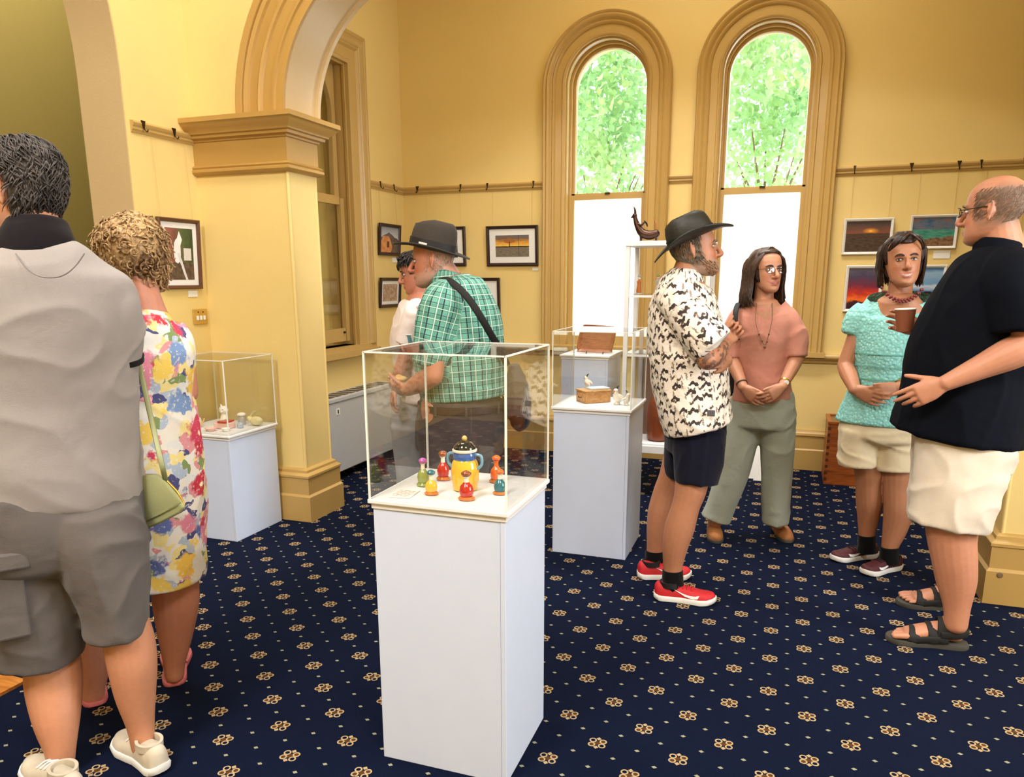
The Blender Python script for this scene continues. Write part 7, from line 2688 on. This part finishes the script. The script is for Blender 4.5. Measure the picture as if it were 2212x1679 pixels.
# ================================================================== old man in checked shirt
def man_check():
    Y = 3.48
    sv = side_at(990, Y)
    vw = np.cross(Z, sv)
    r = person('older man in a green checked shirt, taupe trousers and grey felt hat', V3(-1.55, 3.48, 0))
    f = unit(-sv + vw * .22)
    H = Head(W(935, 562, Y - .02), unit(f - Z * .10), k=1.06, jaw=1.04, nose=1.1)
    mb = MB()
    head_parts(mb, H)
    limb(mb, [(985, 640, Y), (974, 615, Y), (962, 590, Y), (945, 565, Y)], [.085, .068, .062, .060], n=18)
    rtube(mb, [(925, 1055, 650, Y, .15), (920, 1065, 730, Y, .15), (925, 1070, 830, Y, .15), (925, 1070, 900, Y, .15)], sv, n=20)
    sh, el, wr = W(952, 648, 3.285), W(936, 812, 3.215), W(880, 842, 3.27)
    mb.tube([sh, (sh + el) / 2, el], [.056, .053, .047], n=16)
    mb.tube([el, el + (wr - el) * .4, wr], [.047, .050, .033], n=16)
    hand(mb, wr, W(845, 838, 3.34) - wr, unit(vw * .8 + Z * .5), unit(Z - sv * .2), curl=(.5, .55, .6, .65), size=1.02)
    sh2, el2, wr2 = W(985, 650, 3.68), W(950, 805, 3.70), W(882, 838, 3.52)
    mb.tube([sh2, (sh2 + el2) / 2, el2], [.054, .05, .044], n=14)
    mb.tube([el2, (el2 + wr2) / 2, wr2], [.044, .044, .031], n=14)
    hand(mb, wr2, W(848, 848, 3.40) - wr2, unit(-vw * .6 + Z * .5), unit(Z), curl=(.5, .55, .6, .65), size=1.0)

    def paint(V, col):
        L = H.loc(V)
        x, y, z = L.T
        m_ = np.clip((.02 - y) / .03, 0, 1) * np.clip((.075 - z) / .02, 0, 1) * np.clip((z + .08) / .03, 0, 1) * (np.abs(x) < .1) * (np.abs(y) < .13)
        ear = np.exp(-((y + .005) / .024) ** 2 - ((z + .005) / .034) ** 2)
        k = (m_ * (1 - np.clip(ear * 1.6, 0, 1)) * .30)[:, None]
        col[:, :3] = col[:, :3] * (1 - k) + np.array((.45, .36, .32)) * k
    for xs, Yk in (((945, 948, 952, 955), 3.36), ((1040, 1036, 1030, 1025), 3.60)):
        base = V3(*W(xs[3], 900, Yk))
        limb(mb, [W(xs[0], 880, Yk), V3(base[0], Yk, .48), V3(base[0], Yk, .10)], [.085, .058, .040], n=14)
    make_body(r, mb, (.60, .27, .19), H, voxel=.0038, cheek=.7, lip=(.42, .16, .13), paint=paint, stubble=((.55, .45, .40), .35))
    eyes(H, r, 'irisb', 'browg')
    hm = MB()
    strands(hm, H, 420, lambda g: (g.uniform(math.pi * .92, math.pi * 2.08), g.uniform(-.05, .06)), lambda th, z, g: (g.uniform(-.1, .1), -g.uniform(.008, .016)), lift=(.0006, .0024), r=.0011, seed=41, nseg=4)
    hm.build('hair', hair_mat('short_white_hair', srgb(150, 128, 118), srgb(214, 196, 184)), r, smooth='all')
    # felt hat
    hat = thing_part('hat', r, H.P(0, 0, .05))
    ha = unit(H.u - H.f * .34)
    hf = unit(H.f - ha * (H.f @ ha))
    hs = H.s
    hc = H.P(0, -.006, .056)
    R = []
    for zz, rx, ry in ((-.012, .089, .114), (.02, .088, .114), (.06, .086, .111), (.095, .081, .104), (.118, .072, .092), (.128, .055, .076), (.122, .030, .050), (.112, .012, .022)):
        ring = []
        for a in np.linspace(0, 2 * math.pi, 44, endpoint=False):
            ct, st = math.cos(a), math.sin(a)
            pinch = 1 - .16 * max(0, st) ** 2 * max(0, zz - .03) / .08
            slope = -.020 * max(0, st) * (zz > .11)
            ring.append(hc + ha * (zz + slope) + hs * rx * pinch * ct + hf * ry * st)
        R.append(ring)
    MB().rings(R).build('crown', 'feltgrey', hat, smooth='all')
    R = []
    for q, th_ in ((0, .003), (.35, .003), (.7, .003), (1.0, .0025), (1.0, -.0025), (.7, -.003), (.35, -.003), (0, -.003)):
        ring = []
        for a in np.linspace(0, 2 * math.pi, 56, endpoint=False):
            ct, st = math.cos(a), math.sin(a)
            rx, ry = .088 + .060 * q, .113 + .078 * q
            lift = q * q * (.014 * ct * ct - .016 * max(0, st) ** 2 - .004 * max(0, -st) ** 2)
            ring.append(hc + ha * (-.010 + lift + th_) + hs * rx * ct + hf * ry * st)
        R.append(ring)
    R.append(R[0])
    MB().rings(R, cap0=False, cap1=False).build('brim', 'feltgrey', hat, smooth='all')
    band(MB(), hc + ha * .012, hs, hf, ha, .0890, .1148, .019, .0028).build('hat_band', 'ribbon', hat, smooth=True)
    bp = hc + ha * .010 - hs * .090 + hf * .026
    MB().obox(bp - hs * .006, hf * .020 + ha * .000, ha * .0045, hs * .0015).build('hat_badge', 'eyew', hat)
    # checked shirt
    mb = MB()
    rtube(mb, [(934, 1012, 602, Y, .085), (920, 1034, 616, Y, .135), (908, 1058, 636, Y, .195), (899, 1076, 672, Y, .220), (895, 1088, 722, Y, .225), (896, 1093, 780, Y, .225), (903, 1094, 825, Y, .220), (910, 1093, 857, Y, .215)], sv, n=38, sub=5, cap=.06)
    mb.tube([W(968, 632, 3.35), W(950, 660, 3.275), W(936, 715, 3.255), W(927, 785, 3.245)], [.080, .090, .088, .083], n=24, sub=5, cap=.08)
    mb.tube([W(990, 632, 3.62), W(985, 665, 3.69), W(965, 720, 3.71), W(955, 780, 3.71)], [.075, .085, .083, .08], n=22, cap=.08)
    bones = [(W(1000, 866, Y), W(978, 610, Y), -vw, .20, 1.0), (W(960, 640, 3.30), W(927, 790, 3.245), -vw, .088, .46), (W(990, 640, 3.65), W(955, 790, 3.71), vw, .088, .46)]
    garment('shirt', mb, 'plaid', r, .0068, 5, .0065, 5, (1, 1, .8), 33, bones)
    mb = MB()
    rtube(mb, [(928, 1008, 612, Y, .092), (932, 1004, 597, Y, .080), (944, 998, 584, Y, .074)], unit(sv - Z * .30), n=26, sub=4, cap=.1)
    garment('collar', mb, 'plaid', r, .006, 3, .001, bones=bones)
    # belt, trousers
    mb = MB()
    rtube(mb, [(908, 1092, 862, Y, .205), (903, 1092, 890, Y, .208), (899, 1090, 930, Y, .205), (898, 1086, 970, Y, .19)], sv, n=34, cap=.25)
    for x0, x1, Yk in ((900, 1002, 3.37), (960, 1086, 3.59)):
        c0, (rx0, _) = ring_px(x0, x1, 930, Yk, .12)
        mb.tube([c0, V3(c0[0] - .01, Yk, .45), V3(c0[0], Yk, .06)], [(rx0, .115), (.085, .095), (.085, .09)], side=sv, n=26, sub=6, cap=.05)
    garment('trousers', mb, 'taupe', r, .0082, 4, .0065, 5, (1.1, 1.1, .7), 35)
    c, (rx, ry) = ring_px(906, 1093, 874, Y, .207)
    bl = thing_part('belt', r, c)
    band(MB(), c, sv, -vw, Z, rx + .004, ry + .004, .017, .004, 60).build('strap', 'brownbelt', bl, smooth=True)
    for a in (-2.2, -1.5, -.7, -.35, .4):
        p = c + sv * (rx + .009) * math.cos(a) - vw * -(ry + .009) * math.sin(a)
        nrm = unit(sv * math.cos(a) / rx + vw * math.sin(a) / ry)
        MB().obox(p, np.cross(nrm, Z) * .006, nrm * .002, Z * .026).build('belt_loop', 'taupe', bl)
    for x0, Yk in ((955, 3.37), (1020, 3.59)):
        b0 = W(x0, 930, Yk)
        sneaker(r, V3(b0[0] + .07, Yk, 0), V3(b0[0] - .20, Yk + .02, 0), dict(sole='sandalsole', upper='brownbelt', collar='brownbelt', lace='darklace', logo='logo'), 1.1, 0)
    return r


man_check()
o = thing('satchel', 'grey fabric and dark leather satchel slung on the man in the checked shirt', 'bag', W(1120, 920, 3.56))
sd = side_at(1060, 3.4)
MB().tube([W(946, 604, 3.40), W(962, 603, 3.315), W(985, 617, 3.262), W(1012, 645, 3.243), W(1038, 684, 3.25), W(1060, 722, 3.295), W(1078, 752, 3.36), W(1096, 790, 3.46)], [(.0165, .003)] * 8, side=unit(sd + Z * .7), n=10, sub=4, cap=.3).build('strap', 'blackstrap', o, smooth='all')
mb = MB()
rtube(mb, [(1098, 1122, 790, 3.56, .05), (1094, 1136, 820, 3.56, .085), (1092, 1146, 860, 3.56, .10), (1092, 1147, 895, 3.56, .10)], sd, n=22, cap=.3)
garment('pouch', mb, 'bagfabric', o, .0075, 4, .006, 16, seed=4)
mb = MB()
rtube(mb, [(1094, 1148, 893, 3.56, .103), (1096, 1146, 906, 3.56, .10), (1100, 1132, 916, 3.56, .09)], sd, n=22, cap=.3)
mb.build('leather_base', 'bagleather', o, smooth='all')
o = thing('pastry', 'golden round pastry in the hands of the man in the checked shirt', 'pastry', W(866, 826, 3.36))
mb = MB()
mb.ell(W(866, 819, 3.36), .034, .030, .016, 18, 10)
mb.ell(W(862, 815, 3.36), .020, .018, .014, 14, 8)
mb.build('bun', 'pastry', o, smooth='all')


# ================================================================== woman in white tee
def woman_white():
    Y = 3.98
    sv = side_at(890, Y)
    vw = np.cross(Z, sv)
    r = person('dark-haired woman in a white T-shirt beside the man in the felt hat', V3(-2.12, 3.98, 0))
    f = unit(-sv + vw * .05)
    H = Head(W(901, 588, Y), unit(f - Z * .22), k=.97, jaw=1.0, nose=.9)
    mb = MB()
    head_parts(mb, H)
    limb(mb, [(912, 665, Y), (910, 645, Y), (907, 620, Y), (904, 595, Y)], [.075, .058, .052, .05], n=18)
    rtube(mb, [(872, 950, 665, Y, .13), (866, 950, 730, Y, .14), (872, 948, 810, Y, .13), (868, 948, 870, Y, .14)], sv, n=20)
    sh, el, wr = W(902, 675, 3.80), W(872, 778, 3.76), W(853, 838, 3.72)
    mb.tube([sh, (sh + el) / 2, el], [.046, .043, .038], n=14)
    mb.tube([el, el + (wr - el) * .4, wr], [.038, .038, .026], n=14)
    hand(mb, wr, W(846, 868, 3.72) - wr, sv, -vw, curl=(.4, .45, .5, .5), size=.92)
    sh2, el2, wr2 = W(905, 675, 4.16), W(880, 775, 4.14), W(884, 752, 3.86)
    mb.tube([sh2, (sh2 + el2) / 2, el2], [.046, .043, .038], n=14)
    mb.tube([el2, (el2 + wr2) / 2, wr2], [.038, .038, .026], n=14)
    hand(mb, wr2, W(884, 742, 3.78) - wr2, unit(-sv), Z, curl=(.6, .65, .7, .7), size=.92)
    for x, Yk in ((885, 3.90), (905, 4.06)):
        b0 = W(x, 880, Yk)
        limb(mb, [b0, V3(b0[0], Yk, .42), V3(b0[0], Yk, .08)], [.08, .055, .038], n=14)
    make_body(r, mb, (.55, .25, .19), H, voxel=.0042, cheek=.5, lip=(.40, .12, .11))
    eyes(H, r, 'iris', 'brow')
    hm = MB()
    hair_cap(hm, H, lambda th: (.065 if .5 < th < math.pi - .5 else (-.005 if (th < .5 or th > math.pi - .5) and th < math.pi + .1 else -.07)), .012)
    strands(hm, H, 260, lambda g: (g.uniform(0, 2 * math.pi), g.uniform(.06, .117)), lambda th, z, g: (g.uniform(-.2, .2), -g.uniform(.02, .04)), lift=(.010, .020), r=.004, seed=51)
    hm.build('hair', hair_mat('black_hair', srgb(14, 12, 14), srgb(52, 44, 46), .4), r, smooth='all')
    sg = thing_part('sunglasses', r, H.P(0, .07, .09))
    for q in (-1, 1):
        MB().ell(H.P(q * .032, .088, .094), .026, .008, .016, 16, 8, (H.s, H.f, H.u)).build('lens', 'black_pad', sg, smooth='all')
        MB().tube([H.P(q * .056, .082, .096), H.P(q * .082, .03, .070), H.P(q * .086, -.03, .045)], [.003] * 3, n=8, sub=3).build('temple', 'black_pad', sg, smooth='all')
    mb = MB()
    rtube(mb, [(886, 934, 644, Y, .07), (872, 948, 654, Y, .125), (858, 955, 674, Y, .185), (848, 958, 705, Y, .20), (843, 958, 735, Y, .20), (850, 956, 775, Y, .185), (856, 955, 820, Y, .185), (856, 955, 862, Y, .19)], sv, n=34, sub=5, cap=.08)
    mb.tube([W(905, 662, 3.87), W(894, 690, 3.79), W(878, 745, 3.77)], [.062, .068, .066], n=20, cap=.1)
    mb.tube([W(908, 662, 4.08), W(898, 690, 4.16), W(886, 740, 4.17)], [.062, .068, .066], n=20, cap=.1)
    garment('tee', mb, 'whitetee', r, .0078, 5, .006, 6, (1, 1, 1), 43)
    mb = MB()
    rtube(mb, [(852, 950, 850, Y, .165), (845, 950, 890, Y, .175), (842, 948, 930, Y, .17)], sv, n=30, cap=.3)
    for x0, x1, Yk in ((843, 925, 3.89), (848, 935, 4.07)):
        c0, (rx0, _) = ring_px(x0, x1, 920, Yk, .1)
        mb.tube([c0, V3(c0[0] - .01, Yk, .42), V3(c0[0], Yk, .05)], [(rx0, .10), (.085, .085), (.075, .08)], side=sv, n=24, sub=6, cap=.05)
    garment('trousers', mb, 'palegrey', r, .0085, 4, .0045, 7, (1, 1, .6), 45)
    for x0, Yk in ((885, 3.89), (892, 4.07)):
        b0 = W(x0, 920, Yk)
        sneaker(r, V3(b0[0] + .06, Yk, 0), V3(b0[0] - .18, Yk + .02, 0), dict(sole='sole_white', upper='sole_white', collar='sole_white', lace='sole_white', logo='logo'), .95, 0)
    return r


woman_white()
cp = W(884, 736, 3.745)
o = thing('paper_cup', 'teal paper cup held by the woman in the white T-shirt', 'cup', cp - Z * .03)
MB().lathe(cp - Z * .04, [(.025, 0), (.027, .001), (.033, .070), (.031, .070), (.026, .004)], 28).build('cup_wall', 'cupteal', o, smooth=True)
MB().lathe(cp + Z * .0305, [(.033, 0), (.035, .002), (.035, .004), (.031, .005)], 28).build('rim', 'paperwhite', o, smooth=True)
